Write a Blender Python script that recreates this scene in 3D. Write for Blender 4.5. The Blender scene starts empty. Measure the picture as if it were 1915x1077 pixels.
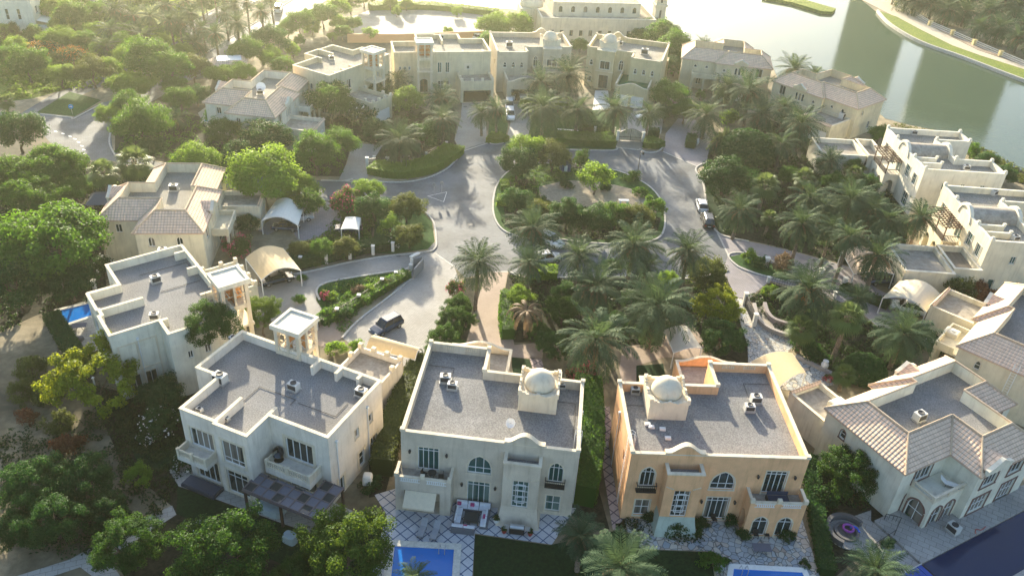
import bpy, math, random
import numpy as np
from mathutils import Matrix, Vector
R = math.radians
S = bpy.context.scene
COL = S.collection
# ---------------------------------------------------------------- camera, sky, sun, exposure
F_PX, NADX, NADY, CAM_H = 1563.37, 801.48, 2943.86, 65.77      # calibrated on the photo's right angles (1915 x 1077 px)
CX, CY = 957.5, 538.5
_d = np.array([(NADX-CX)/F_PX, (NADY-CY)/F_PX, 1.0]); _d /= np.linalg.norm(_d)
_f = np.array([0, 0, 1.0]) - _d*_d[2]; _f /= np.linalg.norm(_f)
_r = np.cross(_d, _f)
def to_world(v): return np.array([v@_r, v@_f, -(v@_d)])
ex, ey, ez = (to_world(np.array(a, float)) for a in ((1,0,0), (0,1,0), (0,0,1)))
cam = bpy.data.cameras.new('camera'); camo = bpy.data.objects.new('camera', cam); COL.objects.link(camo)
m = Matrix.Identity(4)
for i in range(3):
    m[i][0] = ex[i]; m[i][1] = -ey[i]; m[i][2] = -ez[i]
m[0][3], m[1][3], m[2][3] = 0, 0, CAM_H
camo.matrix_world = m
cam.sensor_fit = 'HORIZONTAL'; cam.sensor_width = 36; cam.lens = 36*F_PX/1915
cam.clip_start = 1; cam.clip_end = 5000
S.camera = camo
SUN_AZ, SUN_EL = -14.5, 15.0       # degrees clockwise from straight ahead (+Y); elevation
w = bpy.data.worlds.new('World'); S.world = w; w.use_nodes = True
nt = w.node_tree; bg = nt.nodes['Background']
sky = nt.nodes.new('ShaderNodeTexSky'); sky.sky_type = 'NISHITA'; sky.sun_disc = False
sky.sun_elevation = R(SUN_EL); sky.sun_rotation = R(SUN_AZ); sky.altitude = 20
sky.air_density = 1.0; sky.dust_density = 3.0; sky.ozone_density = 2.0
nt.links.new(sky.outputs[0], bg.inputs[0]); bg.inputs[1].default_value = 0.125
sl = bpy.data.lights.new('sun', 'SUN'); so = bpy.data.objects.new('sun', sl); COL.objects.link(so)
sl.energy = 5.0; sl.angle = R(0.6); sl.color = (1.0, 0.88, 0.66)
sdir = Vector((math.sin(R(SUN_AZ))*math.cos(R(SUN_EL)), math.cos(R(SUN_AZ))*math.cos(R(SUN_EL)), math.sin(R(SUN_EL))))
so.rotation_euler = sdir.to_track_quat('Z', 'Y').to_euler(); so.location = (0, 0, 120)
S.view_settings.view_transform = 'Standard'; S.view_settings.look = 'None'
S.view_settings.exposure = 1.78; S.view_settings.gamma = 1
S.cycles.max_bounces = 6; S.cycles.diffuse_bounces = 3; S.cycles.glossy_bounces = 3; S.cycles.transmission_bounces = 3
S.cycles.volume_bounces = 1; S.cycles.transparent_max_bounces = 6
S.cycles.caustics_reflective = False; S.cycles.caustics_refractive = False; S.cycles.sample_clamp_indirect = 6

def at(px, py, z=0.0):
    """the place in the world, at height z, that the photo shows at pixel (px, py)"""
    v = np.array([(px-CX)/F_PX, (py-CY)/F_PX, 1.0]); s = (CAM_H-z)/(v@_d)
    return Vector((v@_r*s, v@_f*s, z))
def depth(p):
    q = np.array([p[0], p[1], p[2]-CAM_H]); return float(q@ez)
def ats(pts, z=0.0): return [at(x, y, z) for x, y in pts]

# ---------------------------------------------------------------- materials
MATS = {}
def newmat(name):
    m = bpy.data.materials.new(name); m.use_nodes = True; MATS[name] = m
    n = m.node_tree.nodes; return m, n, m.node_tree.links, n['Principled BSDF']
def ramp(n, stops):
    r = n.new('ShaderNodeValToRGB'); e = r.color_ramp.elements
    while len(e) < len(stops): e.new(0.5)
    for k, (p, c) in enumerate(stops): e[k].position = p; e[k].color = (*c, 1)
    return r
def noise(n, l, vec, scale, detail=3, rough=.6, stretch=None):
    t = n.new('ShaderNodeTexNoise'); t.inputs['Scale'].default_value = scale; t.inputs['Detail'].default_value = detail
    t.inputs['Roughness'].default_value = rough
    if stretch:
        mp = n.new('ShaderNodeMapping'); mp.inputs['Scale'].default_value = stretch; l.new(vec, mp.inputs['Vector']); vec = mp.outputs[0]
    l.new(vec, t.inputs['Vector']); return t
def pos(n):
    v = n.new('ShaderNodeVectorMath'); v.operation = 'ADD'; v.inputs[1].default_value = (.137, .271, .373)
    v.id_data.links.new(n.new('ShaderNodeNewGeometry').outputs['Position'], v.inputs[0]); return v.outputs[0]
def mixc(n, l, fac, a, b, mode='MIX'):
    x = n.new('ShaderNodeMix'); x.data_type = 'RGBA'; x.blend_type = mode
    for k, v in ((0, fac), (6, a), (7, b)):
        if isinstance(v, (int, float)): x.inputs[k].default_value = v
        elif isinstance(v, tuple): x.inputs[k].default_value = (*v, 1)
        else: l.new(v, x.inputs[k])
    return x.outputs[2]
def bump(n, l, b, h, strength=.4, dist=.05):
    bp = n.new('ShaderNodeBump'); bp.inputs['Strength'].default_value = strength; bp.inputs['Distance'].default_value = dist
    l.new(h, bp.inputs['Height']); l.new(bp.outputs[0], b.inputs['Normal'])
def sc(c, k): return tuple(min(1, x*k) for x in c)
def plain(name, col, rough=.6, metal=0.0, spec=None):
    if name in MATS: return MATS[name]
    m, n, l, b = newmat(name)
    t = noise(n, l, pos(n), 3.0, 3)
    l.new(mixc(n, l, t.outputs[0], sc(col, .85), sc(col, 1.12)), b.inputs['Base Color'])
    b.inputs['Roughness'].default_value = rough; b.inputs['Metallic'].default_value = metal
    if spec is not None: b.inputs['Specular IOR Level'].default_value = spec
    return m
def stucco(name, col):
    if name in MATS: return MATS[name]
    m, n, l, b = newmat(name); P = pos(n)
    a = noise(n, l, P, .5, 4); c = noise(n, l, P, 2.2, 5, .65, (1, 1, .12)); d = noise(n, l, P, 14, 3)
    r1 = ramp(n, [(.3, sc(col, .82)), (.7, sc(col, 1.06))]); l.new(a.outputs[0], r1.inputs[0])
    r2 = ramp(n, [(.30, (.66, .63, .58)), (.5, (1, 1, 1))]); l.new(c.outputs[0], r2.inputs[0])
    c1 = mixc(n, l, .5, r1.outputs[0], r2.outputs[0], 'MULTIPLY')
    r3 = ramp(n, [(.3, (.86, .86, .86)), (.7, (1, 1, 1))]); l.new(d.outputs[0], r3.inputs[0])
    l.new(mixc(n, l, .6, c1, r3.outputs[0], 'MULTIPLY'), b.inputs['Base Color'])
    b.inputs['Roughness'].default_value = .92; b.inputs['Specular IOR Level'].default_value = .2
    bump(n, l, b, d.outputs[0], .25, .03); return m
def speckle(name, lo, hi, scale, patch=None, rough=.95, bumpy=.5):
    if name in MATS: return MATS[name]
    m, n, l, b = newmat(name); P = pos(n)
    t = noise(n, l, P, scale, 2, .8); r = ramp(n, [(.34, lo), (.66, hi)]); l.new(t.outputs[0], r.inputs[0]); c = r.outputs[0]
    if patch:
        q = noise(n, l, P, patch[0], 4); rr = ramp(n, [(.35, patch[1]), (.65, (1, 1, 1))]); l.new(q.outputs[0], rr.inputs[0])
        c = mixc(n, l, .8, c, rr.outputs[0], 'MULTIPLY')
    l.new(c, b.inputs['Base Color']); b.inputs['Roughness'].default_value = rough; b.inputs['Specular IOR Level'].default_value = .15
    bump(n, l, b, t.outputs[0], bumpy, .04); return m
def paver(name, a, c, mortar, w, h, rot=0.0, offset=.5, mort=.02, stain=(.75, .74, .72)):
    if name in MATS: return MATS[name]
    m, n, l, b = newmat(name); P = pos(n)
    mp = n.new('ShaderNodeMapping'); mp.inputs['Rotation'].default_value = (0, 0, R(rot)); l.new(P, mp.inputs['Vector'])
    t = n.new('ShaderNodeTexBrick'); l.new(mp.outputs[0], t.inputs['Vector'])
    t.inputs['Scale'].default_value = 1; t.inputs['Brick Width'].default_value = w; t.inputs['Row Height'].default_value = h
    t.inputs['Mortar Size'].default_value = mort; t.inputs['Color1'].default_value = (*a, 1); t.inputs['Color2'].default_value = (*c, 1)
    t.inputs['Mortar'].default_value = (*mortar, 1); t.offset = offset
    q = noise(n, l, P, .18, 5, .6); rr = ramp(n, [(.35, stain), (.62, (1, 1, 1))]); l.new(q.outputs[0], rr.inputs[0])
    q2 = noise(n, l, P, 5, 3, .7); r2 = ramp(n, [(.3, (.8, .8, .8)), (.7, (1.0, 1.0, 1.0))]); l.new(q2.outputs[0], r2.inputs[0])
    c1 = mixc(n, l, .9, t.outputs[0], rr.outputs[0], 'MULTIPLY')
    l.new(mixc(n, l, .8, c1, r2.outputs[0], 'MULTIPLY'), b.inputs['Base Color'])
    b.inputs['Roughness'].default_value = .8; b.inputs['Specular IOR Level'].default_value = .3; bump(n, l, b, t.outputs[1], .2, -.01); return m
def math_(n, l, op, a, b=None):
    x = n.new('ShaderNodeMath'); x.operation = op
    for k, v in ((0, a), (1, b)):
        if v is None: continue
        if isinstance(v, (int, float)): x.inputs[k].default_value = v
        else: l.new(v, x.inputs[k])
    return x.outputs[0]
def rooftile(name, col, dark):
    m, n, l, b = newmat(name)
    uv = n.new('ShaderNodeUVMap'); sp = n.new('ShaderNodeSeparateXYZ'); l.new(uv.outputs[0], sp.inputs[0])
    fu = math_(n, l, 'FRACT', math_(n, l, 'MULTIPLY', sp.outputs[0], 1/.42)); fv = math_(n, l, 'FRACT', math_(n, l, 'MULTIPLY', sp.outputs[1], 1/.42))
    ju = math_(n, l, 'LESS_THAN', fu, .13); jv = math_(n, l, 'LESS_THAN', fv, .2)
    j = math_(n, l, 'MAXIMUM', math_(n, l, 'MULTIPLY', ju, .5), math_(n, l, 'MULTIPLY', jv, .8))
    P = pos(n); q = noise(n, l, P, 1.2, 4); r = ramp(n, [(.3, sc(col, .84)), (.7, sc(col, 1.1))]); l.new(q.outputs[0], r.inputs[0])
    l.new(mixc(n, l, math_(n, l, 'MULTIPLY', j, .8), r.outputs[0], dark), b.inputs['Base Color'])
    hh = math_(n, l, 'ADD', math_(n, l, 'SINE', math_(n, l, 'MULTIPLY', sp.outputs[0], 2*math.pi/.42)), math_(n, l, 'MULTIPLY', fv, -1.2))
    bump(n, l, b, hh, .8, .05); b.inputs['Roughness'].default_value = .85; b.inputs['Specular IOR Level'].default_value = .2; return m
def foliage(name, dark, light, trans=.35, rnd=.35, tcol=None):
    m, n, l, b = newmat(name); out = n['Material Output']
    oi = n.new('ShaderNodeObjectInfo'); at_ = n.new('ShaderNodeAttribute'); at_.attribute_name = 'leaf'
    f = math_(n, l, 'ADD', math_(n, l, 'MULTIPLY', oi.outputs['Random'], rnd), math_(n, l, 'MULTIPLY', at_.outputs['Fac'], 1-rnd))
    c = mixc(n, l, f, dark, light)
    l.new(c, b.inputs['Base Color']); b.inputs['Roughness'].default_value = .6; b.inputs['Specular IOR Level'].default_value = .12
    tr = n.new('ShaderNodeBsdfTranslucent'); l.new(mixc(n, l, .6, c, tcol or sc(light, 2.2)), tr.inputs[0])
    ms = n.new('ShaderNodeMixShader'); ms.inputs[0].default_value = trans
    l.new(b.outputs[0], ms.inputs[1]); l.new(tr.outputs[0], ms.inputs[2]); l.new(ms.outputs[0], out.inputs['Surface']); return m
def glass(name, col):
    m, n, l, b = newmat(name); q = noise(n, l, pos(n), .8, 2)
    l.new(mixc(n, l, q.outputs[0], sc(col, .6), sc(col, 1.3)), b.inputs['Base Color'])
    b.inputs['Roughness'].default_value = .06; b.inputs['Specular IOR Level'].default_value = .6; return m
def water(name, col, rough, wave, strength):
    m, n, l, b = newmat(name); P = pos(n)
    q = noise(n, l, P, .05, 3); l.new(mixc(n, l, q.outputs[0], sc(col, .8), sc(col, 1.2)), b.inputs['Base Color'])
    b.inputs['Roughness'].default_value = rough; b.inputs['IOR'].default_value = 1.33
    t = noise(n, l, P, wave, 3, .6, (1, 2.2, 1)); bump(n, l, b, t.outputs[0], strength, .1); return m

glass('window_glass', (.012, .03, .032)); glass('teal_glass', (.008, .075, .07)); glass('car_glass', (.01, .012, .016))
def curtain(name, col, cur):
    m, n, l, b = newmat(name); P = pos(n); sp = n.new('ShaderNodeSeparateXYZ'); l.new(P, sp.inputs[0]); q = noise(n, l, P, 1.1, 1, .5, (1, 1, .02)); r = ramp(n, [(.44, col), (.5, sc(cur, .7)), (.56, cur)]); l.new(q.outputs[0], r.inputs[0])
    l.new(r.outputs[0], b.inputs['Base Color']); b.inputs['Roughness'].default_value = .08; b.inputs['Specular IOR Level'].default_value = .6
curtain('curtained_glass', (.012, .03, .032), (.20, .18, .15)); curtain('curtained_teal_glass', (.008, .075, .07), (.10, .17, .15))
white = plain('white_frame', (.72, .72, .70), .5); dark_frame = plain('brown_frame', (.10, .045, .035), .6)
gravel = speckle('roof_gravel', (.155, .155, .155), (.32, .315, .305), 7, (.16, (.68, .67, .66)))
gravel_b = speckle('roof_gravel_sandy', (.15, .145, .13), (.46, .43, .37), 9, (.35, (.75, .74, .7)))
screed = speckle('terrace_screed', (.30, .27, .23), (.44, .40, .34), 1.3, (.4, (.75, .73, .7)))
tile_a = rooftile('roof_tiles', (.79, .58, .42), (.26, .16, .11))
coping_m = stucco('coping_cream', (.74, .65, .49))
concrete = speckle('kerb_concrete', (.40, .38, .34), (.58, .55, .50), 3)
wood_dark = plain('dark_wood', (.06, .032, .024), .7); iron = plain('black_iron', (.012, .013, .016), .5)
white_mat = plain('white_paint', (.78, .77, .73), .5); metal = plain('galvanised_metal', (.48, .48, .47), .45, .6)
canvas_cream = plain('cream_canvas', (.70, .60, .43), .9); canvas_tan = plain('tan_canvas', (.60, .46, .26), .9)
acm = plain('ac_casing', (.55, .54, .50), .6); dark_grill = plain('dark_grille', (.03, .03, .033), .7)
bark = speckle('bark', (.07, .05, .035), (.16, .12, .085), 4); palm_bark = speckle('palm_bark', (.10, .075, .055), (.26, .20, .15), 5)

# ---------------------------------------------------------------- mesh builder and object helpers
class MB:
    def __init__(s): s.v = []; s.f = []; s.uv = {}
    def face(s, pts, uv=None):
        i = len(s.v); s.v += [tuple(p) for p in pts]; s.f.append(tuple(range(i, i+len(pts))))
        if uv: s.uv[len(s.f)-1] = uv
        return s
    def box(s, x0, x1, y0, y1, z0, z1, fr=None):
        c = [(x0,y0,z0),(x1,y0,z0),(x1,y1,z0),(x0,y1,z0),(x0,y0,z1),(x1,y0,z1),(x1,y1,z1),(x0,y1,z1)]
        if fr: c = [fr(*p) for p in c]
        i = len(s.v); s.v += c
        s.f += [tuple(i+k for k in q) for q in ((0,3,2,1),(4,5,6,7),(0,1,5,4),(1,2,6,5),(2,3,7,6),(3,0,4,7))]; return s
    def prism(s, poly, z0, z1, bottom=True):
        n = len(poly); i = len(s.v); s.v += [(p[0],p[1],z0) for p in poly]+[(p[0],p[1],z1) for p in poly]
        s.f.append(tuple(range(i+n, i+2*n)))
        if bottom: s.f.append(tuple(range(i+n-1, i-1, -1)))
        for k in range(n): j = (k+1) % n; s.f.append((i+k, i+j, i+n+j, i+n+k))
        return s
    def loft(s, rings, closed=True, cap=False):
        i = len(s.v); n = len(rings[0])
        for r in rings: s.v += [tuple(p) for p in r]
        for a in range(len(rings)-1):
            for k in range(n if closed else n-1):
                j = (k+1) % n; s.f.append((i+a*n+k, i+a*n+j, i+(a+1)*n+j, i+(a+1)*n+k))
        if cap: s.f.append(tuple(i+n-1-k for k in range(n))); s.f.append(tuple(i+(len(rings)-1)*n+k for k in range(n)))
        return s
    def tube(s, p0, p1, r0, r1=None, n=6):
        r1 = r0 if r1 is None else r1; a, b = Vector(p0), Vector(p1); d = (b-a).normalized()
        u = d.orthogonal().normalized(); w_ = d.cross(u)
        return s.loft([[tuple(c+(u*math.cos(t)+w_*math.sin(t))*r) for t in [2*math.pi*k/n for k in range(n)]] for c, r in ((a, r0), (b, r1))], cap=True)
    def path(s, pts, r, n=6):
        for a, b in zip(pts, pts[1:]): s.tube(a, b, r, r, n)
        return s
    def lathe(s, cx, cy, prof, n=20):
        return s.loft([[(cx+r*math.cos(2*math.pi*k/n), cy+r*math.sin(2*math.pi*k/n), z) for k in range(n)] for r, z in prof], cap=True)
    def build(s, name, mat, parent=None, mx=1, smooth=False, recalc=True):
        me = bpy.data.meshes.new(name)
        v = s.v if mx == 1 else [(-p[0], p[1], p[2]) for p in s.v]
        f = s.f if mx == 1 else [q[::-1] for q in s.f]
        me.from_pydata(v, [], f)
        if s.uv:
            lay = me.uv_layers.new(name='UVMap')
            for fi, uv in s.uv.items():
                u = uv if mx == 1 else uv[::-1]
                for k, li in enumerate(me.polygons[fi].loop_indices): lay.data[li].uv = u[k]
        if smooth: me.polygons.foreach_set('use_smooth', [True]*len(me.polygons))
        me.materials.append(mat if not isinstance(mat, str) else MATS[mat]); me.update()
        o = bpy.data.objects.new(name, me); COL.objects.link(o)
        if parent: o.parent = parent
        return o
def tag(o, label=None, cat=None, group=None, kind=None):
    if label: o['label'] = label
    if cat: o['category'] = cat
    if group: o['group'] = group
    if kind: o['kind'] = kind
    return o
def empty(name, loc, rz=0.0, label=None, cat=None, group=None):
    o = bpy.data.objects.new(name, None); COL.objects.link(o); o.location = loc; o.rotation_euler = (0, 0, rz); o.empty_display_size = .3
    return tag(o, label, cat, group)
def area2(p): return sum(a[0]*b[1]-b[0]*a[1] for a, b in zip(p, p[1:]+p[:1]))
def ccw(p): p = [(q[0], q[1]) for q in p]; return p if area2(p) > 0 else p[::-1]
def inset(poly, d):
    """mitred inward offset of a CCW polygon (d may be a list, one per edge)"""
    n = len(poly); ds = d if isinstance(d, (list, tuple)) else [d]*n; L = []
    for k in range(n):
        a, b = Vector(poly[k][:2]), Vector(poly[(k+1) % n][:2]); u = (b-a).normalized(); nn = Vector((-u.y, u.x)); L.append((a+nn*ds[k], u))
    out = []
    for k in range(n):
        (a, u), (b, v) = L[k-1], L[k]; c = u.x*v.y-u.y*v.x
        out.append(tuple(b) if abs(c) < 1e-4 else tuple(a+u*(((b-a).x*v.y-(b-a).y*v.x)/c)))
    return out
def sheet(name, px, z, mat, kind='structure', label=None, cat=None, world=False):
    p = [Vector((q[0], q[1], z)) for q in px] if world else ats(px, 0)
    p = ccw(p); mb = MB(); mb.face([(x, y, z) for x, y in p]); o = mb.build(name, mat)
    return tag(o, label, cat, None, kind)
def smoothline(pts, n=4, closed=False):
    P = [Vector(p) for p in pts]; out = []; N = len(P)
    g = (lambda i: P[i % N]) if closed else (lambda i: P[max(0, min(N-1, i))])
    for i in range(N if closed else N-1):
        a, b, c, d = g(i-1), g(i), g(i+1), g(i+2)
        for k in range(n):
            t = k/n; out.append(.5*((2*b)+(c-a)*t+(2*a-5*b+4*c-d)*t*t+(3*b-a-3*c+d)*t**3))
    if not closed: out.append(P[-1])
    return out
def ribbon(mb, pts, w0, w1, z0, z1, closed=False):
    """wall of rectangular section along a line: w0/w1 offsets to the left, z0..z1"""
    n = len(pts); rings = []
    for i in range(n):
        a = Vector(pts[i-1] if (i or closed) else pts[0]); b = Vector(pts[(i+1) % n] if (i < n-1 or closed) else pts[-1])
        t = (b-a); t.z = 0; t.normalize(); l = Vector((-t.y, t.x, 0)); p = Vector(pts[i])
        rings.append([(p+l*w0)+Vector((0,0,z0)), (p+l*w1)+Vector((0,0,z0)), (p+l*w1)+Vector((0,0,z1)), (p+l*w0)+Vector((0,0,z1))])
    if closed: rings.append(rings[0])
    return mb.loft(rings, cap=not closed)
# ---------------------------------------------------------------- ground, roads, water
soil, n_, l_, b_ = newmat('sandy_ground'); P_ = pos(n_)
t1 = noise(n_, l_, P_, .06, 5, .65); t2 = noise(n_, l_, P_, 1.3, 4, .7)
r1 = ramp(n_, [(.38, (.07, .065, .04)), (.5, (.20, .165, .10)), (.64, (.42, .35, .23))]); l_.new(t1.outputs[0], r1.inputs[0])
r2 = ramp(n_, [(.3, (.6, .58, .55)), (.6, (1, 1, 1))]); l_.new(t2.outputs[0], r2.inputs[0])
l_.new(mixc(n_, l_, .8, r1.outputs[0], r2.outputs[0], 'MULTIPLY'), b_.inputs['Base Color']); b_.inputs['Roughness'].default_value = .95; bump(n_, l_, b_, t2.outputs[0], .4, .1)
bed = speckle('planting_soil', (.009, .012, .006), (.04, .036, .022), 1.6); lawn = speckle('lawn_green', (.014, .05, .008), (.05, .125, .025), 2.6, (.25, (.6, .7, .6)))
lawn_d = speckle('lawn_deep', (.005, .020, .007), (.014, .045, .012), 3, (.2, (.7, .8, .7)))
reed = speckle('bank_grass', (.08, .13, .015), (.24, .26, .04), 1.8, (.12, (.55, .7, .6)))
asph = paver('road_pavers', (.165, .18, .195), (.21, .225, .24), (.11, .115, .12), .42, .21, 20, stain=(.55, .55, .56))
drive = paver('drive_pavers', (.34, .33, .31), (.40, .385, .355), (.23, .22, .21), .4, .2, -25)
pink = paver('brick_lane', (.42, .32, .25), (.48, .37, .29), (.30, .23, .18), .3, .15, 10)
mauve = paver('mauve_pavers', (.30, .28, .30), (.35, .32, .33), (.2, .18, .2), .5, .25, 30)
deckp = paver('deck_slabs', (.34, .33, .31), (.42, .40, .37), (.17, .16, .155), 1.1, .7, 30)
diam = paver('diamond_tiles', (.55, .57, .60), (.62, .63, .65), (.11, .15, .24), .95, .95, 45-4, 0, .06)
diam2 = paver('rose_diamond_tiles', (.42, .33, .30), (.5, .4, .36), (.13, .10, .12), .95, .95, 45, 0, .07)
slab = paver('stone_slabs', (.42, .41, .37), (.5, .48, .43), (.25, .24, .22), 1.0, .6, -22)
m_, n_, l_, b_ = newmat('crazy_paving'); v_ = n_.new('ShaderNodeTexVoronoi'); v_.inputs['Scale'].default_value = 1.15; v_.inputs['Randomness'].default_value = 1; nn_ = noise(n_, l_, pos(n_), .9, 2)
l_.new(mixc(n_, l_, .2, pos(n_), nn_.outputs[1], 'ADD'), v_.inputs['Vector']); v2_ = n_.new('ShaderNodeTexVoronoi'); v2_.feature = 'DISTANCE_TO_EDGE'; v2_.inputs['Scale'].default_value = 1.15; l_.new(mixc(n_, l_, .2, pos(n_), nn_.outputs[1], 'ADD'), v2_.inputs['Vector'])
rr_ = ramp(n_, [(0, (.36, .26, .2)), (.3, (.55, .5, .42)), (.6, (.30, .33, .36)), (1, (.62, .6, .55))]); l_.new(v_.outputs['Color'], rr_.inputs[0]); e_ = ramp(n_, [(.02, (.3, .3, .3)), (.07, (1, 1, 1))]); l_.new(v2_.outputs[0], e_.inputs[0])
l_.new(mixc(n_, l_, 1, rr_.outputs[0], e_.outputs[0], 'MULTIPLY'), b_.inputs['Base Color']); b_.inputs['Roughness'].default_value = .8
v_.inputs['Scale'].default_value = 1.7; v2_.inputs['Scale'].default_value = 1.7
lake_m = water('lake_water', (.055, .082, .052), .07, 1.1, .10); pool_m = water('pool_water', (.012, .16, .52), .05, 2.2, .08); pool_d = water('deep_pool_water', (.002, .017, .065), .05, 1.5, .06); pool_t = water('turquoise_pool', (.05, .30, .42), .05, 2, .08)
g = MB(); g.face([(-1000,-60,0),(1000,-60,0),(1000,1500,0),(-1000,1500,0)]); tag(g.build('ground', soil), kind='structure')
LAKE = [(770,-6),(860,11),(985,20),(1180,22),(1215,34),(1245,44),(1282,80),(1296,100),(1440,112),(1455,150),(1600,172),(1655,222),(1700,234),(1790,252),(1820,270),(1870,302),(1915,322),(2250,470),(2600,520),(2500,330),(2200,255),(1915,155),(1800,111),(1720,82),(1665,50),(1640,24),(1605,-4),(1560,-60),(1400,-140),(1000,-120),(700,-60)]
sheet('lake_water', LAKE, .03, lake_m)
def zsheet(name, px, z, mat):
    p = ccw(ats(px)); mb = MB(); mb.face([(x, y, z) for x, y in p]); return tag(mb.build(name, mat), kind='structure')
ROAD = [(602,338),(640,339),(690,341),(740,342),(790,336),(830,320),(853,300),(862,284),(880,275),(912,267),(945,267),(985,265),(1050,279),(1145,281),(1152,276),(1196,281),(1240,284),(1275,297),(1303,311),(1301,320),(1312,336),(1317,360),(1322,400),(1342,436),(1362,477),(1352,505),(1290,520),(1200,516),(1000,520),(950,508),(915,508),(870,520),(850,499),(815,475),(800,466),(815,452),(810,415),(790,393),(765,380),(700,371),(640,376),(600,374),(430,352),(300,324),(205,300),(150,300),(95,268),(70,240),(40,232),(0,235),(-60,230),(-60,205),(0,210),(68,214),(135,221),(190,194),(260,170),(330,140),(385,100),(460,55),(530,12),(580,-20),(660,-70),(700,-70),(620,-5),(580,22),(540,45),(470,87),(395,128),(330,165),(240,215),(207,250),(212,285),(300,304),(430,328)]
zsheet('road', ROAD, .012, asph)
zsheet('carriageway', [(445,0),(500,-40),(560,-40),(481,2),(419,39),(366,71),(260,130),(150,180),(68,214),(40,212),(100,176),(170,150),(287,81),(355,45),(400,19)], .012, asph)
for nm, px, mat in (
    ('driveway', [(575,378),(605,370),(640,402),(632,440),(600,442),(560,452),(538,420),(500,440),(480,430),(540,385)], mauve),
    ('driveway', [(660,268),(716,272),(692,310),(686,338),(634,336),(648,306)], drive),
    ('driveway', [(850,499),(815,472),(720,480),(650,492),(590,506),(500,524),(470,545),(470,595),(560,610),(604,582),(590,560),(600,535),(640,524),(775,502),(722,560),(670,600),(640,632),(690,668),(775,690),(800,645),(830,580),(860,530)], drive),
    ('brick_path', [(915,509),(950,509),(938,560),(962,645),(1018,640),(1014,672),(960,668),(870,650),(890,575),(904,525)], pink),
    ('brick_path', [(1165,648),(1205,644),(1232,648),(1252,618),(1290,600),(1318,640),(1310,672),(1245,668),(1190,684),(1192,730),(1165,730),(1158,690)], pink),
    ('cobbled_drive', [(1378,556),(1400,560),(1422,602),(1466,626),(1490,640),(1470,662),(1505,668),(1545,692),(1560,720),(1480,730),(1400,720),(1398,640),(1384,600)], MATS['crazy_paving']),
    ('driveway', [(1342,436),(1400,452),(1440,460),(1510,478),(1590,500),(1640,540),(1700,570),(1690,620),(1640,610),(1600,575),(1520,545),(1440,525),(1412,548),(1398,562),(1376,556),(1352,505),(1362,477)], mauve),
    ('driveway', [(862,284),(850,262),(862,220),(866,165),(906,163),(908,220),(911,267),(880,275)], drive),
    ('driveway', [(945,267),(955,230),(948,195),(1000,195),(994,235),(985,265)], drive),
    ('driveway', [(1152,276),(1162,240),(1188,200),(1245,205),(1236,250),(1198,281)], drive),
    ('driveway', [(1240,284),(1245,250),(1268,222),(1300,225),(1330,262),(1322,300),(1303,311),(1275,297)], mauve),
    ('car_park', [(648,36),(690,20),(935,18),(920,62),(660,66)], drive),
    ('entrance_path', [(1113,170),(1137,170),(1142,206),(1108,206)], white_mat),
    ('stone_path', [(990,668),(1012,670),(1022,704),(1012,716),(996,690)], diam2),
    ('garden_path', [(560,612),(604,582),(622,590),(640,632),(610,650),(575,640)], pink),
    ('side_path', [(1118,760),(1140,760),(1150,860),(1172,990),(1146,990),(1128,880)], diam2),
    ('footpath', [(30,1077),(130,1046),(290,958),(322,945),(330,962),(235,1022),(200,1040),(225,1077),(190,1090),(150,1060),(60,1090)], slab),
    ('promenade', [(1612,0),(1590,-20),(1640,-20),(1690,18),(1760,60),(1830,95),(1930,128),(2200,215),(2210,236),(1915,141),(1800,98),(1722,60),(1680,35)], speckle('promenade_paving', (.42, .36, .28), (.55, .48, .38), 2)),
    ('footpath', [(1690,14),(1760,54),(1830,88),(1930,120),(2200,200),(2205,214),(1930,127),(1830,94),(1760,59)], pink)):
    zsheet(nm, px, .02, mat)
for nm, px, mat in (
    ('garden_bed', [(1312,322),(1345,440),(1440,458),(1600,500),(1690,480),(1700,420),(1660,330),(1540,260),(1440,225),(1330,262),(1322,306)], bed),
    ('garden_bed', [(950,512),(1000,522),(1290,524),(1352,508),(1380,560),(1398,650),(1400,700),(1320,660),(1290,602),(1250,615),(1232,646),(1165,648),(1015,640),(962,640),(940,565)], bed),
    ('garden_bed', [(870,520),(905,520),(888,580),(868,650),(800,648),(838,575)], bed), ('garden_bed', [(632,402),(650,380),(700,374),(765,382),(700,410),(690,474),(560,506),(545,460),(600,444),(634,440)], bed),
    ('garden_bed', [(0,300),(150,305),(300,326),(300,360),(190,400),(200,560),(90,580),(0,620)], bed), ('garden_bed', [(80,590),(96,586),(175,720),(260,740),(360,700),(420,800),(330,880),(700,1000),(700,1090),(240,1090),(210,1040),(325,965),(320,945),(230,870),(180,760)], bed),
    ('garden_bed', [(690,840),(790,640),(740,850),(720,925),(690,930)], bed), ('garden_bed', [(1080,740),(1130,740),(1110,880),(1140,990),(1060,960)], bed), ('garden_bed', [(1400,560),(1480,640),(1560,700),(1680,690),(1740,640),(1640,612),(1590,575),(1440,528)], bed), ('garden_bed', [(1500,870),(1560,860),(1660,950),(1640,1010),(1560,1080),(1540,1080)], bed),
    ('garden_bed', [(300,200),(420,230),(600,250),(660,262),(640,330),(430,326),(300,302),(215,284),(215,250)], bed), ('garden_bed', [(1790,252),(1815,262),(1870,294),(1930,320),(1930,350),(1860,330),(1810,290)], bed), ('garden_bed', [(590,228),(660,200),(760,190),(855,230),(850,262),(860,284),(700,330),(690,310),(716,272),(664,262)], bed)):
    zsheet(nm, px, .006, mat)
zsheet('meadow', [(-60,200),(0,192),(60,185),(150,160),(287,78),(355,42),(445,-4),(470,-40),(300,-160),(-200,-60)], .004, reed)
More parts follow.
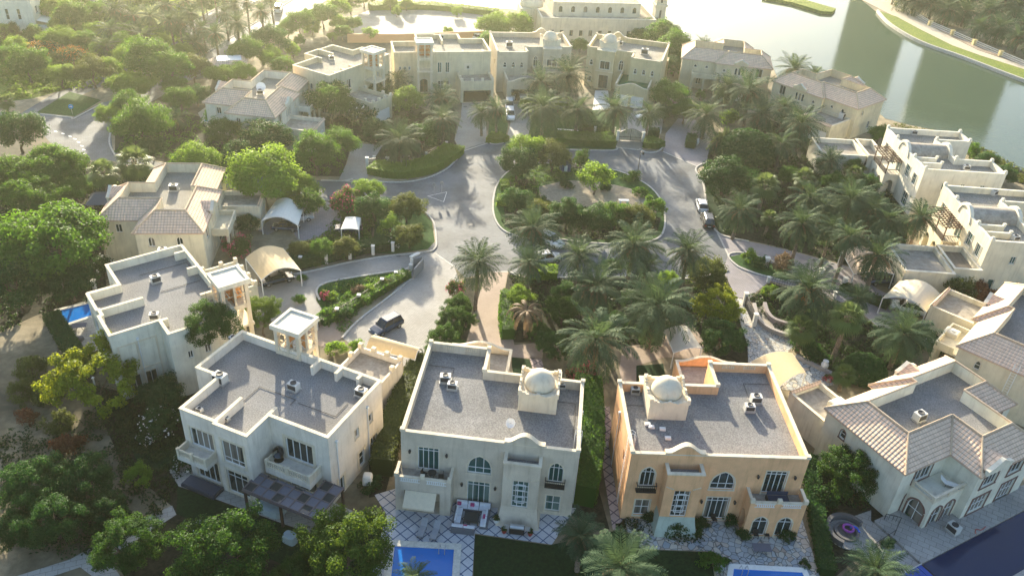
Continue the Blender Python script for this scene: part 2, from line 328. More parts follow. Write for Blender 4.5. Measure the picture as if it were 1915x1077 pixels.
for px, mat in (([(985,265),(1000,205),(1060,192),(1108,206),(1160,206),(1155,262),(1150,280),(1050,278)], lawn), ([(912,266),(916,205),(944,200),(950,235),(944,266)], lawn), ([(68,211),(130,172),(190,188),(140,218)], lawn), ([(0,75),(70,62),(110,60),(85,85),(0,95)], lawn),
    ([(592,536),(640,522),(775,502),(750,510),(700,540),(640,560),(604,580),(592,562)], lawn), ([(705,398),(765,383),(789,395),(808,416),(813,452),(800,466),(735,475),(695,473)], lawn), ([(888,999),(1028,1019),(1150,992),(1196,1002),(1196,1027),(1328,1032),(1340,1100),(884,1100)], lawn_d), ([(190,730),(345,820),(352,848),(318,880),(260,870)], lawn_d), ([(332,910),(560,992),(640,1010),(700,960),(718,960),(700,1090),(600,1090),(330,960)], lawn_d), ([(1362,481),(1385,476),(1428,486),(1470,505),(1500,522),(1470,524),(1420,512),(1382,497)], lawn), ([(700,185),(745,178),(745,200),(715,212),(690,212)], lawn), ([(1190,684),(1240,680),(1245,705),(1200,725),(1190,725)], lawn_d), ([(1318,345),(1335,330),(1370,440),(1346,436),(1324,400)], lawn_d), ([(955,668),(990,672),(996,690),(1006,710),(960,700)], lawn_d)):
    zsheet('lawn', px, .028, mat)
for px in ([(1425,0),(1440,-8),(1500,4),(1562,22),(1556,28),(1535,27),(1480,10)],):
    p = ccw(ats(px)); mb = MB(); mb.prism(p, -.2, .9); tag(mb.build('grass_spit', reed), kind='structure')
bank = [(1640,24),(1665,50),(1720,82),(1800,111),(1915,155),(2200,255),(2220,240),(1930,140),(1830,108),(1780,90),(1720,60),(1676,36)]
p = ccw(ats(bank)); mb = MB(); mb.prism(p, -.2, .7); tag(mb.build('lake_bank', reed), kind='structure')
# patios and pools
zsheet('patio', [(700,925),(745,912),(1078,950),(1032,1018),(888,997),(882,1100),(690,1100),(722,960)], .034, diam)
zsheet('patio', [(1150,985),(1180,960),(1500,970),(1540,1100),(1345,1100),(1330,1030),(1196,1026),(1196,1002)], .02, MATS['crazy_paving'])
zsheet('patio', [(316,880),(352,848),(420,850),(660,955),(610,1012),(560,990),(400,932),(334,909)], .034, slab)
zsheet('patio', [(95,585),(165,560),(215,650),(190,680),(140,676),(118,640)], .02, slab)
zsheet('patio', [(370,212),(392,195),(430,200),(425,240),(385,238)], .02, slab)
def pool(px, rimmat, wmat, w_=.5, z=.16, depth=.12):
    q = ccw(ats(px)); o = inset(q, -w_); rm = MB(); i3 = lambda p, z: [(x, y, z) for x, y in p]
    rm.loft([i3(o, 0), i3(o, z), i3(q, z), i3(q, .02)]+[], closed=True); rm.f = rm.f; tag(rm.build('pool_edge', rimmat), kind='structure')
    wt = MB(); wt.face(i3(q, z-depth+.03)); return tag(wt.build('pool_water', wmat), kind='structure')
pool([(738,1022),(849,1028),(843,1110),(728,1110)], speckle('pool_coping', (.5, .49, .43), (.66, .64, .57), 3), pool_m, .7)
pool([(1372,1064),(1500,1071),(1516,1110),(1366,1110)], white_mat, pool_m, .55)
pool([(111,582),(166,569),(180,588),(123,607)], MATS['pool_coping'], pool_m)
pool([(393,208),(414,208),(412,231),(381,229)], MATS['pool_coping'], pool_t)
E_ = lambda x, y: hE.world(x, y, 0)
def wsheet(name, pts, z, mat):
    p = ccw(pts); mb = MB(); mb.face([(x, y, z) for x, y in p]); return tag(mb.build(name, mat), kind='structure')
def late_ground():
    p = ccw([E_(10.3,-1.7), E_(16.3,-1.7), E_(16.3,18), E_(14,18), E_(10.3, 5)]); mb = MB(); mb.prism(p, 0, .3); tag(mb.build('pool_deck', deckp), kind='structure')
    wsheet('pool_water', [E_(16.35,-1.6), E_(21.3,-1.6), E_(21.3,24), E_(16.35,24)], .14, pool_d)
    p = ccw([E_(21.3,-1.6), E_(22.4,-1.6), E_(22.4,24), E_(21.3,24)]); mb = MB(); mb.prism(p, 0, .3); tag(mb.build('pool_edge', deckp), kind='structure')
    wsheet('patio', [E_(8.5,-6), E_(16.2,-6), E_(16.2,-1.75), E_(10,-1.75), E_(9,-.6)], .04, deckp)
# kerbs
def kerb(px, closed=False, h=.15, w_=.28, sm=5):
    pts = smoothline(ats(px), sm, closed); mb = MB(); ribbon(mb, pts, -w_/2, w_/2, 0, h, closed); return tag(mb.build('kerb', concrete), kind='structure')
ISLAND = [(955,318),(985,306),(1060,309),(1140,317),(1182,331),(1216,351),(1236,376),(1243,405),(1242,428),(1230,446),(1190,456),(1110,455),(1040,447),(990,446),(955,438),(934,424),(923,400),(923,370),(932,342)]
kerb(ISLAND, True)
isl = [(v.x, v.y) for v in smoothline(ats(ISLAND), 5, True)]; mb = MB(); mb.face([(x, y, .1) for x, y in ccw(isl)]); tag(mb.build('lawn', lawn), kind='structure')
for nm, px, mt in (('sand_court', [(1008,350),(1060,338),(1130,342),(1195,358),(1225,385),(1228,402),(1180,404),(1090,388),(1010,376)], speckle('court_sand', (.28, .23, .17), (.40, .34, .26), 2, (.2, (.7, .68, .65)))), ('garden_bed', [(940,345),(1000,332),(1008,376),(1100,390),(1190,406),(1236,408),(1228,440),(1110,450),(1000,440),(945,425)], bed)):
    p = ccw(ats(px)); mb = MB(); mb.face([(x, y, .11) for x, y in p]); tag(mb.build(nm, mt), kind='structure')
kerb([(688,338),(740,342),(790,336),(830,320),(853,300),(862,285),(868,281)])
kerb([(601,374),(640,376),(700,371),(765,380),(790,393),(810,415),(816,452),(812,466),(795,472),(720,480),(650,492),(590,506),(540,515)])
kerb([(911,262),(920,270),(938,269),(946,262)]); kerb([(985,265),(1020,276),(1050,280),(1145,282),(1153,274)]); kerb([(1196,279),(1210,286),(1230,284),(1240,276)])
kerb([(1322,304),(1304,312),(1302,322),(1313,336),(1318,360),(1323,400),(1344,437),(1400,452)]); kerb([(1362,478),(1385,473),(1430,484),(1475,504),(1502,522),(1470,526),(1420,514),(1380,499)], True)
kerb([(1362,506),(1290,521),(1200,517),(1000,520),(953,509)]); kerb([(600,338),(640,339),(660,336)]); kerb([(135,221),(142,221),(192,194)]); kerb([(66,213),(135,221)]); kerb([(206,250),(205,270),(215,291)])
kerb([(598,562),(592,545),(602,533),(640,523),(775,502)]); kerb([(640,632),(670,600),(722,560),(770,522)])
kerb([(287,81),(355,45),(400,19),(445,0)]); kerb([(366,71),(419,39),(481,2)]); kerb([(388,98),(460,54),(530,11),(560,-8)]); kerb([(395,128),(470,87),(540,45),(580,22),(620,-5)])
kerb([(1640,24),(1665,50),(1720,82),(1800,111),(1915,155),(2100,220)], h=.9, w_=.5); kerb([(1376,558),(1386,602),(1400,645)], w_=.3)
# road markings and the painted triangle at the junction
def mark(px, z=.02): 
    p = ccw(ats(px)); mb = MB(); mb.face([(x, y, z) for x, y in p]); tag(mb.build('road_marking', white_mat), kind='structure')
for x, y in ((89,242),(104,246),(118,250),(131,255),(140,260),(147,266),(153,273),(157,280),(158,288)): mark([(x-3,y-1),(x+3,y),(x+3,y+1.6),(x-3,y+.6)])
def trim_line(a, b, w_=1.1): mark([(a[0],a[1]-w_/2),(b[0],b[1]-w_/2),(b[0],b[1]+w_/2),(a[0],a[1]+w_/2)])
tri = ats([(799,367),(836,359),(830,378)]); mb = MB(); ribbon(mb, tri, -.14, .0, .012, .022, True); tag(mb.build('road_marking', white_mat), kind='structure')

for i, (x, y) in enumerate(((905,300),(880,420),(1285,330),(745,478),(1010,480),(700,352),(870,200))):
    p = at(x, y); mb = MB(); mb.face([(p.x+.42*math.cos(k*.524), p.y+.42*math.sin(k*.524), .026) for k in range(12)]); tag(mb.build('manhole_cover', plain('cast_iron', (.10,.10,.10), .6)), kind='structure')

for a, b in (((815,475),(850,499)),((915,508),(950,508)),((866,283),(912,268)),((1342,436),(1362,477)),((1303,311),(1240,284)),((1152,276),(1196,281)),((945,267),(985,265)),((640,339),(690,341)),((604,374),(640,376))):
    mb = MB(); ribbon(mb, ats([a, b]), -.14, .14, .0, .03); tag(mb.build('kerb', concrete), kind='structure')
# ---------------------------------------------------------------- houses
def W(uc, zb, w, h, arch=0, nx=2, nz=1, **k): return dict(uc=uc, zb=zb, w=w, h=h, arch=arch, nx=nx, nz=nz, **k)
def archz(q, u):
    t = min(1, abs(u-q['uc'])/(q['w']/2)); zt = q['zb']+q['h']
    return zt-q['arch']+q['arch']*(math.sqrt(max(0, 1-t*t))*.75+.25*(1-t)) if q['arch'] else zt
class House:
    def __init__(s, name, label, o, rot, mx=1, wall=None, trim=None, group=None, glass_m='window_glass', fm=None, cat='house'):
        s.root = empty(name, (o[0], o[1], 0), R(rot), label, cat, group); s.mx = mx; s.wm = wall; s.tm = trim or coping_m
        s.wall = MB(); s.cop = MB(); s.trim = MB(); s.gl = glass_m; s.fm = fm or white; s.o = o; s.rot = R(rot)
    def world(s, x, y, z):
        x *= s.mx; return Vector((s.o[0]+x*math.cos(s.rot)-y*math.sin(s.rot), s.o[1]+x*math.sin(s.rot)+y*math.cos(s.rot), z))
    def yaw(s, a=0): return s.rot+(a if s.mx == 1 else -a)
    def part(s, name, mb, mat, parent=None, **k): return mb.build(name, mat, parent or s.root, s.mx, **k)
    def edge(s, p0, p1):
        a, b = Vector(p0[:2]), Vector(p1[:2]); L = (b-a).length; u = (b-a)/L; n = Vector((u.y, -u.x))
        return (lambda U, D, Z: (a.x+u.x*U+n.x*D, a.y+u.y*U+n.y*D, Z)), L
    def face(s, p0, p1, z0, z1, wins=(), rev=.22, mb=None):
        fr, L = s.edge(p0, p1); mb = mb or s.wall
        us = sorted({0, L} | {x for q in wins for x in (q['uc']-q['w']/2, q['uc']+q['w']/2)}); zs = sorted({z0, z1} | {x for q in wins for x in (q['zb'], q['zb']+q['h'])})
        for a, b in zip(us, us[1:]):
            for c, d in zip(zs, zs[1:]):
                um, zm = (a+b)/2, (c+d)/2
                if any(abs(um-q['uc']) < q['w']/2 and q['zb'] < zm < q['zb']+q['h'] for q in wins): continue
                mb.face([fr(a,0,c), fr(b,0,c), fr(b,0,d), fr(a,0,d)])
        for q in wins: s.opening(fr, q, rev, mb)
    def opening(s, fr, q, rev, mb):
        a, b, zb, zt = q['uc']-q['w']/2, q['uc']+q['w']/2, q['zb'], q['zb']+q['h']; N = 12 if q['arch'] else 1
        zs = zt-q['arch']
        mb.face([fr(a,0,zb), fr(a,0,zs), fr(a,-rev,zs), fr(a,-rev,zb)]); mb.face([fr(b,0,zb), fr(b,-rev,zb), fr(b,-rev,zs), fr(b,0,zs)])
        mb.face([fr(a,0,zb), fr(a,-rev,zb), fr(b,-rev,zb), fr(b,0,zb)])
        uu = [a+(b-a)*k/N for k in range(N+1)]; top = [(u, archz(q, u)) for u in uu]
        for (u, z), (u2, z2) in zip(top, top[1:]):
            mb.face([fr(u,0,z), fr(u2,0,z2), fr(u2,-rev,z2), fr(u,-rev,z)])
            if q['arch']: mb.face([fr(u,0,z), fr(u2,0,z2), fr(u2,0,zt), fr(u,0,zt)])
        k = q.get('kind', 'window')
        if k == 'open':
            e = q.get('deep', 3.0); m2 = MB()
            m2.face([fr(a,-rev,zb), fr(a,-rev,zs), fr(a,-e,zs), fr(a,-e,zb)]); m2.face([fr(b,-rev,zb), fr(b,-e,zb), fr(b,-e,zs), fr(b,-rev,zs)])
            m2.face([fr(a,-e,zb), fr(b,-e,zb), fr(b,-e,zt), fr(a,-e,zt)]); m2.face([fr(a,-rev,zs), fr(a,-e,zs), fr(b,-e,zs), fr(b,-rev,zs)]); m2.face([fr(a,-rev,zb+.01), fr(b,-rev,zb+.01), fr(b,-e,zb+.01), fr(a,-e,zb+.01)])
            s.part(q.get('name', 'opening'), m2, q.get('mat', s.wm)); return
        if k == 'panel':
            m2 = MB(); m2.face([fr(a,-rev*.6,zb)]+[fr(b,-rev*.6,zb)]+[fr(u,-rev*.6,z) for u, z in reversed(top)])
            for j in range(1, q['nz']+1): m2.box(a+.02, b-.02, -rev*.6, -rev*.6+.03, zb+q['h']*j/(q['nz']+1)-.03, zb+q['h']*j/(q['nz']+1)+.03, fr)
            s.part(q.get('name', 'door'), m2, q.get('mat', white_mat)); return
        f = MB(); t = q.get('t', .075); d0, d1 = -rev+.02, -rev+.10
        f.box(a, a+t, d0, d1, zb, zs, fr).box(b-t, b, d0, d1, zb, zs, fr).box(a+t, b-t, d0, d1, zb, zb+t, fr)
        if q['arch']:
            for (u, z), (u2, z2) in zip(top, top[1:]):
                c = [fr(u,d0,z), fr(u2,d0,z2), fr(u2,d1,z2), fr(u,d1,z)]; i = lambda U, Z: (q['uc']+(U-q['uc'])*(1-2*t/q['w']), Z-t)
                (x, y), (x2, y2) = i(u, z), i(u2, z2)
                f.face([fr(u,d1,z), fr(u2,d1,z2), fr(x2,d1,y2), fr(x,d1,y)]).face([fr(x,d1,y), fr(x2,d1,y2), fr(x2,d0,y2), fr(x,d0,y)])
        else: f.box(a+t, b-t, d0, d1, zt-t, zt, fr)
        for j in range(1, q['nx']):
            u = a+q['w']*j/q['nx']; f.box(u-t*.45, u+t*.45, d0, d1-.005, zb+t, archz(q, u)-t*.5, fr)
        tr = q.get('trans', [j/q['nz'] for j in range(1, q['nz'])])
        for x in tr: z = zb+q['h']*x; f.box(a+t, b-t, d0, d1-.008, z-t*.45, z+t*.45, fr)
        if q.get('geo'):       # interlaced rectangular glazing bars of the stair tower
            for (ua, ub, za, zb2) in ((-.28, .28, .14, .84), (-.28, .28, .36, .62)):
                U0, U1, Z0, Z1 = q['uc']+ua*q['w'], q['uc']+ub*q['w'], zb+za*q['h'], zb+zb2*q['h']
                f.box(U0-t/2, U0+t/2, d0, d1+.01, Z0, Z1, fr).box(U1-t/2, U1+t/2, d0, d1+.01, Z0, Z1, fr).box(U0+t/2, U1-t/2, d0, d1+.01, Z0-t/2, Z0+t/2, fr).box(U0+t/2, U1-t/2, d0, d1+.01, Z1-t/2, Z1+t/2, fr)
        fo = s.part('door' if q.get('door') else 'window', f, q.get('fm', s.fm))
        g = MB(); dg = -rev+.05; g.face([fr(a+.01,dg,zb+.01), fr(b-.01,dg,zb+.01)]+[fr(max(a+.01, min(b-.01, u)),dg,z-.01) for u, z in reversed(top)])
        gm = q.get('gl', s.gl); s.k = getattr(s, 'k', 0)+1; gm = {'window_glass': 'curtained_glass', 'teal_glass': 'curtained_teal_glass'}[gm] if (s.k*7) % 5 < 2 else gm
        s.part('pane', g, gm, fo)
        if q.get('sur'):       # raised surround
            w_ = q['sur']; su = MB()
            su.box(a-w_, a, .002, .05, zb-.02, zs, fr).box(b, b+w_, .002, .05, zb-.02, zs, fr).box(a-w_-.04, b+w_+.04, .002, .09, zb-.14, zb-.02, fr)
            if q['arch']:
                for (u, z), (u2, z2) in zip(top, top[1:]):
                    o = lambda U, Z: (q['uc']+(U-q['uc'])*(1+2*w_/q['w']), Z+w_)
                    (x, y), (x2, y2) = o(u, z), o(u2, z2)
                    su.face([fr(u,.05,z), fr(u2,.05,z2), fr(x2,.05,y2), fr(x,.05,y)]).face([fr(x,.05,y), fr(x2,.05,y2), fr(x2,.0,y2), fr(x,.0,y)]).face([fr(u,0,z), fr(u2,0,z2), fr(u2,.05,z2), fr(u,.05,z)])
            else: su.box(a-w_, b+w_, .002, .05, zt, zt+w_, fr)
            s.part('surround', su, getattr(s, 'surm', s.tm), fo)
    def body(s, poly, z0, zr, zt, wins={}, t=.28, roof='roof_gravel', roofname='roof', cap=.10, over=.05, skip=()):
        n = len(poly)
        for k in range(n):
            if k not in skip: s.face(poly[k], poly[(k+1) % n], z0, zt, wins.get(k, ()))
        inn = inset(poly, t); rf = MB()
        rf.face([(x, y, zr) for x, y in inn]); ro = s.part(roofname, rf, roof)
        for k in range(n):
            j = (k+1) % n; s.wall.face([(*inn[j], zr), (*inn[k], zr), (*inn[k], zt), (*inn[j], zt)])
        o = inset(poly, -over); i2 = inset(poly, t+over)
        s.cop.loft([[(*p, zt) for p in o], [(*p, zt+cap) for p in o], [(*p, zt+cap) for p in i2], [(*p, zt) for p in i2], [(*p, zt) for p in o]])
        return ro
    def block(s, x0, x1, y0, y1, z0, z1, mb=None): (mb or s.wall).box(x0, x1, y0, y1, z0, z1)
    def curved(s, p0, p1, zb, z0, peak, t=.3, mb=None):   # parapet with the S-curved Gulf gable
        fr, L = s.edge(p0, p1); mb = mb or s.wall; N = 20
        f = lambda u: z0+peak*max(0, .5-.5*math.cos(2*math.pi*min(1, max(0, (u/L-.1)/.8))))**.8
        us = [L*k/N for k in range(N+1)]
        mb.loft([[fr(u,0,zb), fr(u,0,f(u)), fr(u,-t,f(u)), fr(u,-t,zb)] for u in us], cap=True)
        s.cop.loft([[fr(u,.05,f(u)), fr(u,.05,f(u)+.1), fr(u,-t-.05,f(u)+.1), fr(u,-t-.05,f(u))] for u in us], cap=True)
    def done(s):
        s.part('wall', s.wall, s.wm)
        if s.cop.v: s.part('coping', s.cop, s.tm)
        if s.trim.v: s.part('trim', s.trim, s.tm)
        return s
def crenel(mb, x0, x1, y0, y1, z, t=.25):
    """stepped parapet of the little dome block: high corners, stepped crest in the middle"""
    for (a, b, c, d) in ((x0, x1, y0, y0+t), (x0, x1, y1-t, y1), (x0, x0+t, y0+t, y1-t), (x1-t, x1, y0+t, y1-t)):
        hor = (b-a) > (d-c); n = 11; L = (b-a) if hor else (d-c)
        hs = (.62, .42, .22, .12, .22, .36, .22, .12, .22, .42, .62)
        for k in range(n):
            u0, u1 = L*k/n, L*(k+1)/n
            if hor: mb.box(a+u0, a+u1, c, d, z, z+hs[k])
            else: mb.box(a, b, c+u0, c+u1, z, z+hs[k])

def dome_villa(label, o, rot, mx, wall, garage_open, roof, gl, near, green=False, base=None, awning=False, group='domed flat-roofed villas'):
    h = House('domed_villa', label, o, rot, mx, wall, None, group, gl)
    P = [(0,0),(17.5,0),(17.5,10.8),(6.9,10.8),(6.9,14.8),(0,14.8)]
    sur = .12
    front = [W(2.75, 4.3, 2.1, 3.0, 0, 4, 2, trans=[.84], sur=sur, door=True), W(7.9, 4.6, 2.4, 2.35, 1.5, 3, 2, trans=[.3], sur=sur), W(7.9, .35, 2.3, 3.1, 0, 4, 2, trans=[.82], sur=sur, door=True),
             W(15.5, 4.7, 1.45, 2.6, .95, 3, 2, trans=[.72], sur=sur), W(15.5, .6, 1.5, 2.2, 0, 2, 2, sur=sur)]
    side = [W(3, 5.2, .7, 1.3, 0, 1, 1), W(7, 5.2, .7, 1.3, 0, 1, 1), W(3, .8, .9, 1.5, 0, 1, 1)]
    back = [W(1.2, 5.0, .8, 1.3, .7, 1, 2, sur=.08), W(1.2, 1.2, .8, 1.2, 0, 1, 1, sur=.08), W(4.6, 4.7, 2.2, 1.9, 0, 2, 1, sur=.1), W(4.5, .3, 2.1, 3.0, 0, 2, 2, fm=dark_frame, door=True), W(8.1, 4.6, 1.1, 2.4, .9, 2, 2, trans=[.65], sur=.1), W(8.1, 1.0, .8, 1.6, 0, 1, 1, sur=.1)]
    deep = [W(1.3, 5.6, .75, 1.25, .6, 1, 2, sur=.08), W(3.2, 5.6, .75, 1.25, .6, 1, 2, sur=.08), W(5.1, 5.6, .75, 1.25, .6, 1, 2, sur=.08)]
    h.body(P, 0, 8.0, 9.05, {0: front, 1: side, 2: back, 4: deep, 5: [W(4, 5.0, .8, 1.3), W(9, 5.0, .8, 1.3)]}, roof=roof)
    for x, y in ((17.25, .0), (17.25, 10.55), (-.0, 0), (0, 14.5), (6.6, 14.5), (6.6, 10.6)):   # little corner posts of the parapet
        h.cop.box(x-.08, x+.38, y-.05, y+.36, 9.15, 9.4)
    tr = MB()
    for x in (1.6, 4.0):                                            # pierced plaster grilles in the tall rear parapet
        for a in range(6):
            for b_ in range(2): tr.box(x+a*.24, x+a*.24+.13, 14.42, 14.52, 8.55+b_*.22, 8.67+b_*.22)
    h.part('parapet_grille', tr, h.tm)
    # dome block on the roof
    b = MB(); b.box(10.9, 14.9, 6.2, 10.2, 8.0, 10.15); h.part('dome_base', b, h.tm)
    c = MB(); crenel(c, 10.8, 15.0, 6.1, 10.3, 10.15); h.part('stepped_parapet', c, h.tm)
    dm = MB(); dm.lathe(12.9, 8.2, [(1.62, 10.15), (1.62, 10.4), (1.55, 10.7), (1.4, 11.05), (1.15, 11.4), (.8, 11.68), (.4, 11.85), (.02, 11.92)], 28); h.part('dome', dm, h.tm, smooth=True)
    # curved gable over the stair tower, tower bay, flared foot
    h.curved((10.2, -.001), (14.2, -.001), 9.04, 9.25, .95, .5)
    h.face((10.4,-1.5), (14.0,-1.5), 2.1, 7.9, [W(1.8, 2.15, 1.6, 3.6, 0, 3, 5, geo=True, gl=gl)])
    h.face((14.0,-1.5), (14.0,0), 2.1, 7.9); h.face((10.4,0), (10.4,-1.5), 2.1, 7.9)
    q = MB(); q.face([(10.6,-1.3,7.2),(13.8,-1.3,7.2),(13.8,.0,7.2),(10.6,.0,7.2)]); h.part('tower_roof', q, roof)
    for e0, e1 in (((10.65,-1.27),(13.75,-1.27)), ((13.77,-1.27),(13.77,0)), ((10.63,0),(10.63,-1.27))): h.wall.face([(*e1,7.2),(*e0,7.2),(*e0,7.9),(*e1,7.9)])
    h.cop.box(10.33, 14.07, -1.56, -1.2, 7.9, 8.02).box(10.33, 10.68, -1.2, -.003, 7.9, 8.02).box(13.72, 14.07, -1.2, -.003, 7.9, 8.02)
    bb = MB() if base else h.wall
    hw = lambda z: (lambda k: (10.4-.4*k, 14.0+.4*k, -1.5-.85*k))((max(0, 2.1-z)/2.1)**1.3)
    zs = [0, .5, 1.0, 1.6, 2.1]
    bb.loft([[(hw(z)[0], 0, z), (hw(z)[0], hw(z)[2], z), (hw(z)[1], hw(z)[2], z), (hw(z)[1], 0, z)] for z in zs], closed=False)
    if base: h.part('painted_plinth', bb, base)
    for k in range(5): h.trim.box(10.5+k*.16, 10.62+k*.16, -1.56, -1.502, 6.2-k*.07, 6.32-k*.07).box(13.78-k*.16, 13.9-k*.16, -1.56, -1.502, 6.2-k*.07, 6.32-k*.07)
    # balcony box with its openings
    arches = [W(1.6, .15, 1.5, 2.7, .8, 2, 2, trans=[.72], sur=.1, door=True), W(4.1, .15, 1.5, 2.7, .8, 2, 2, trans=[.72], sur=.1, door=True)] if not awning else [W(2.7, .1, 3.6, 2.9, 0, 1, 1, kind='open', deep=1.6)]
    bx = [(-.25,-1.85), (5.35,-1.85)]
    h.face(bx[0], bx[1], 0, 4.75, arches); h.face(bx[1], (5.35,0), 0, 4.95, [W(.95, .1, 1.2, 2.7, .7, 1, 1, kind='open', deep=1.2)] if not awning else ()); h.face((-.25,0), bx[0], 0, 4.95)
    fl = MB(); fl.face([(-.05,-1.65,4.15),(5.15,-1.65,4.15),(5.15,0,4.15),(-.05,0,4.15)]); h.part('balcony_floor', fl, screed)
    h.wall.face([(5.15,-1.65,4.15),(-.05,-1.65,4.15),(-.05,-1.65,4.75),(5.15,-1.65,4.75)]).face([(-.05,-1.65,4.15),(-.05,0,4.15),(-.05,0,4.95),(-.05,-1.65,4.95)]).face([(5.15,0,4.15),(5.15,-1.65,4.15),(5.15,-1.65,4.95),(5.15,0,4.95)])
    h.cop.box(-.3, 5.4, -1.9, -1.6, 4.75, 4.85).box(-.3, 0, -1.6, -.003, 4.95, 5.05).box(5.1, 5.4, -1.6, -.003, 4.95, 5.05)
    for x in (-.3, 2.3, 5.0): h.cop.box(x, x+.42, -1.92, -1.58, 4.86, 5.25)
    gr = MB()
    for x0 in (.35, 3.0):
        for k in range(9): gr.box(x0+k*.2, x0+k*.2+.1, -1.89, -1.852, 4.3, 4.62)
        gr.box(x0-.1, x0+1.9, -1.88, -1.852, 4.62, 4.7).box(x0-.1, x0+1.9, -1.88, -1.852, 4.2, 4.28)
    h.part('balcony_grille', gr, white_mat)
    # balconette of the small arched window
    bl = MB(); bl.box(14.5, 16.5, -.55, -.005, 4.3, 4.45)
    for k in range(11): bl.tube((14.55+k*.19, -.5, 4.45), (14.55+k*.19, -.5, 5.2), .03, n=4)
    bl.box(14.5, 16.5, -.54, -.46, 5.2, 5.28).box(14.5, 14.57, -.46, -.01, 5.2, 5.27).box(16.43, 16.5, -.46, -.01, 5.2, 5.27); h.part('balconette', bl, iron)
    # wall lamps
    for x, z in ((.9, 6.7), (4.6, 6.7), (6.2, 3.0), (9.6, 3.0)):
        l_ = MB(); l_.box(x-.06, x+.06, -.12, -.004, z, z+.1).lathe(x, -.2, [(.05, z-.3), (.12, z-.2), (.14, z+.05), (.03, z+.16)], 8); h.part('wall_lamp', l_, iron)
    # garage with S-curved parapet and terrace
    gz = 4.0
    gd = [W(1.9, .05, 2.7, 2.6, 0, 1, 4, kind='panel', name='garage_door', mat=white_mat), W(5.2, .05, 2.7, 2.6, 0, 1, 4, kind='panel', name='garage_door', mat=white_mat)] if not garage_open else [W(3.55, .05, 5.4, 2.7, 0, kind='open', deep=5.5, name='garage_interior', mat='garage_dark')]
    h.face((8.9,20.9), (1.6,20.9), 0, gz, gd); h.face((8.9,14.8), (8.9,20.9), 0, 4.75); h.face((1.6,20.9), (1.6,14.8), 0, 4.75); h.face((8.9,10.81), (8.9,14.8), 0, 4.75)
    h.curved((8.9,20.9), (1.6,20.9), gz-.01, 4.5, .8, .3)
    t_ = MB(); t_.face([(1.85,14.81,3.85),(8.65,14.81,3.85),(8.65,20.6,3.85),(1.85,20.6,3.85)]); t_.face([(6.91,10.81,3.85),(8.65,10.81,3.85),(8.65,14.81,3.85),(6.91,14.81,3.85)])
    h.part('terrace', t_, 'green_turf' if green else screed)
    h.wall.face([(8.65,10.81,3.85),(8.65,20.6,3.85),(8.65,20.6,4.75),(8.65,10.81,4.75)]).face([(1.85,20.6,3.85),(1.85,14.8,3.85),(1.85,14.8,4.75),(1.85,20.6,4.75)])
    h.cop.box(8.6, 8.95, 10.82, 20.55, 4.75, 4.85).box(1.55, 1.9, 14.82, 20.55, 4.75, 4.85)
    # entrance bay below the dome block (street side)
    h.face((15.0,12.0), (10.9,12.0), 0, 8.9, [W(2.05, 4.7, 2.3, 1.9, 0, 2, 1, sur=.12), W(2.05, .3, 2.1, 3.1, 0, 2, 2, fm=dark_frame, door=True, sur=.12)]); h.face((15.0,10.81), (15.0,12.0), 0, 8.9); h.face((10.9,12.0), (10.9,10.81), 0, 8.9)
    h.cop.box(10.8, 15.1, 10.85, 12.08, 8.9, 9.04); h.trim.box(10.85, 15.05, 11.99, 12.1, 4.15, 4.35)
    if awning:
        aw = MB(); fr = lambda u: (.55+u*(4.1-.55)); N = 8
        aw.loft([[(x, -1.9, 3.05), (x, -3.3, 2.15)] for x in [.8+k*.45 for k in range(N)]], closed=False)
        aw.box(.8, 3.95, -3.34, -3.29, 1.95, 2.15); h.part('awning', aw, canvas_cream)
    if near:
        ld = MB()
        for y in (1.6, 2.1): ld.tube((17.62, y, .4), (17.62, y, 9.9), .03, n=5)
        for k in range(24): ld.tube((17.62, 1.6, .6+k*.38), (17.62, 2.1, .6+k*.38), .02, n=4)
        for y in (1.6, 2.1): ld.path([(17.62, y, 9.9), (17.3, y, 10.2), (16.95, y, 9.9), (16.95, y, 8.0)], .03, 5)
        h.part('ladder', ld, white_mat)
    return h.done()

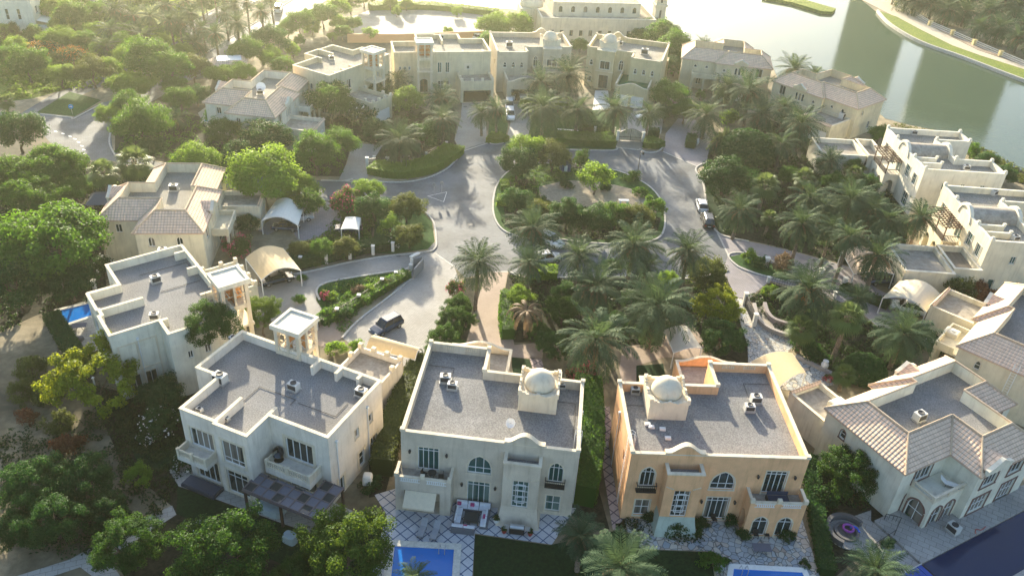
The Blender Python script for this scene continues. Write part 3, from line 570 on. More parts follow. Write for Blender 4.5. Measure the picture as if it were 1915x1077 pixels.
def wind_tower(h, cx, cy, full=False):
    """open square wind tower with a white slab roof, corner columns and timber poles"""
    z0 = 4.2 if full else 8.0
    c = MB()
    for sx in (-1, 1):
        for sy in (-1, 1): c.box(cx+sx*1.42-.22, cx+sx*1.42+.22, cy+sy*1.42-.22, cy+sy*1.42+.22, 0 if sy > 0 else z0, 11.4)
        c.box(cx+sx*1.42-.13, cx+sx*1.42+.13, cy-.13, cy+.13, 8.6, 11.4); c.box(cx-.13, cx+.13, cy+sx*1.42-.13, cy+sx*1.42+.13, 8.6, 11.4)
    h.part('tower_column', c, h.tm)
    f = MB(); f.box(cx-1.6, cx+1.6, cy-1.6, cy+1.6, 8.0, 8.6)
    if full: f.box(cx-1.75, cx+1.75, cy-1.6, cy+1.8, 5.4, 5.7)
    h.part('tower_floor', f, h.tm)
    x = MB(); x.box(cx-.08, cx+.08, cy-1.25, cy+1.25, 8.6, 11.3).box(cx-1.25, cx-.085, cy-.08, cy+.08, 8.6, 11.3).box(cx+.085, cx+1.25, cy-.08, cy+.08, 8.6, 11.3); h.part('wind_vane_wall', x, 'tower_orange')
    s = MB(); s.box(cx-1.9, cx+1.9, cy-1.9, cy-1.55, 11.4, 11.95).box(cx-1.9, cx+1.9, cy+1.55, cy+1.9, 11.4, 11.95).box(cx-1.9, cx-1.55, cy-1.55, cy+1.55, 11.4, 11.95).box(cx+1.55, cx+1.9, cy-1.55, cy+1.55, 11.4, 11.95).box(cx-1.55, cx+1.55, cy-1.55, cy+1.55, 11.4, 11.8)
    h.part('tower_slab', s, 'coping_white')
    p = MB()
    for z in (9.4, 10.5):
        for k in (-1.0, 0.05, 1.0):
            p.tube((cx-2.2, cy+k*.9, z), (cx+2.2, cy+k*.9, z), .06, n=5); p.tube((cx+k*.9, cy-2.2, z+.15), (cx+k*.9, cy+2.2, z+.15), .06, n=5)
    h.part('timber_pole', p, wood_dark if not full else h.tm)

def street_wins(L): return [W(L*.2, 5.2, .6, 1.1, 0, 1, 1), W(L*.5, 5.0, 1.1, 1.9, 0, 2, 1, sur=.1), W(L*.8, 5.0, 1.1, 1.9, 0, 2, 1, sur=.1), W(L*.5, .9, 1.5, 1.8, 0, 2, 2, sur=.12)]
def tower_villa(label, o, rot, mx, wall, kind, roof='roof_gravel', group='flat-roofed villas with wind towers', garage_open=False, ext=18.4):
    h = House('wind_tower_villa', label, o, rot, mx, wall, None, group)
    dr = lambda uc, zb, n=3, w=2.6, hh=2.7: W(uc, zb, w, hh, 0, n, 1, sur=.16, door=True, t=.1)
    if kind == 'B':
        P = [(0,0),(3,0),(3,-5.7),(7.3,-5.7),(7.3,-5.95),(11.4,-5.95),(11.4,-2.6),(18.3,-2.6),(18.3,7.2),(0,7.5)]
        wins = {0: [W(1.5, 4.9, 1.0, 1.6, 0, 2, 1, sur=.1)], 1: [W(2.8, 4.9, .8, 1.4)], 2: [dr(2.3, 4.75, 4, 2.9, 2.4), dr(2.3, .3, 4, 2.9, 2.9)], 4: [W(2.05, 4.5, 2.6, 2.9, 0, 3, 2, trans=[.2], sur=.25), W(2.05, .3, 2.6, 3.1, 0, 3, 2, trans=[.75], sur=.25, door=True)],
                6: [W(3.3, 4.4, 3.2, 2.7, 0, 4, 1, sur=.3, t=.1, door=True), W(3.3, .3, 3.4, 2.7, 0, 3, 1, sur=.2, door=True)], 7: [W(1.6, .4, .9, 2.0, 0, 1, 1, sur=.3), W(4.8, 5.2, .7, 1.2, 0, 1, 1, sur=.08), W(5.4, .8, 1.0, 2.0, 0, 1, 2, sur=.35), W(7.4, 5.2, .7, 1.2, 0, 1, 1, sur=.08), W(7.8, .8, 1.3, 2.2, 0, 2, 2, sur=.3)],
                8: street_wins(7)+[W(14.5, 5, .6, 1.2), W(16, 5, .6, 1.2)], 9: [W(3.7, 5, .9, 1.4)]}
        tower, gx = (6.56, 8.6), (9.8, 15.7, 7.4, 16.0)
        fins = [(7.16, 7.44, -5.6, -1.6), (11.1, 11.4, -2.6, -1.2), (10.5, 10.8, 5.6, 7.2), (13.3, 13.6, 5.9, 7.2), (15.8, 16.1, 6.2, 7.2)]
        balc = [(11.9, 17.2, -4.6, -2.6, 4.2), (3.2, 6.9, -7.3, -5.72, 4.2)]
    else:
        P = [(0,0),(5.4,0),(5.4,-3.6),(9.6,-3.6),(9.6,-3.4),(10.7,-3.4),(10.7,-3.75),(15.3,-3.75),(15.3,1.6),(ext,1.6),(ext,9.5),(0,9.5)]
        wins = {0: [dr(2.7, 4.8, 4, 2.6, 2.4)], 2: [dr(2.1, 4.8, 4, 2.6, 2.4), dr(2.1, .3, 4, 2.8, 2.8)], 6: [dr(2.3, .3, 4, 2.8, 2.8)], 7: [W(1.6, .3, 1.3, 2.6, 0, 2, 1, sur=.1), W(3.4, .3, 1.3, 2.6, 0, 2, 1, sur=.1)], 9: [W(2, 5, .6, 1.0), W(4, 5, .7, 1.2)], 10: [W(max(.5,1.3+ext-21.2), 5.2, .5, .8), W(max(1.1,2.3+ext-21.2), 5.2, .5, .8), W(max(1.7,3.3+ext-21.2), 5.2, .5, .8), W(max(1.0,3.4+ext-21.2), 1.2, .8, 1.3, sur=.1), W(9.9+ext-21.2, 4.5, .9, 2.3, 0, 2, 1, sur=.1, gl='teal_glass'), W(11.6+ext-21.2, 4.5, .9, 2.3, 0, 2, 1, sur=.1, gl='teal_glass'), W(10.8+ext-21.2, .8, 2.6, 1.9, 0, 4, 2, sur=.12), W(6.4+ext-21.2, .2, 1.7, 3.0, .5, 2, 2, fm=dark_frame, door=True, sur=.15), W(16.2+ext-21.2, 5.2, .7, .8, 0, 1, 1, sur=.5)], 11: [W(3, 5, .7, 1.1), W(6.5, 5, .7, 1.1), W(6.5, 1.2, .7, 1.1)]}
        tower, gx = (14.8, 10.2), (.4, 7.6, 9.5, 16.0)
        fins = [(5.25, 5.55, -3.5, -.1), (9.5, 9.8, -3.3, 1.6), (15.15, 15.45, 1.6, 2.6), (12.4, 12.7, 7.3, 9.4), (6.0, 6.3, 8.0, 9.4), (1.6, 1.9, 7.9, 9.4)]
        balc = [(.5, 4.9, -1.7, -.01, 4.2)]
    h.body(P, 0, 8.05, 9.05, wins, roof=roof)
    for x0, x1, y0, y1 in fins: h.wall.box(x0, x1, y0, y1, 8.05, 9.04); h.cop.box(x0-.05, x1+.05, y0, y1-.0, 9.045, 9.145)
    wind_tower(h, *tower, full=True)
    if kind == 'A':          # blind plaster frame on the side wall
        fr, L = h.edge(P[7], P[8])
        for a, b_, c, d in ((.5, .66, .3, 7.4), (2.44, 2.6, .3, 7.4), (4.6, 4.76, .3, 7.4), (.66, 2.44, 7.24, 7.4), (2.6, 4.6, 7.24, 7.4), (.66, 2.44, 3.5, 3.66), (2.6, 4.6, 3.5, 3.66)): h.trim.box(a, b_, .003, .1, c, d, fr)
    for i, (x0, x1, y0, y1, z) in enumerate(balc):   # balconies: slab, posts, pierced white rail
        m_ = MB(); m_.box(x0, x1, y0, y1, z-.75 if i == 0 else z-.5, z); h.part('balcony', m_, wall)
        r_ = MB()
        for a, b_ in ((x0, x0+.3), ((x0+x1)/2-.2, (x0+x1)/2+.2), (x1-.3, x1)): r_.box(a, b_, y0, y0+.3, z, z+1.0)
        for a, b_ in ((x0+.3, (x0+x1)/2-.2), ((x0+x1)/2+.2, x1-.3)):
            r_.box(a, b_, y0+.06, y0+.2, z+.75, z+.9).box(a, b_, y0+.06, y0+.2, z, z+.2)
            for k in range(8): r_.box(a+(b_-a)*(k+.3)/8, a+(b_-a)*(k+.7)/8, y0+.1, y0+.16, z+.2, z+.75)
        for x in (x0, x1-.2): r_.box(x, x+.2, y0+.3, y1-.003, z, z+.85)
        h.part('balcony_rail', r_, h.tm)
    x0, x1, y0, y1 = gx        # garage wing with posts round its terrace
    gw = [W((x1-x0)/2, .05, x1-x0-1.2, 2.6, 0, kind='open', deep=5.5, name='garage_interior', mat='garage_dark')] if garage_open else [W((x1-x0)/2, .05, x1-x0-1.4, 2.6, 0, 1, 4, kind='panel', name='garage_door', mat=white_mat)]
    h.face((x1,y1), (x0,y1), 0, 4.4, gw); h.face((x1,y0), (x1,y1), 0, 4.4); h.face((x0,y1), (x0,y0), 0, 4.4)
    if kind == 'B': h.face((x0,8.0), (x0,y0), 0, 4.4)
    h.wall.box(x0, x1, y1-.25, y1-.003, 4.0, 4.75).box(x0+.003, x0+.25, y0+.1, y1-.26, 4.0, 4.75).box(x1-.25, x1-.003, y0+.1, y1-.26, 4.0, 4.75)
    for x in np.linspace(x0, x1-.5, 4): h.cop.box(x, x+.5, y1-.4, y1+.06, 4.751, 5.35)
    for y in np.linspace(y0+1.6, y1-2.4, 2): h.cop.box(x1-.42, x1+.06, y, y+.5, 4.751, 5.3); h.cop.box(x0-.06, x0+.42, y, y+.5, 4.751, 5.3)
    t_ = MB(); t_.box(x0+.25, x1-.25, y0+.05, y1-.25, 3.7, 3.95); h.part('terrace', t_, screed)
    return h.done()

def tiled_villa(label, o, rot, mx, wall, near=False, group='villas with tiled roofs round a flat well', tile='roof_tiles', kind='E'):
    h = House('tiled_villa', label, o, rot, mx, wall, None, group, fm=white)
    if kind == 'E': h.surm = plain('brown_surround', (.16,.085,.07), .8)
    P = [(0,0),(10.4,0),(10.4,6.8),(14.05,6.8),(14.05,16.6),(8.2,16.6),(8.2,20.3),(-.8,20.3),(-.8,7.8),(0,7.8)]
    n = len(P); I = inset(P, 2.5); ze, zr, zf = 6.75, 8.65, 7.3
    E0 = inset(P, -.35)
    ba = lambda uc, zb, w_, hh, nx=2, nz=2: W(uc, zb, w_, hh, 0, nx, nz, sur=.14)
    wins = {0: [W(2.6, 4.6, .7, 1.2, .5, 1, 2, sur=.08), W(6.5, 1.0, 1.0, 1.6)], 1: [W(3.3, 4.2, 2.6, 2.1, 0, 4, 1, sur=.12, door=True), W(2.6, .2, 1.5, 2.7, .8, 2, 2, sur=.16, door=True), W(4.8, .2, 1.3, 2.6, .8, 2, 2, sur=.16, door=True)], 2: [W(1.8, .4, 1.4, 2.2, 0, 2, 2, sur=.2)],
            3: [W(2.3, 4.2, 2.3, 1.9, .6, 4, 1, sur=.2), W(2.3, .4, 2.6, 2.3, 0, 4, 2, sur=.25), W(6.6, 4.2, 2.2, 1.6, 0, 3, 1, sur=.2), W(6.8, .3, 2.4, 2.6, 0, 4, 2, sur=.2, door=True)], 4: [W(2.5, 4.6, .9, 1.3, 0, 2, 1, sur=.1)], 5: [W(1.8, 4.6, .9, 1.3, 0, 2, 1, sur=.1)],
            6: [W(2.0, 4.4, .9, 1.5, .4, 2, 1, sur=.08), W(5.8, 4.4, .9, 1.5, .4, 2, 1, sur=.08), W(4, 1.0, 1.2, 1.6, 0, 2, 1)],
            7: [W(2.6, 4.3, 1.5, 2.0, 0, 2, 1, sur=.12, door=True), W(6.2, 4.3, .62, 1.7, .3, 1, 1), W(7.0, 4.3, .62, 1.7, .3, 1, 1), W(7.8, 4.3, .62, 1.7, .3, 1, 1), W(5.2, .8, .62, 1.6, .3, 1, 1), W(6.0, .8, .62, 1.6, .3, 1, 1), W(6.8, .8, .62, 1.6, .3, 1, 1), W(10.5, 4.8, .7, .7, .34, 1, 1, sur=.1), W(9.6, .1, 1.6, 2.8, .8, 2, 2, fm=dark_frame, door=True)],
            9: [W(2.0, 4.9, .7, .7, .34, 1, 1, sur=.1), W(4.6, 4.9, .7, .7, .34, 1, 1, sur=.1), W(3.4, 1.0, 1.1, 1.5, 0, 2, 1)]}
    for k in range(n): h.face(P[k], P[(k+1) % n], 0, ze, wins.get(k, ()))
    rf = MB(); rdg = MB(); th = .16
    for k in range(n):
        j = (k+1) % n; a, b = Vector((*E0[k], ze-.22)), Vector((*E0[j], ze-.22)); c, d = Vector((*I[j], zr)), Vector((*I[k], zr))
        u = (b-a).normalized(); v = (u.cross(Vector((0,0,1)))*-1); sl_ = math.hypot(2.85, zr-ze+.22)/2.85
        up = lambda p: ((p-a).dot(u), (p-a).dot(v)*sl_)
        rf.face([tuple(p+Vector((0,0,th))) for p in (a, b, c, d)], [up(p) for p in (a, b, c, d)])
        rf.face([tuple(a), tuple(b), tuple(b+Vector((0,0,th))), tuple(a+Vector((0,0,th)))], [(0,.2)]*4)
        h.wall.face([tuple(a), (*P[k], ze-.05), (*P[j], ze-.05), tuple(b)])
        rdg.tube(c+Vector((0,0,th+.04)), d+Vector((0,0,th+.04)), .12, n=6); rdg.tube(a+Vector((0,0,th+.03)), d+Vector((0,0,th+.05)), .12, n=6)
        h.wall.face([(*I[j], zf), (*I[k], zf), (*I[k], zr+th), (*I[j], zr+th)])
    h.part('tiled_roof', rf, tile); h.part('ridge_tiles', rdg, 'ridge_tile')
    f = MB(); f.face([(x, y, zf) for x, y in I]); h.part('flat_roof', f, 'roof_gravel' if near else 'roof_gravel_sandy')
    # dormer gables with thick white edges: garden wing and street side
    def gable(k, uc, w_, hh):
        fr, L = h.edge(P[k], P[(k+1) % n]); z0 = ze-.1
        g = MB(); pr = [(uc-w_/2, z0), (uc-w_/2, z0+.35*hh), (uc-w_*.28, z0+.55*hh), (uc, z0+hh), (uc+w_*.28, z0+.55*hh), (uc+w_/2, z0+.35*hh), (uc+w_/2, z0)]
        g.loft([[fr(u,.42,z) for u, z in pr], [fr(u,.12,z) for u, z in pr]], closed=False); g.face([fr(u,.12,z) for u, z in pr]); g.face([fr(u,.42,z) for u, z in pr]); h.part('gable', g, h.wm)
        c = MB(); q = pr[1:-1]; c.loft([[fr(u,.5,z+.02), fr(u,.5,z+.2), fr(u,.05,z+.2), fr(u,.05,z+.02)] for u, z in q], cap=True); h.part('gable_coping', c, 'coping_white')
        t_ = MB(); back = lambda z: -(z-ze+.4)/((zr-ze+.22)/2.85)+.35
        t_.loft([[fr(uc-w_/2,.1,z0+.4*hh), fr(uc,.1,z0+hh+.05), fr(uc+w_/2,.1,z0+.4*hh)], [fr(uc-w_/2,back(z0+.4*hh),z0+.4*hh), fr(uc,back(z0+hh),z0+hh+.05), fr(uc+w_/2,back(z0+.4*hh),z0+.4*hh)]], closed=False)
        for q_ in range(len(t_.f)): t_.uv[q_] = [(0,0),(1.2,0),(1.2,2.2),(0,2.2)]
        h.part('gable_roof', t_, tile)
    gable(3, 2.3, 4.0, 1.5); gable(7, 6.9, 3.2, 1.35)
    # garden balcony over an arched bay
    b = MB(); b.box(10.42, 13.2, 2.0, 6.78, 3.55, 3.9); h.part('balcony', b, wall)
    h.face((10.4,2.0), (13.2,2.0), 0, 3.55, [W(1.4, .2, 1.9, 2.8, 1.0, 2, 2, sur=.18, door=True)]); h.face((13.2,2.0), (13.2,6.8), 0, 3.55, [W(1.4, .2, 1.5, 2.7, .8, 2, 2, sur=.16, door=True), W(3.4, .2, 1.5, 2.7, .8, 2, 2, sur=.16, door=True)])
    r_ = MB(); r_.box(10.42, 13.25, 1.95, 2.2, 4.55, 4.75).box(13.0, 13.25, 2.2, 6.78, 4.55, 4.75).box(12.95, 13.25, 1.95, 2.2, 3.9, 4.55).box(10.42, 10.7, 1.95, 2.2, 3.9, 4.55).box(13.0, 13.25, 4.2, 4.6, 3.9, 4.55)
    r_.box(10.7, 12.95, 2.0, 2.12, 3.9, 4.2).box(13.05, 13.2, 2.2, 4.2, 3.9, 4.2).box(13.05, 13.2, 4.6, 6.78, 3.9, 4.2); h.part('balcony_rail', r_, h.tm)
    # garage wing with flat roof and tiled coping
    gx = dict(E=(-6.0, -.02, 0.8, 5.6), J=(-7.5, -.02, .8, 8), N=(-7.4, -.02, 12.5, 19), O=(-6.4, -.02, 2.4, 7.7)).get(kind, (-7.0, -.02, 11.0, 17.6)) if kind != 'K' else (-6, -.82, 9, 17)
    x0, x1, y0, y1 = gx; Q = [(x0,y0),(x1,y0),(x1,y1),(x0,y1)]
    h.body(Q, 0, 3.5, 4.1, {3: [W((y1-y0)/2, .05, y1-y0-1.2, 2.5, 0, 1, 4, kind='panel', name='garage_door', mat=white_mat)]}, roof='terrace_screed', roofname='garage_roof', skip=(1,))
    tc = MB(); a0, b0 = (x0-.25), (x0+.45)
    tc.face([(a0,y1,3.95),(a0,y0,3.95),((a0+b0)/2,y0,4.5),((a0+b0)/2,y1,4.5)], [(0,0),(y1-y0,0),(y1-y0,.6),(0,.6)]).face([(b0,y0,4.1),(b0,y1,4.1),((a0+b0)/2,y1,4.5),((a0+b0)/2,y0,4.5)], [(0,0),(y1-y0,0),(y1-y0,.6),(0,.6)]); h.part('tiled_coping', tc, tile)
    if kind != 'E':        # street terrace along the long side
        s_ = MB(); y0_, y1_ = (2.5, 8.5) if kind not in 'OJ' else (9.5, 15.5); s_.box(-3.2, -.03, y0_, y1_, 3.4, 3.75).box(-3.2, -3.0, y0_, y1_, 3.75, 4.5).box(-3.0, -.83, y0_, y0_+.2, 3.75, 4.5).box(-3.0, -.83, y1_-.2, y1_, 3.75, 4.5); h.part('terrace', s_, wall)
        for y in (y0_+.3, (y0_+y1_)/2, y1_-.3): h.wall.box(-3.15, -2.75, y-.2, y+.2, 0, 3.4)
    return h.done()

def vault_villa(label, o, rot, mx, wall, group='cream villas with vaulted roofs', kind='I'):
    h = House('vaulted_villa', label, o, rot, mx, wall, 'coping_white', group, gl_ := 'teal_glass')
    P = [(0,0),(14,0),(14,5.4),(7.6,5.4),(7.6,13.9),(14,13.9),(14,18.6),(0,18.6)]
    sm = lambda u, z=5.4: W(u, z, .8, 1.2, 0, 2, 1, sur=.08)
    wins = {0: [sm(4.2), sm(7.4), sm(10.8), W(2.4, .2, .9, 2.3, 0, 1, 1), W(6, 1.2, 1.2, 1.2, 0, 2, 1)], 7: [W(16.2, 5.0, 1.6, 2.0, 0, 3, 1, sur=.16), W(13, 5.0, 1.8, 2.2, 0, 3, 2, sur=.1, door=True), W(9.2, 4.3, 1.8, 2.4, 0, 2, 1, door=True), W(6.0, 4.3, 1.8, 2.4, 0, 2, 1, door=True), W(2.5, 5.0, 1.4, 1.8, 0, 2, 1, sur=.1), W(15, .4, 2.2, 2.6, 0, 3, 2, sur=.1)], 6: [sm(4), sm(9)], 4: [sm(3)], 2: [sm(3)], 1: [sm(2.7)]}
    h.body(P, 0, 8.0, 8.95, wins, roof='roof_gravel_sandy', t=.3)
    for x, y in ((0,0),(13.6,0),(13.6,5.0),(7.4,5.2),(7.4,13.7),(13.6,13.9),(13.6,18.2),(0,18.2),(0,13.4),(0,5.0)):   # rounded horn posts at the corners
        h.cop.loft([[(x-.06+k, y-.06+k, z), (x+.46-k, y-.06+k, z), (x+.46-k, y+.46-k, z), (x-.06+k, y+.46-k, z)] for k, z in ((0, 9.051), (.02, 9.4), (.1, 9.6))], cap=True)
    for yy in (5.2, 3.0): h.wall.box(.3, 4.2, yy-.15, yy+.15, 8.0, 8.9); h.cop.box(.3, 4.25, yy-.2, yy+.2, 8.9, 9.0).box(3.9, 4.3, yy-.2, yy+.2, 9.001, 9.4)
    # barrel vault with arched parapets at both ends
    y0, y1 = 7.0, 11.8; yc, rr = (y0+y1)/2, (y1-y0)/2; N = 16
    arc = lambda r, x: [(x, yc+r*math.cos(math.pi*k/N), 7.95+r*.95*math.sin(math.pi*k/N)) for k in range(N+1)]
    v = MB(); v.loft([arc(rr-.45, .2), arc(rr-.45, 7.4)], closed=False); h.part('barrel_vault', v, 'terrace_screed', smooth=True)
    for xa, xb in ((-.15, .4), (7.25, 7.8)):
        a = MB(); a.loft([arc(rr, xa), arc(rr, xb), arc(rr-.5, xb), arc(rr-.5, xa), arc(rr, xa)], closed=False); h.part('arched_parapet', a, 'coping_white')
        if xa < 0: fa = MB(); fa.face(arc(rr-.48, .1)); h.part('arch_infill', fa, wall)
    # shaded balcony with timber lattice over it
    b = MB(); b.box(-2.6, -.003, 8.2, 14.6, 3.7, 4.1); h.part('balcony', b, wall)
    h.face((-2.6,14.6), (-2.6,8.2), 0, 3.7, [W(1.7, .1, 1.8, 2.9, .9, kind='open', deep=1.6), W(4.6, .1, 1.8, 2.9, .9, kind='open', deep=1.6)]); h.face((-2.6,8.2), (0,8.2), 0, 3.7, [W(1.3, .1, 1.5, 2.9, .75, kind='open', deep=1.6)]); h.face((0,14.6), (-2.6,14.6), 0, 3.7)
    pg = MB()
    for x, y in ((-2.5, 8.3), (-2.5, 14.4), (-2.5, 11.4)): pg.box(x, x+.16, y, y+.16, 4.1, 6.5)
    for x in np.linspace(-2.9, .1, 6): pg.box(x, x+.1, 7.8, 15.0, 6.5, 6.66)
    for y in np.linspace(7.9, 14.8, 11): pg.box(-3.0, .3, y, y+.09, 6.66, 6.78)
    h.part('lattice_pergola', pg, 'lattice_wood')
    rl = MB(); rl.box(-2.56, -2.48, 8.3, 14.5, 4.95, 5.05).box(-2.5, -.02, 8.24, 8.32, 4.95, 5.05)
    for y in np.linspace(8.35, 14.4, 26): rl.box(-2.55, -2.49, y, y+.05, 4.1, 4.95)
    for x in np.linspace(-2.4, -.1, 10): rl.box(x, x+.05, 8.25, 8.31, 4.1, 4.95)
    h.part('balcony_rail', rl, wood_dark)
    # low wings
    if kind == 'I':
        h.body([(-11.8,15.8),(-3.4,15.8),(-3.4,23.6),(-11.8,23.6)], 0, 3.3, 4.1, {0: [W(3.2, .8, 2.2, 1.6, 1.1, kind='panel', nz=0, mat=wall)], 1: []}, roof='terrace_screed', roofname='annex_roof')
        h.body([(-3.39,15.0),(-.003,15.0),(-.003,23.0),(-3.39,23.0)], 0, 3.4, 4.6, {0: [W(1.6, 1.5, .8, 1.3, 0, 2, 2)]}, roof='terrace_screed', roofname='annex_roof', skip=(3,))
    else:
        h.body([(-11.6,-1.9),(-4.2,-1.9),(-4.2,6.2),(-11.6,6.2)], 0, 3.3, 4.0, {}, roof='terrace_screed', roofname='annex_roof')
        h.body([(-4.19,-.9),(-.003,-.9),(-.003,6.2),(-4.19,6.2)], 0, 3.5, 4.4, {}, roof='plank_deck', roofname='annex_roof', skip=(3,))
        rr_ = MB()
        for k in range(10): rr_.box(-3.3+k*.2, -3.22+k*.2, 6.06, 6.14, 4.4, 5.1)
        h.part('terrace_rail', rr_, wood_dark)
    return h.done()

for nm, cc in (('stucco_beige', (.64,.56,.44)), ('stucco_orange', (.84,.49,.26)), ('stucco_yellow', (.62,.52,.31)), ('stucco_sand', (.58,.50,.37)), ('stucco_pale', (.80,.73,.62)), ('stucco_ivory', (.78,.74,.60)), ('stucco_cream', (.75,.68,.51)), ('stucco_straw', (.66,.58,.40)), ('stucco_white', (.78,.73,.60)), ('coping_white', (.76,.71,.58)), ('tower_orange', (.70,.33,.12)), ('ridge_tile', (.60,.46,.32)), ('mint_plinth', (.44,.50,.42)), ('mosque_stone', (.66,.60,.46))): stucco(nm, cc)
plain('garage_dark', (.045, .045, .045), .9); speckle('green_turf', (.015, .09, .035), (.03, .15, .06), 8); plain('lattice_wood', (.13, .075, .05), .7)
paver('plank_deck', (.26, .22, .18), (.33, .29, .24), (.12, .10, .08), 3.0, .25, 90)
lab = 'flat-roofed domed villa '
hC = dome_villa('beige domed villa with white sofas and a cream awning on its tiled patio', at(749.2, 805.3, 9.1), -4.41, 1, 'stucco_beige', False, 'roof_gravel', 'teal_glass', True, awning=True)
hD = dome_villa('orange domed villa with pale green plinth beside the cobbled drive', Vector(at(1514.8, 858.1, 9.1)), 2.61, -1, 'stucco_orange', False, 'roof_gravel', 'window_glass', True, base='mint_plinth')
def street_place(px, py, z, lx, ly, rot, mx):      # origin so that local (lx, ly) stands where the photo shows pixel (px, py)
    p = at(px, py, z); r = R(rot); lx *= mx
    return Vector((p.x-(lx*math.cos(r)-ly*math.sin(r)), p.y-(lx*math.sin(r)+ly*math.cos(r)), 0))
hF2 = dome_villa('yellow domed villa with green turf terrace above two white garage doors', street_place(1238.3, 116.5, 9.1, 0, 14.8, 166.5, 1), 166.5, 1, 'stucco_yellow', False, 'roof_gravel_sandy', 'window_glass', False, green=True)
hF1 = dome_villa('sandy domed villa with two white cars inside its open garage', street_place(930.2, 97.5, 9.1, 0, 14.8, 190, -1), 190, -1, 'stucco_sand', True, 'roof_gravel_sandy', 'window_glass', False)
hB = tower_villa('pale villa with wind tower, glazed pergola and flat grey gravel roof', at(365, 687.2, 9.1), -21.83, 1, 'stucco_pale', 'B')
hA = tower_villa('ivory villa with orange-lined wind tower and pool behind the big shady tree', at(196.3, 495.2, 9.1), 39.18-90, 1, 'stucco_ivory', 'A')
hL = tower_villa('straw coloured wind tower villa with a white car in its open garage', street_place(793, 75, 12, 14.8, 10.2, 194, 1), 194, 1, 'stucco_straw', 'A', 'roof_gravel_sandy', garage_open=True, ext=21.2)
hM = tower_villa('straw coloured wind tower villa behind the white-flowered frangipani', street_place(697, 92, 12, 6.56, 8.6, 240, 1), 240, 1, 'stucco_straw', 'B', 'roof_gravel_sandy')
hE = tiled_villa('ivory tiled villa beside the long dark blue pool', at(1549.8, 763.2, 6.8), -59.99, 1, 'stucco_ivory', True, kind='E')
hG = tiled_villa('pale tiled villa with an outside ladder behind the cream carport', at(1795.7, 645.6, 6.8), -42.04, 1, 'stucco_cream', True, kind='G')
Of = lambda a, b, z, lx, ly: (lambda p, u: Vector((p.x+u.x*lx-u.y*ly, p.y+u.y*lx+u.x*ly, 0)))(at(*a, z), (at(*b, z)-at(*a, z)).normalized())
hO = tiled_villa('cream tiled villa below the two fan palms, beside the white carport', Of((242.9, 430.1), (355.7, 430.1), 6.8, 8.9, 19.8), 187.6, 1, 'stucco_cream', False, kind='O')
hN = tiled_villa('cream tiled villa with a small turquoise pool at its side', Of((414.4, 204.4), (503.7, 213.8), 6.8, 9.6, 19.3), 174.2, 1, 'stucco_white', False, kind='N')
hJ = tiled_villa('sandy tiled villa on the lake shore nearest the white vaulted villa', at(1604.9, 202.8, 6.8), 41.62, 1, 'stucco_straw', False, kind='J')
hK = tiled_villa('sandy tiled villa on the lake shore with pale balcony and triple arched windows', at(1276.8, 108.4, 6.8), -98.83, -1, 'stucco_straw', False, kind='K')
hI = vault_villa('white vaulted villa nearer the lake with a low annex', at(1730, 317.5, 9.0), .73, 1, 'stucco_white') if False else vault_villa('white vaulted villa nearer the lake with a low windowless annex', Vector((68.9, 132.9, 0)), .5, 1, 'stucco_white')
hH = vault_villa('cream vaulted villa with a plank deck terrace beside its vault', Vector((69.3, 108.4, 0)), -1.2, 1, 'stucco_cream', kind='H')
def pipes(h, down, roof):
    for x, y, z in down: m = MB(); m.tube((x, y, .2), (x, y, z), .055, n=6); m.box(x-.14, x+.14, y-.14, y+.14, z, z+.25); h.part('downpipe', m, MATS['white_frame'])
    for q in roof: m = MB(); m.path(q, .03, 5); h.part('roof_pipe', m, 'dark_grille')
pipes(hB, [(18.38, 4.2, 7.6), (18.38, -1.4, 7.6)], [[(7.0,-2.5,8.12),(7.0,1.5,8.12),(11.5,1.5,8.12),(11.5,.6,8.12)], [(16.5,3.5,8.12),(16.5,1.2,8.12),(12,1.2,8.12)]])
pipes(hC, [(-.08, 6.0, 7.6), (17.58, 7.4, 7.6)], [[(3.3,9.0,8.1),(3.3,11.8,8.1),(.4,11.8,8.1)], [(14.95,8.2,8.1),(16.8,8.2,8.1),(16.8,3.0,8.1)]])
pipes(hD, [(-.08, 6.0, 7.6), (17.58, 7.4, 7.6)], [[(3.3,9.0,8.1),(3.3,12.5,8.1),(.4,12.5,8.1)], [(14.95,8.2,8.1),(16.8,8.2,8.1)]])
pipes(hA, [(15.38, -1.0, 7.6), (-.08, 5, 7.6)], [[(8,4,8.12),(8,8.8,8.12)], [(3,3,8.12),(3,8.9,8.12),(5,8.9,8.12)]])
late_ground()
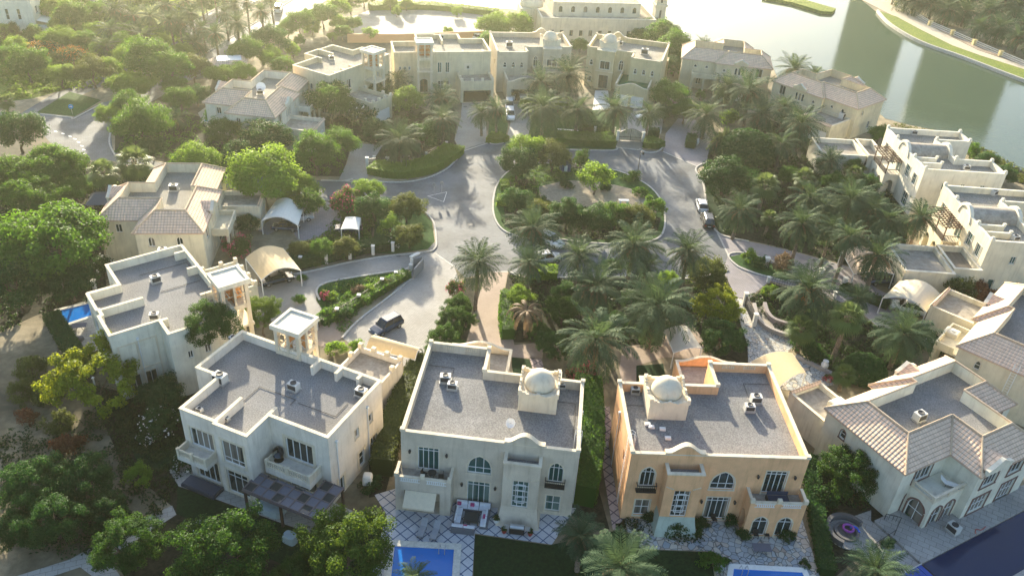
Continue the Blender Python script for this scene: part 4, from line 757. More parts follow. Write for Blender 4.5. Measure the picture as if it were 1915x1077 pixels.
# ---------------------------------------------------------------- vegetation
G_ = lambda *a: a
FOL = {}
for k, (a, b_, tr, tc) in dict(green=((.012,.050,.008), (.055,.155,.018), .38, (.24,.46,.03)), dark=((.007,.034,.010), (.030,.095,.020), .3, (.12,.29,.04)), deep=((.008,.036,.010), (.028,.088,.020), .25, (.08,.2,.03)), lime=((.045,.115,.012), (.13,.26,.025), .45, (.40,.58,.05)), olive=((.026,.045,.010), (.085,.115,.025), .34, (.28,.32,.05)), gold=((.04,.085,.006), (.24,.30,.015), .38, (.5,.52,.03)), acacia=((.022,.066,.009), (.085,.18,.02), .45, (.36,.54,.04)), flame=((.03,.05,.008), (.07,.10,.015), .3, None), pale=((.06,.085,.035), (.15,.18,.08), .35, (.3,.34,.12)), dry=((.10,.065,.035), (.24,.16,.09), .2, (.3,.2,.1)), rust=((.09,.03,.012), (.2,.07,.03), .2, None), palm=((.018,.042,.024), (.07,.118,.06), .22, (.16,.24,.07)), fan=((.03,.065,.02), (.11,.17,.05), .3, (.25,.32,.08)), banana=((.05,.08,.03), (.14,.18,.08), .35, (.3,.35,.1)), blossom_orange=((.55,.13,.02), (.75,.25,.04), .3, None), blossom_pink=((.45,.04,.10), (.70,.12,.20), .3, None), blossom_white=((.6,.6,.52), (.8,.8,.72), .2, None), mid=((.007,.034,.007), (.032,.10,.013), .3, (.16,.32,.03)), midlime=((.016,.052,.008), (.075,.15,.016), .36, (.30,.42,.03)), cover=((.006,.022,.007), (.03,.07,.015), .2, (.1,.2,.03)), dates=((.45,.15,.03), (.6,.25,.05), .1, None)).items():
    FOL[k] = foliage('foliage_'+k, a, b_, tr, .35 if 'blossom' not in k else .1, tc)
RNG = np.random.default_rng(7)
def unit(v): return v/np.maximum(1e-9, np.linalg.norm(v, axis=-1, keepdims=True))
def quads_mesh(name, V, leafval, mat):
    n = len(V); me = bpy.data.meshes.new(name)
    me.vertices.add(n*4); me.loops.add(n*4); me.polygons.add(n)
    me.vertices.foreach_set('co', V.reshape(-1).astype(np.float32)); me.loops.foreach_set('vertex_index', np.arange(n*4, dtype=np.int32))
    me.polygons.foreach_set('loop_start', np.arange(0, n*4, 4, dtype=np.int32))
    a = me.attributes.new('leaf', 'FLOAT', 'FACE'); a.data.foreach_set('value', np.asarray(leafval, np.float32))
    me.materials.append(mat); me.update(); me.validate(); return me
def leaves(C, N, L, Wd, rng, up=.35, jit=.7):
    """rhombic leaf sprays centred on C, facing about N"""
    n = len(C); N = unit(N+rng.normal(0, jit, (n,3))+np.array([0,0,up])); T = unit(np.cross(N, rng.normal(0, 1, (n,3)))); Sd = np.cross(N, T)
    L = L*rng.uniform(.7, 1.3, (n,1)); Wd = Wd*rng.uniform(.7, 1.3, (n,1)); bend = N*L*.12
    return np.stack([C-T*L/2-bend, C+Sd*Wd/2, C+T*L/2-bend, C-Sd*Wd/2], 1)
def crown_mesh(name, seed, R_=4.5, zr=.75, nc=64, per=95, rc=.27, leaf=.40, lo=-.35, flat=0, mat=None, tipgap=.0, shell=.62):
    rng = np.random.default_rng(seed); d = unit(rng.normal(0, 1, (nc*3,3))); d = d[d[:,2] > lo][:nc]; nc = len(d)
    lump = 1+.16*np.sin(3*np.arctan2(d[:,1], d[:,0])+seed)+.12*np.sin(5*d[:,2]*2+seed*2)
    rad = rng.uniform(shell, 1.0, nc)*lump*(1-rc*.6); cc = d*rad[:,None]*np.array([R_, R_, R_*zr])
    if flat: cc[:,2] = np.minimum(cc[:,2], R_*zr*(1-flat*.3))
    crs = R_*rc*rng.uniform(.65, 1.3, nc); C = []; N = []; lv = []
    for k in range(nc):
        m_ = int(per*(crs[k]/(R_*rc))**2); q = unit(rng.normal(0, 1, (m_,3))); r = crs[k]*rng.uniform(.45, 1.05, (m_,1))
        C.append(cc[k]+q*r*np.array([1,1,.8])); N.append(q+unit(cc[k])*.5); lv.append(np.clip(rng.normal(.5, .22, m_)+rng.normal(0, .13), 0, 1))
    C = np.concatenate(C); N = np.concatenate(N); lv = np.concatenate(lv)
    return quads_mesh(name, leaves(C, N, leaf, leaf*.62, rng), lv, mat or FOL['green']), cc
def blossom_mesh(name, seed, cc, R_, mat, n=700, leaf=.3, top=.0, spread=.3):
    rng = np.random.default_rng(seed+99); k = rng.integers(0, len(cc), n); k = k[cc[k][:,2] > top*R_]; q = unit(rng.normal(0, 1, (len(k),3))+unit(cc[k])*.9+np.array([0,0,.5]))
    C = cc[k]+q*R_*spread; return quads_mesh(name, leaves(C, q, leaf, leaf*.8, rng, .6), rng.uniform(0, 1, len(C)), mat)
def trunk_mesh(name, seed, h, R_, cc, r=.22, limbs=6):
    rng = random.Random(seed); mb = MB(); p = Vector((0,0,0)); n = 4; pts = [Vector((rng.uniform(-.12,.12)*k, rng.uniform(-.12,.12)*k, h*.55*k/n)) for k in range(n+1)]
    for k in range(n): mb.tube(pts[k], pts[k+1], r*(1.25-.18*k), r*(1.25-.18*(k+1)), 7)
    for k in np.linspace(0, len(cc)-1, limbs).astype(int):
        e = Vector(cc[k])*.8+Vector((0,0,h)); mid = pts[-1].lerp(e, .5)+Vector((0,0,-.2*R_*.3)); mb.tube(pts[-1], mid, r*.5, r*.32, 5); mb.tube(mid, e, r*.32, r*.1, 5)
    o = mb.build(name, bark); me = o.data; bpy.data.objects.remove(o); return me
PROTO = {}
def proto(style, v):
    key = (style, v)
    if key in PROTO: return PROTO[key]
    sd = v*13+hash(style) % 7 if False else v*13+sum(map(ord, style)) % 17
    if style == 'broad': c, cc = crown_mesh('crown', sd, 4.5, .72, 84, 150, .235, .30); h = 5.0; Rr = 4.5
    elif style == 'near': c, cc = crown_mesh('crown', sd, 4.5, .80, 150, 190, .17, .215, lo=-.4); h = 4.6; Rr = 4.5
    elif style == 'umbrella': c, cc = crown_mesh('crown', sd, 6.5, .42, 130, 170, .17, .33, lo=-.15, flat=.6); h = 5.6; Rr = 6.5
    elif style == 'airy': c, cc = crown_mesh('crown', sd, 3.0, .9, 60, 60, .24, .30, lo=-.5); h = 3.2; Rr = 3.0
    elif style == 'small': c, cc = crown_mesh('crown', sd, 2.0, .9, 40, 60, .3, .28, lo=-.55); h = 2.0; Rr = 2.0
    elif style == 'shrub': c, cc = crown_mesh('crown', sd, 1.4, .75, 30, 50, .32, .22, lo=-.2); h = .55; Rr = 1.4
    elif style == 'dome':
        rng = np.random.default_rng(sd); n = 9000; d = unit(rng.normal(0, 1, (n*2,3))); d = d[d[:,2] > -.25][:n]; r = 4.5*(rng.uniform(.93, 1.02, (len(d),1))+.03*np.sin(d[:,:1]*9)*np.sin(d[:,1:2]*8)); C = d*r*np.array([1,1,.85])
        c = quads_mesh('crown', leaves(C, d, .42, .28, rng, .1, .55), np.clip(rng.normal(.5, .25, len(C)), 0, 1), FOL['deep']); cc = C[::400]; h = 1.6; Rr = 4.5
    elif style == 'tuft':      # yellow-tipped cassia: upright tufts at the ends of the twigs
        c, cc = crown_mesh('crown', sd, 4.5, .85, 130, 95, .14, .29, lo=-.3, shell=.7); h = 4.4; Rr = 4.5
    PROTO[key] = (c, cc, h, Rr, trunk_mesh('trunk', sd, h, Rr, cc, .05*Rr if style != 'shrub' else .05, 6)); return PROTO[key]
def inst(name, me, parent, mat=None):
    o = bpy.data.objects.new(name, me); COL.objects.link(o); o.parent = parent
    if mat: o.material_slots[0].link = 'OBJECT'; o.material_slots[0].material = mat
    return o
TREES = 0
def solve(px, py, rpx, ratio):
    hc = 3.0
    for _ in range(5): p = at(px, py, hc); Rm = rpx*depth(p)/F_PX; hc = ratio*Rm
    return p, Rm
KIND = dict(green=('broad', 'green', 1.08, 'round green tree', 'broadleaf_tree', 'tree'), dark=('broad', 'dark', 1.0, 'dark green tree', 'broadleaf_tree', 'tree'), olive=('broad', 'olive', 1.0, 'olive green tree', 'broadleaf_tree', 'tree'), lime=('broad', 'lime', 1.0, 'light yellow-green tree', 'broadleaf_tree', 'tree'),
    acacia=('umbrella', 'acacia', .82, 'spreading flat-topped tree', 'shade_tree', 'tree'), shade=('umbrella', 'green', .82, 'wide spreading shade tree', 'shade_tree', 'tree'), near=('near', 'mid', .95, 'dense leafy tree', 'broadleaf_tree', 'tree'), neardark=('near', 'dark', .9, 'dark dense tree', 'broadleaf_tree', 'tree'), nearlime=('near', 'midlime', .95, 'bright leafy tree', 'broadleaf_tree', 'tree'),
    airy=('airy', 'lime', 1.1, 'feathery light green tree', 'feathery_tree', 'tree'), small=('small', 'green', 1.0, 'small green tree', 'small_tree', 'tree'), smalllime=('small', 'lime', 1.05, 'small yellow-green tree', 'small_tree', 'tree'), dome=('dome', 'deep', .45, 'clipped dome-shaped tree', 'clipped_tree', 'tree'), tuft=('tuft', 'gold', .9, 'yellow-tipped tree', 'tufted_tree', 'tree'),
    flame=('umbrella', 'flame', .8, 'orange-flowering tree', 'flame_tree', 'tree'), frangipani=('small', 'dark', .9, 'white-flowered frangipani', 'frangipani', 'tree'), bougain=('small', 'olive', .8, 'pink-flowered bougainvillea', 'bougainvillea', 'shrub'), shrub=('shrub', 'green', .45, 'green shrub', 'shrub', 'shrub'), sdark=('shrub', 'dark', .45, 'dark green shrub', 'shrub', 'shrub'), slime=('shrub', 'lime', .45, 'yellow-green shrub', 'shrub', 'shrub'), spink=('shrub', 'olive', .45, 'pink-flowered shrub', 'shrub', 'shrub'), swhite=('shrub', 'dark', .45, 'white-flowered shrub', 'shrub', 'shrub'), scrub=('airy', 'olive', .6, 'scrubby grey-green bush', 'scrub_bush', 'shrub'), rust=('shrub', 'rust', .5, 'rust-coloured bush', 'shrub', 'shrub'), sdry=('shrub', 'dry', .5, 'dry brown shrub', 'shrub', 'shrub'))
FOL['palm'].node_tree.nodes['Principled BSDF'].inputs['Specular IOR Level'].default_value = .08; FOL['palm'].node_tree.nodes['Principled BSDF'].inputs['Roughness'].default_value = .75
BLO = dict(flame='blossom_orange', frangipani='blossom_white', bougain='blossom_pink', spink='blossom_pink', swhite='blossom_white')
def tree(px, py, rpx, kind, where, zs=1.0, hr=None):
    global TREES
    st, fo, ratio, desc, name, cat = KIND[kind]; c, cc, h, Rr, tk = proto(st, TREES % (4 if st in ('broad', 'shrub', 'small') else 2)); TREES += 1
    p, Rm = solve(px, py, rpx, hr or ratio); s = Rm*(1.0 if 'near' in kind or kind == 'dome' else 1.13)/Rr
    root = empty(name, (p.x, p.y, 0), RNG.uniform(0, 6.28), f'{desc} {where}', cat)
    root.scale = (s, s, s*zs)
    cz = p.z/(s*zs)
    if st != 'shrub': t = inst('trunk', tk, root); t.scale = (1, 1, cz/h)
    o = inst('crown', c, root, FOL[fo]); o.location.z = cz
    if kind in BLO:
        kb = ('b', st, BLO[kind], kind)
        if kb not in PROTO: PROTO[kb] = blossom_mesh('blossoms', 3, cc, Rr, FOL[BLO[kind]], 900 if kind == 'flame' else 120 if 'blossom_white' == BLO[kind] else 420, .34 if kind == 'flame' else .2, .05 if kind == 'flame' else -.3, .24)
        inst('blossoms', PROTO[kb], root).location.z = cz
    return root
# ---- palms
def frond_quads(rng, base, az, el, L, droop, nl, ll, lw, curl=0):
    out = []; ts = np.linspace(0, 1, nl+1); p = np.array(base, float); P = [p.copy()]; D = []
    for k in range(nl):
        e = el-droop*(ts[k]**1.3); a_ = az+curl*ts[k]; d = np.array([math.cos(a_)*math.cos(e), math.sin(a_)*math.cos(e), math.sin(e)]); D.append(d); p = p+d*L/nl; P.append(p.copy())
    side = np.array([-math.sin(az), math.cos(az), 0])
    for k in range(nl):
        d = D[k]; u = np.cross(side, d); w_ = .05*(1-ts[k])+.015; a, b_ = P[k], P[k+1]; out.append([a-side*w_, a+side*w_, b_+side*w_*.8, b_-side*w_*.8])
        if ts[k] < .1: continue
        l_ = ll*(.55+.9*math.sin(math.pi*min(1, ts[k]*.92+.06)))*rng.uniform(.85, 1.15)
        for sg in (-1, 1):
            t_ = side*sg*.78+d*.62-u*rng.uniform(-.05, .45)*-1*.3; t_[2] -= .18; t_ /= np.linalg.norm(t_); n_ = np.cross(t_, d); n_ /= max(1e-6, np.linalg.norm(n_)); q = P[k]+d*(L/nl)*rng.uniform(.2, .8)
            wv = np.cross(n_, t_)*lw; out.append([q-wv*.5, q+t_*l_*.5-wv, q+t_*l_, q+t_*l_*.5+wv])
    return out
def palm_mesh(seed, nf=54, L=3.7, dead=False):
    rng = np.random.default_rng(seed); Q = []; lv = []
    for k in range(nf):
        t = (k+.5)/nf; el = R(82-128*t**.85+rng.normal(0, 6)); az = k*2.39996+rng.normal(0, .15)
        if dead: el = R(rng.uniform(-10, 40)); 
        q = frond_quads(rng, (math.cos(az)*.12, math.sin(az)*.12, .1), az, el, L*rng.uniform(.85, 1.1)*(.8 if t < .12 else 1), R(rng.uniform(45, 75)) if not dead else R(110), 20, .60 if not dead else .22, .05, rng.normal(0, .12)); Q += q; lv += list(np.clip(rng.normal(.62-.35*t, .12)+rng.normal(0, .08, len(q)), 0, 1))
    return quads_mesh('crown', np.array(Q), lv, FOL['palm'] if not dead else FOL['dry'])
def palm_trunk(seed, h=7.0):
    mb = MB(); rng = random.Random(seed); n = 9; lean = (rng.uniform(-.5, .5), rng.uniform(-.4, .4)); rings = []
    for k in range(n*2+1):
        t = k/(n*2); r = (.30-.09*t)*(1.08 if k % 2 else .95)+(.12 if t > .93 else 0); x, y = lean[0]*math.sin(t*1.57)*.6, lean[1]*math.sin(t*1.57)*.6
        x -= lean[0]*.6; y -= lean[1]*.6
        rings.append([(x+r*math.cos(2*math.pi*j/8), y+r*math.sin(2*math.pi*j/8), (t-1)*h) for j in range(8)])
    mb.loft(rings, cap=True); o = mb.build('trunk', palm_bark); me = o.data; bpy.data.objects.remove(o); return me
def fan_mesh(seed, nf=30):
    rng = np.random.default_rng(seed); Q = []; lv = []
    for k in range(nf):
        t = (k+.5)/nf; el = R(80-135*t+rng.normal(0, 5)); az = k*2.39996; d = np.array([math.cos(az)*math.cos(el), math.sin(az)*math.cos(el), math.sin(el)]); s = np.array([-math.sin(az), math.cos(az), 0]); u = np.cross(s, d); b_ = d*1.05; Q.append([d*.1-s*.03, d*.1+s*.03, b_+s*.03, b_-s*.03]); lv.append(.5); v_ = float(np.clip(rng.normal(.6-.3*t, .15), 0, 1))
        for j in range(15):
            a_ = R(-115+230*j/14); t_ = d*math.cos(a_)+s*math.sin(a_); t_ = t_-u*.12-np.array([0,0,.25]); w_ = np.cross(t_, u)*.075; Q.append([b_, b_+t_*.55-w_, b_+t_*1.05-np.array([0,0,.25]), b_+t_*.55+w_]); lv.append(v_+rng.normal(0, .06))
    return quads_mesh('crown', np.array(Q), np.clip(lv, 0, 1), FOL['fan'])
def banana_mesh(seed):
    rng = np.random.default_rng(seed); Q = []; lv = []
    for k in range(16):     # traveller's palm: big paddle leaves in one fan
        a_ = R(-75+150*k/15); d = np.array([math.sin(a_), 0.1*rng.normal(), math.cos(a_)]); d /= np.linalg.norm(d); s = unit(np.cross(d, [0,1,0])); P0 = d*1.4
        for j in range(6):
            p = P0+d*j*.42-np.array([0,0,.06*j*j*abs(math.sin(a_))]); w_ = .42*math.sin(math.pi*(j+.6)/6.4); nn = np.array([0,1,0])*.15
            for sg in (-1, 1): Q.append([p, p+s*sg*w_+nn, p+d*.42+s*sg*w_*.9+nn, p+d*.42]); lv.append(rng.uniform(.2, .9))
        Q.append([d*0-s*.06, d*0+s*.06, P0+s*.05, P0-s*.05]); lv.append(.7)
    return quads_mesh('crown', np.array(Q), lv, FOL['banana'])
PM = [palm_mesh(1), palm_mesh(2, 40, 3.3), palm_mesh(3, 60, 4.0), palm_mesh(4, 46, 3.6)]; PT = [palm_trunk(s) for s in (1, 2, 3)]; FM = [fan_mesh(1), fan_mesh(2)]; DM = palm_mesh(9, 26, 2.6, True); BM = banana_mesh(1)
mb = MB()
for k in range(14):
    a_ = k*.45; e_ = Vector((math.cos(a_)*.9, math.sin(a_)*.9, -.75)); mb.tube((0,0,.1), e_*.6+Vector((0,0,.3)), .03, n=4); mb.lathe(e_.x, e_.y, [(.03, e_.z+.35), (.17, e_.z+.1), (.2, e_.z-.2), (.04, e_.z-.5)], 7)
_o = mb.build('dates', FOL['dates']); DATES = _o.data; bpy.data.objects.remove(_o)
PALMS = 0
def palm(px, py, rpx, h, where, kind='date', group=None):
    global PALMS
    i = PALMS; PALMS += 1; p = at(px, py, h); Rm = rpx*depth(p)/F_PX
    Rr, desc, nm, me = dict(date=(3.25, 'date palm', 'date_palm', PM[i % 4]), dates=(3.25, 'date palm hung with orange dates', 'date_palm', PM[i % 4]), fan=(1.9, 'fan palm', 'fan_palm', FM[i % 2]), dead=(1.9, 'withered brown palm', 'dead_palm', DM), banana=(3.0, 'fan-shaped traveller palm', 'traveller_palm', BM))[kind]
    s = min(1.7, max(.45, 1.12*Rm/Rr)); root = empty(nm, (p.x, p.y, 0), RNG.uniform(0, 6.28) if kind != 'banana' else .3, f'{desc} {where}', 'palm tree', group); 
    t = inst('trunk', PT[i % 3], root); t.location.z = h; t.scale = (s**.5, s**.5, h/7.0)
    c = inst('crown', me, root); c.location.z = h-.1*s; c.scale = (s, s, s)
    c.rotation_euler = (RNG.normal(0, .1), RNG.normal(0, .1), RNG.uniform(0, 6.28)) if kind in ('date', 'dates') else (0, 0, 0)
    if kind in ('date', 'dates') and i % 5 in (0, 2, 3): k_ = inst('dead_fronds', DM, root); k_.location.z = h-.35*s; k_.scale = (s*.8, s*.8, s*.75); k_.rotation_euler = (0, 0, i*1.3)
    if kind == 'dates': d_ = inst('dates', DATES, root); d_.location.z = h; d_.scale = (s*.9,)*3
    return root
def hedge(px, w_, h, mat, label, name='hedge', dens=34, leaf=.26, cat='hedge', smooth=4):
    pts = smoothline(ats(px), smooth); rng = np.random.default_rng(len(px)*7+int(px[0][0])); core = MB(); ribbon(core, pts, -w_/2+.12, w_/2-.12, 0, h-.12); C = []; N = []
    for a, b_ in zip(pts, pts[1:]):
        L = (b_-a).length; u = (b_-a)/max(L, 1e-6); n_ = Vector((-u.y, u.x, 0)); k = int(L*(w_+2*h)*dens)+1
        for _ in range(k):
            t = rng.uniform(); r = rng.uniform()*(w_+2*h)
            if r < h: q = a.lerp(b_, t)+n_*(w_/2); z = r; nn = n_
            elif r < 2*h: q = a.lerp(b_, t)-n_*(w_/2); z = r-h; nn = -n_
            else: q = a.lerp(b_, t)+n_*(r-2*h-w_/2); z = h; nn = Vector((0,0,1))
            j = rng.normal(0, .07, 3); z += .12*math.sin(q.x*1.9)*math.sin(q.y*2.3)*(z/h); C.append((q.x+j[0], q.y+j[1], z+j[2])); N.append(tuple(nn))
    C = np.array(C); V = leaves(C, np.array(N), leaf, leaf*.65, rng, .2, .6).reshape(-1, 3)
    mb = core; i = len(mb.v); mb.v += [tuple(v) for v in V]; mb.f += [tuple(range(i+4*k, i+4*k+4)) for k in range(len(C))]
    o = mb.build(name, mat); a_ = o.data.attributes.new('leaf', 'FLOAT', 'FACE'); nf = len(o.data.polygons); lv = np.clip(rng.normal(.5, .25, nf), 0, 1); lv[:nf-len(C)] = 0; a_.data.foreach_set('value', lv.astype(np.float32)); return tag(o, label, cat)
def inside(p, poly):
    c = False; n = len(poly)
    for i in range(n):
        (x1, y1), (x2, y2) = poly[i], poly[i-1]
        if (y1 > p[1]) != (y2 > p[1]) and p[0] < (x2-x1)*(p[1]-y1)/(y2-y1)+x1: c = not c
    return c
def cover(px, n, mat, hmax=.7, leaf=.3, label='low green ground cover between the trees', seed=1, cl=28):
    poly = ccw(ats(px)); rng = np.random.default_rng(seed+int(px[0][0])); xs = [p[0] for p in poly]; ys = [p[1] for p in poly]; C = []; N = []; lv = []; k = 0
    while k < n:
        x, y = rng.uniform(min(xs), max(xs)), rng.uniform(min(ys), max(ys))
        if not inside((x, y), poly): continue
        k += 1; r = rng.uniform(.35, .95); q = unit(rng.normal(0, 1, (cl,3))); q[:,2] = np.abs(q[:,2]); h = hmax*rng.uniform(.35, 1); C.append(np.array([x, y, 0])+q*np.array([r, r, h])); N.append(q); lv.append(np.clip(rng.normal(rng.uniform(.2, .8), .15, cl), 0, 1))
    C = np.concatenate(C); me = quads_mesh('ground_cover', leaves(C, np.concatenate(N), leaf, leaf*.6, rng), np.concatenate(lv), mat); o = bpy.data.objects.new('ground_cover', me); COL.objects.link(o); return tag(o, label, 'ground cover', None, 'stuff')
for row in '''14 107 27 green|with its crown cut by the photo edge above the grass triangle
50 118 36 green|beside the orange-flowering tree, pale bare trunk showing
92 18 30 lime|below the hazy white villa in the far corner
134 30 34 green|between the two hazy white villas
181 23 27 green|under the small white awning of the far villa
113 47 24 lime|at the edge of the far meadow
114 72 36 acacia|with glowing yellow crown behind the orange-flowering trees
112 140 32 acacia|leaning over the sunlit patch of road by the grass triangle
172 133 34 olive|with rusty tinge standing on the grass triangle
78 95 27 flame|brightest orange of the two, beside the yellow dome tree
135 104 26 flame|the paler orange one, next to the date palm
276 110 46 green|highest crown in the dense wood left of the little substation
236 104 26 lime|at the palm foot on the boulevard side of the wood
318 125 40 green|in the middle of the dense wood
361 127 30 olive|at the wood edge facing the small substation
246 160 42 acacia|layered and sunlit, behind the street corner
207 216 24 lime|overhanging the street corner kerb
262 228 50 green|big round one at the street corner with the white bollard
335 186 28 green|between the corner tree and the turquoise pool
368 178 22 dark|just behind the turquoise pool
418 140 32 acacia|in front of the small substation
452 136 24 lime|behind the tiled villa with turquoise pool
32 245 44 dark|tall, beside the curved white kerb at the photo edge
100 312 62 shade|between the dashed road and the two fan palms
18 325 44 green|touching the photo edge below the dashed road
60 365 56 shade|one layer behind the giant shade tree
140 352 40 shade|next to the slate-roofed pavilion
92 455 108 shade|the giant one beside the ivory pool villa
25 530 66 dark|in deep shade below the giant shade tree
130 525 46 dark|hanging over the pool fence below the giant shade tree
366 300 40 lime|behind the cream tiled villa's roof
338 310 26 green|small, between the fan palms and the tiled villa roof
425 245 32 green|touching the wall of the villa with turquoise pool
497 262 46 dark|in front of the arched wall window of the turquoise pool villa
455 290 36 dark|with pink blossom specks behind the bright feathery tree
590 284 44 green|with white trunk beside the mauve drive, wall behind it
635 265 34 green|with pink specks next to the double white gate
490 330 66 lime|big and bright behind the white carport
560 352 36 lime|beside the traveller palm and white carport
578 380 30 green|hanging over the white gate pillar by the street bend
618 186 44 green|between the two villas with balcony and wind tower
705 172 24 dark|on the lawn of the wind tower villa with closed garage
702 242 26 dark|below the white-flowered frangipani
762 188 30 lime|glowing between the wind tower villa gardens
790 256 34 dark|standing behind the big drooping palm by the yellow hedge
460 94 32 green|clipped low, behind the substation roof
507 75 34 dark|in the row along the sunny carriageway
537 54 20 green|third in the row along the sunny carriageway
560 41 25 green|opposite the white van
604 28 25 green|at the bend of the sunny carriageway
633 14 24 lime|at the top of the row beside the white bend
634 44 18 lime|next to the car park corner hedge
583 51 15 smalllime|alone on the pale sand, biggest of the three there
560 76 12 small|beside the path on pale sand
622 68 10 smalllime|round and tiny on the pale sand
548 94 15 smalllime|next to the two bright trees by the straw villa
511 109 26 lime|brightest, beside the substation yard
531 123 22 green|touching the blank wall of the straw villa
694 63 14 smalllime|in front of the low orange wall
741 22 10 smalllime|thin, inside the car park, nearer the boulevard
855 22 10 smalllime|thin, inside the car park, nearer the mosque
925 48 32 lime|hazy and tall at the car park end
968 48 30 lime|hazy and tall against the mosque wall
912 84 26 green|over the alley wall beside the sandy domed villa
838 60 10 smalllime|peeping over the straw villa's roof edge
1228 52 24 dark|beside the minaret
1240 64 32 green|tallest on the lake shore by the mosque
1262 86 34 green|on the lake shore behind the yellow villa
1234 104 24 dark|against the yellow villa's side wall
1262 122 22 dark|between the yellow villa and the lakeside tiled villa
1196 68 18 green|in front of the minaret foot
1086 86 16 green|squeezed between the sandy and yellow domed villas
1258 180 34 green|with wide crown beside the parked white car
1282 206 26 green|nearest the mauve forecourt by the lakeside villas
1244 212 20 dark|behind the clipped gate-side hedge
990 198 20 lime|yellowish, mixed into the palm by the white cars
1044 194 18 lime|yellowish, behind the palm on the domed villa lawn
967 305 36 dark|leaning out over the road from the oval island
985 282 36 lime|tallest on the oval island
1034 292 34 olive|with golden top on the oval island
1086 296 18 small|in front of the blue playhouse
1114 332 33 airy|bright and feathery in the sandy court
966 376 30 dark|at the island end with the yellow cube hedges
1010 398 28 olive|behind the tallest island palm
1060 402 40 neardark|broad one in the middle of the island screen
1112 408 34 dark|in the island screen next to the middle one
1152 402 30 green|in the island screen facing the sandy court
1192 408 32 olive|last of the island screen before the kerb
1224 386 20 small|thin-leaved by the island's white seat
690 358 28 lime|tall behind the pink bougainvillea on the street
700 388 32 dark|with glossy crown beside the small flat white shelter
760 388 32 olive|round, over the junction lawn
732 424 22 airy|bright bamboo-like above the garden fence
766 440 28 olive|at the edge of the junction lawn
600 464 22 green|with white trunk on the fence line
648 462 24 olive|beside the third white fence pillar
562 466 20 olive|behind the tan carport
465 418 23 dark|clipped to a ball against the garage wall
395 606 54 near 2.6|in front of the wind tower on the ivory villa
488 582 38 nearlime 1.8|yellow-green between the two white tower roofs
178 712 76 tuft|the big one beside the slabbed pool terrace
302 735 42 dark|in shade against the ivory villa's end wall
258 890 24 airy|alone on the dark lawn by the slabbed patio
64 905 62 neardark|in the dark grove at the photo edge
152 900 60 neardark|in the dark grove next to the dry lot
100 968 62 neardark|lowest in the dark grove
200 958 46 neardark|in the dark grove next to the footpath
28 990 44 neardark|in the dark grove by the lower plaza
236 1018 68 near|yellow-topped over the footpath
420 1036 98 near|large one in front of the pergola
646 1026 92 nearlime|large one between pergola and swimming pool
560 1075 50 near|lower, between the two large garden trees
1320 512 40 olive|with orange-yellow tips by the road bend
1342 572 40 tuft|beside the cobbled drive gate
1350 632 44 neardark|ivy-dark, against the cobbled drive
1052 580 34 near|beside the withered palm
976 556 25 lime|with pale leaves on the lane-side hedge
1040 645 36 neardark|behind the big palm before the domed villas
1395 287 52 dome|largest, beside the round bushes near the lakeside villas
1355 332 46 deepx|by the road kerb opposite the oval island
1478 328 22 green|between the two small fan palms
1560 340 24 green|at the foot of the white windowless annex
1596 312 20 green|beside the arched niche on the annex
1622 345 24 dark|in front of the white villa's arched porch
1590 882 58 near|between the orange villa and the ivory tiled villa
1616 695 40 dome|beside the tiled garage with the pink flowers
1788 548 32 scrub|below the cream villa's balustrade wall
1645 250 18 small|at the lakeside fence
1818 282 16 small|on the bank behind the white villa
1848 300 20 dark|on the bank between villa and lake
1880 326 22 dark|last on the bank by the photo edge
1360 175 20 dark|behind the palms of the lakeside villas
1310 178 10 small|slim, before the triple arched windows
1545 310 18 dark|tucked under the low annex corner
240 60 22 green|under the hazy palms at the boulevard edge
205 130 26 lime|between the orange tree and the dense wood
330 160 24 green|behind the layered sunlit tree
285 275 26 dark|at the white pillar beside the corner tree
400 215 18 green|just below the turquoise pool
240 195 30 green|filling the gap beside the corner street
20 60 20 olive|thin, in front of the far white villa
858 570 26 near|first in the bushy row along the brick lane, by the pink flowers
846 598 32 near|second in the bushy row along the brick lane
836 632 34 near|in the middle of the bushy row along the brick lane
818 662 32 near|in the bushy row, behind the garage gable of the beige villa
796 682 22 near|last of the bushy row, at the tan canopy
872 600 22 near|bulging over the brick lane's edge
1060 548 26 dark|in the shade between the roadside palms
1152 604 26 neardark|under the sprawling palm, facing the brick drive
1010 622 24 near|between the withered palm and the brick path
1248 522 20 lime|low and bright, below the curved-trunk palm
1142 500 20 dark|at the roadside kerb under the palm row
1180 560 22 neardark|in the middle of the roadside garden'''.split('\n'):
    a, wh = row.split('|'); x, y, r, k, *hr = a.split()
    if k == 'deepx': KIND['deepx'] = ('broad', 'deep', .8, 'low rich green tree', 'broadleaf_tree', 'tree')
    tree(float(x), float(y), float(r), k, wh, hr=float(hr[0]) if hr else None)
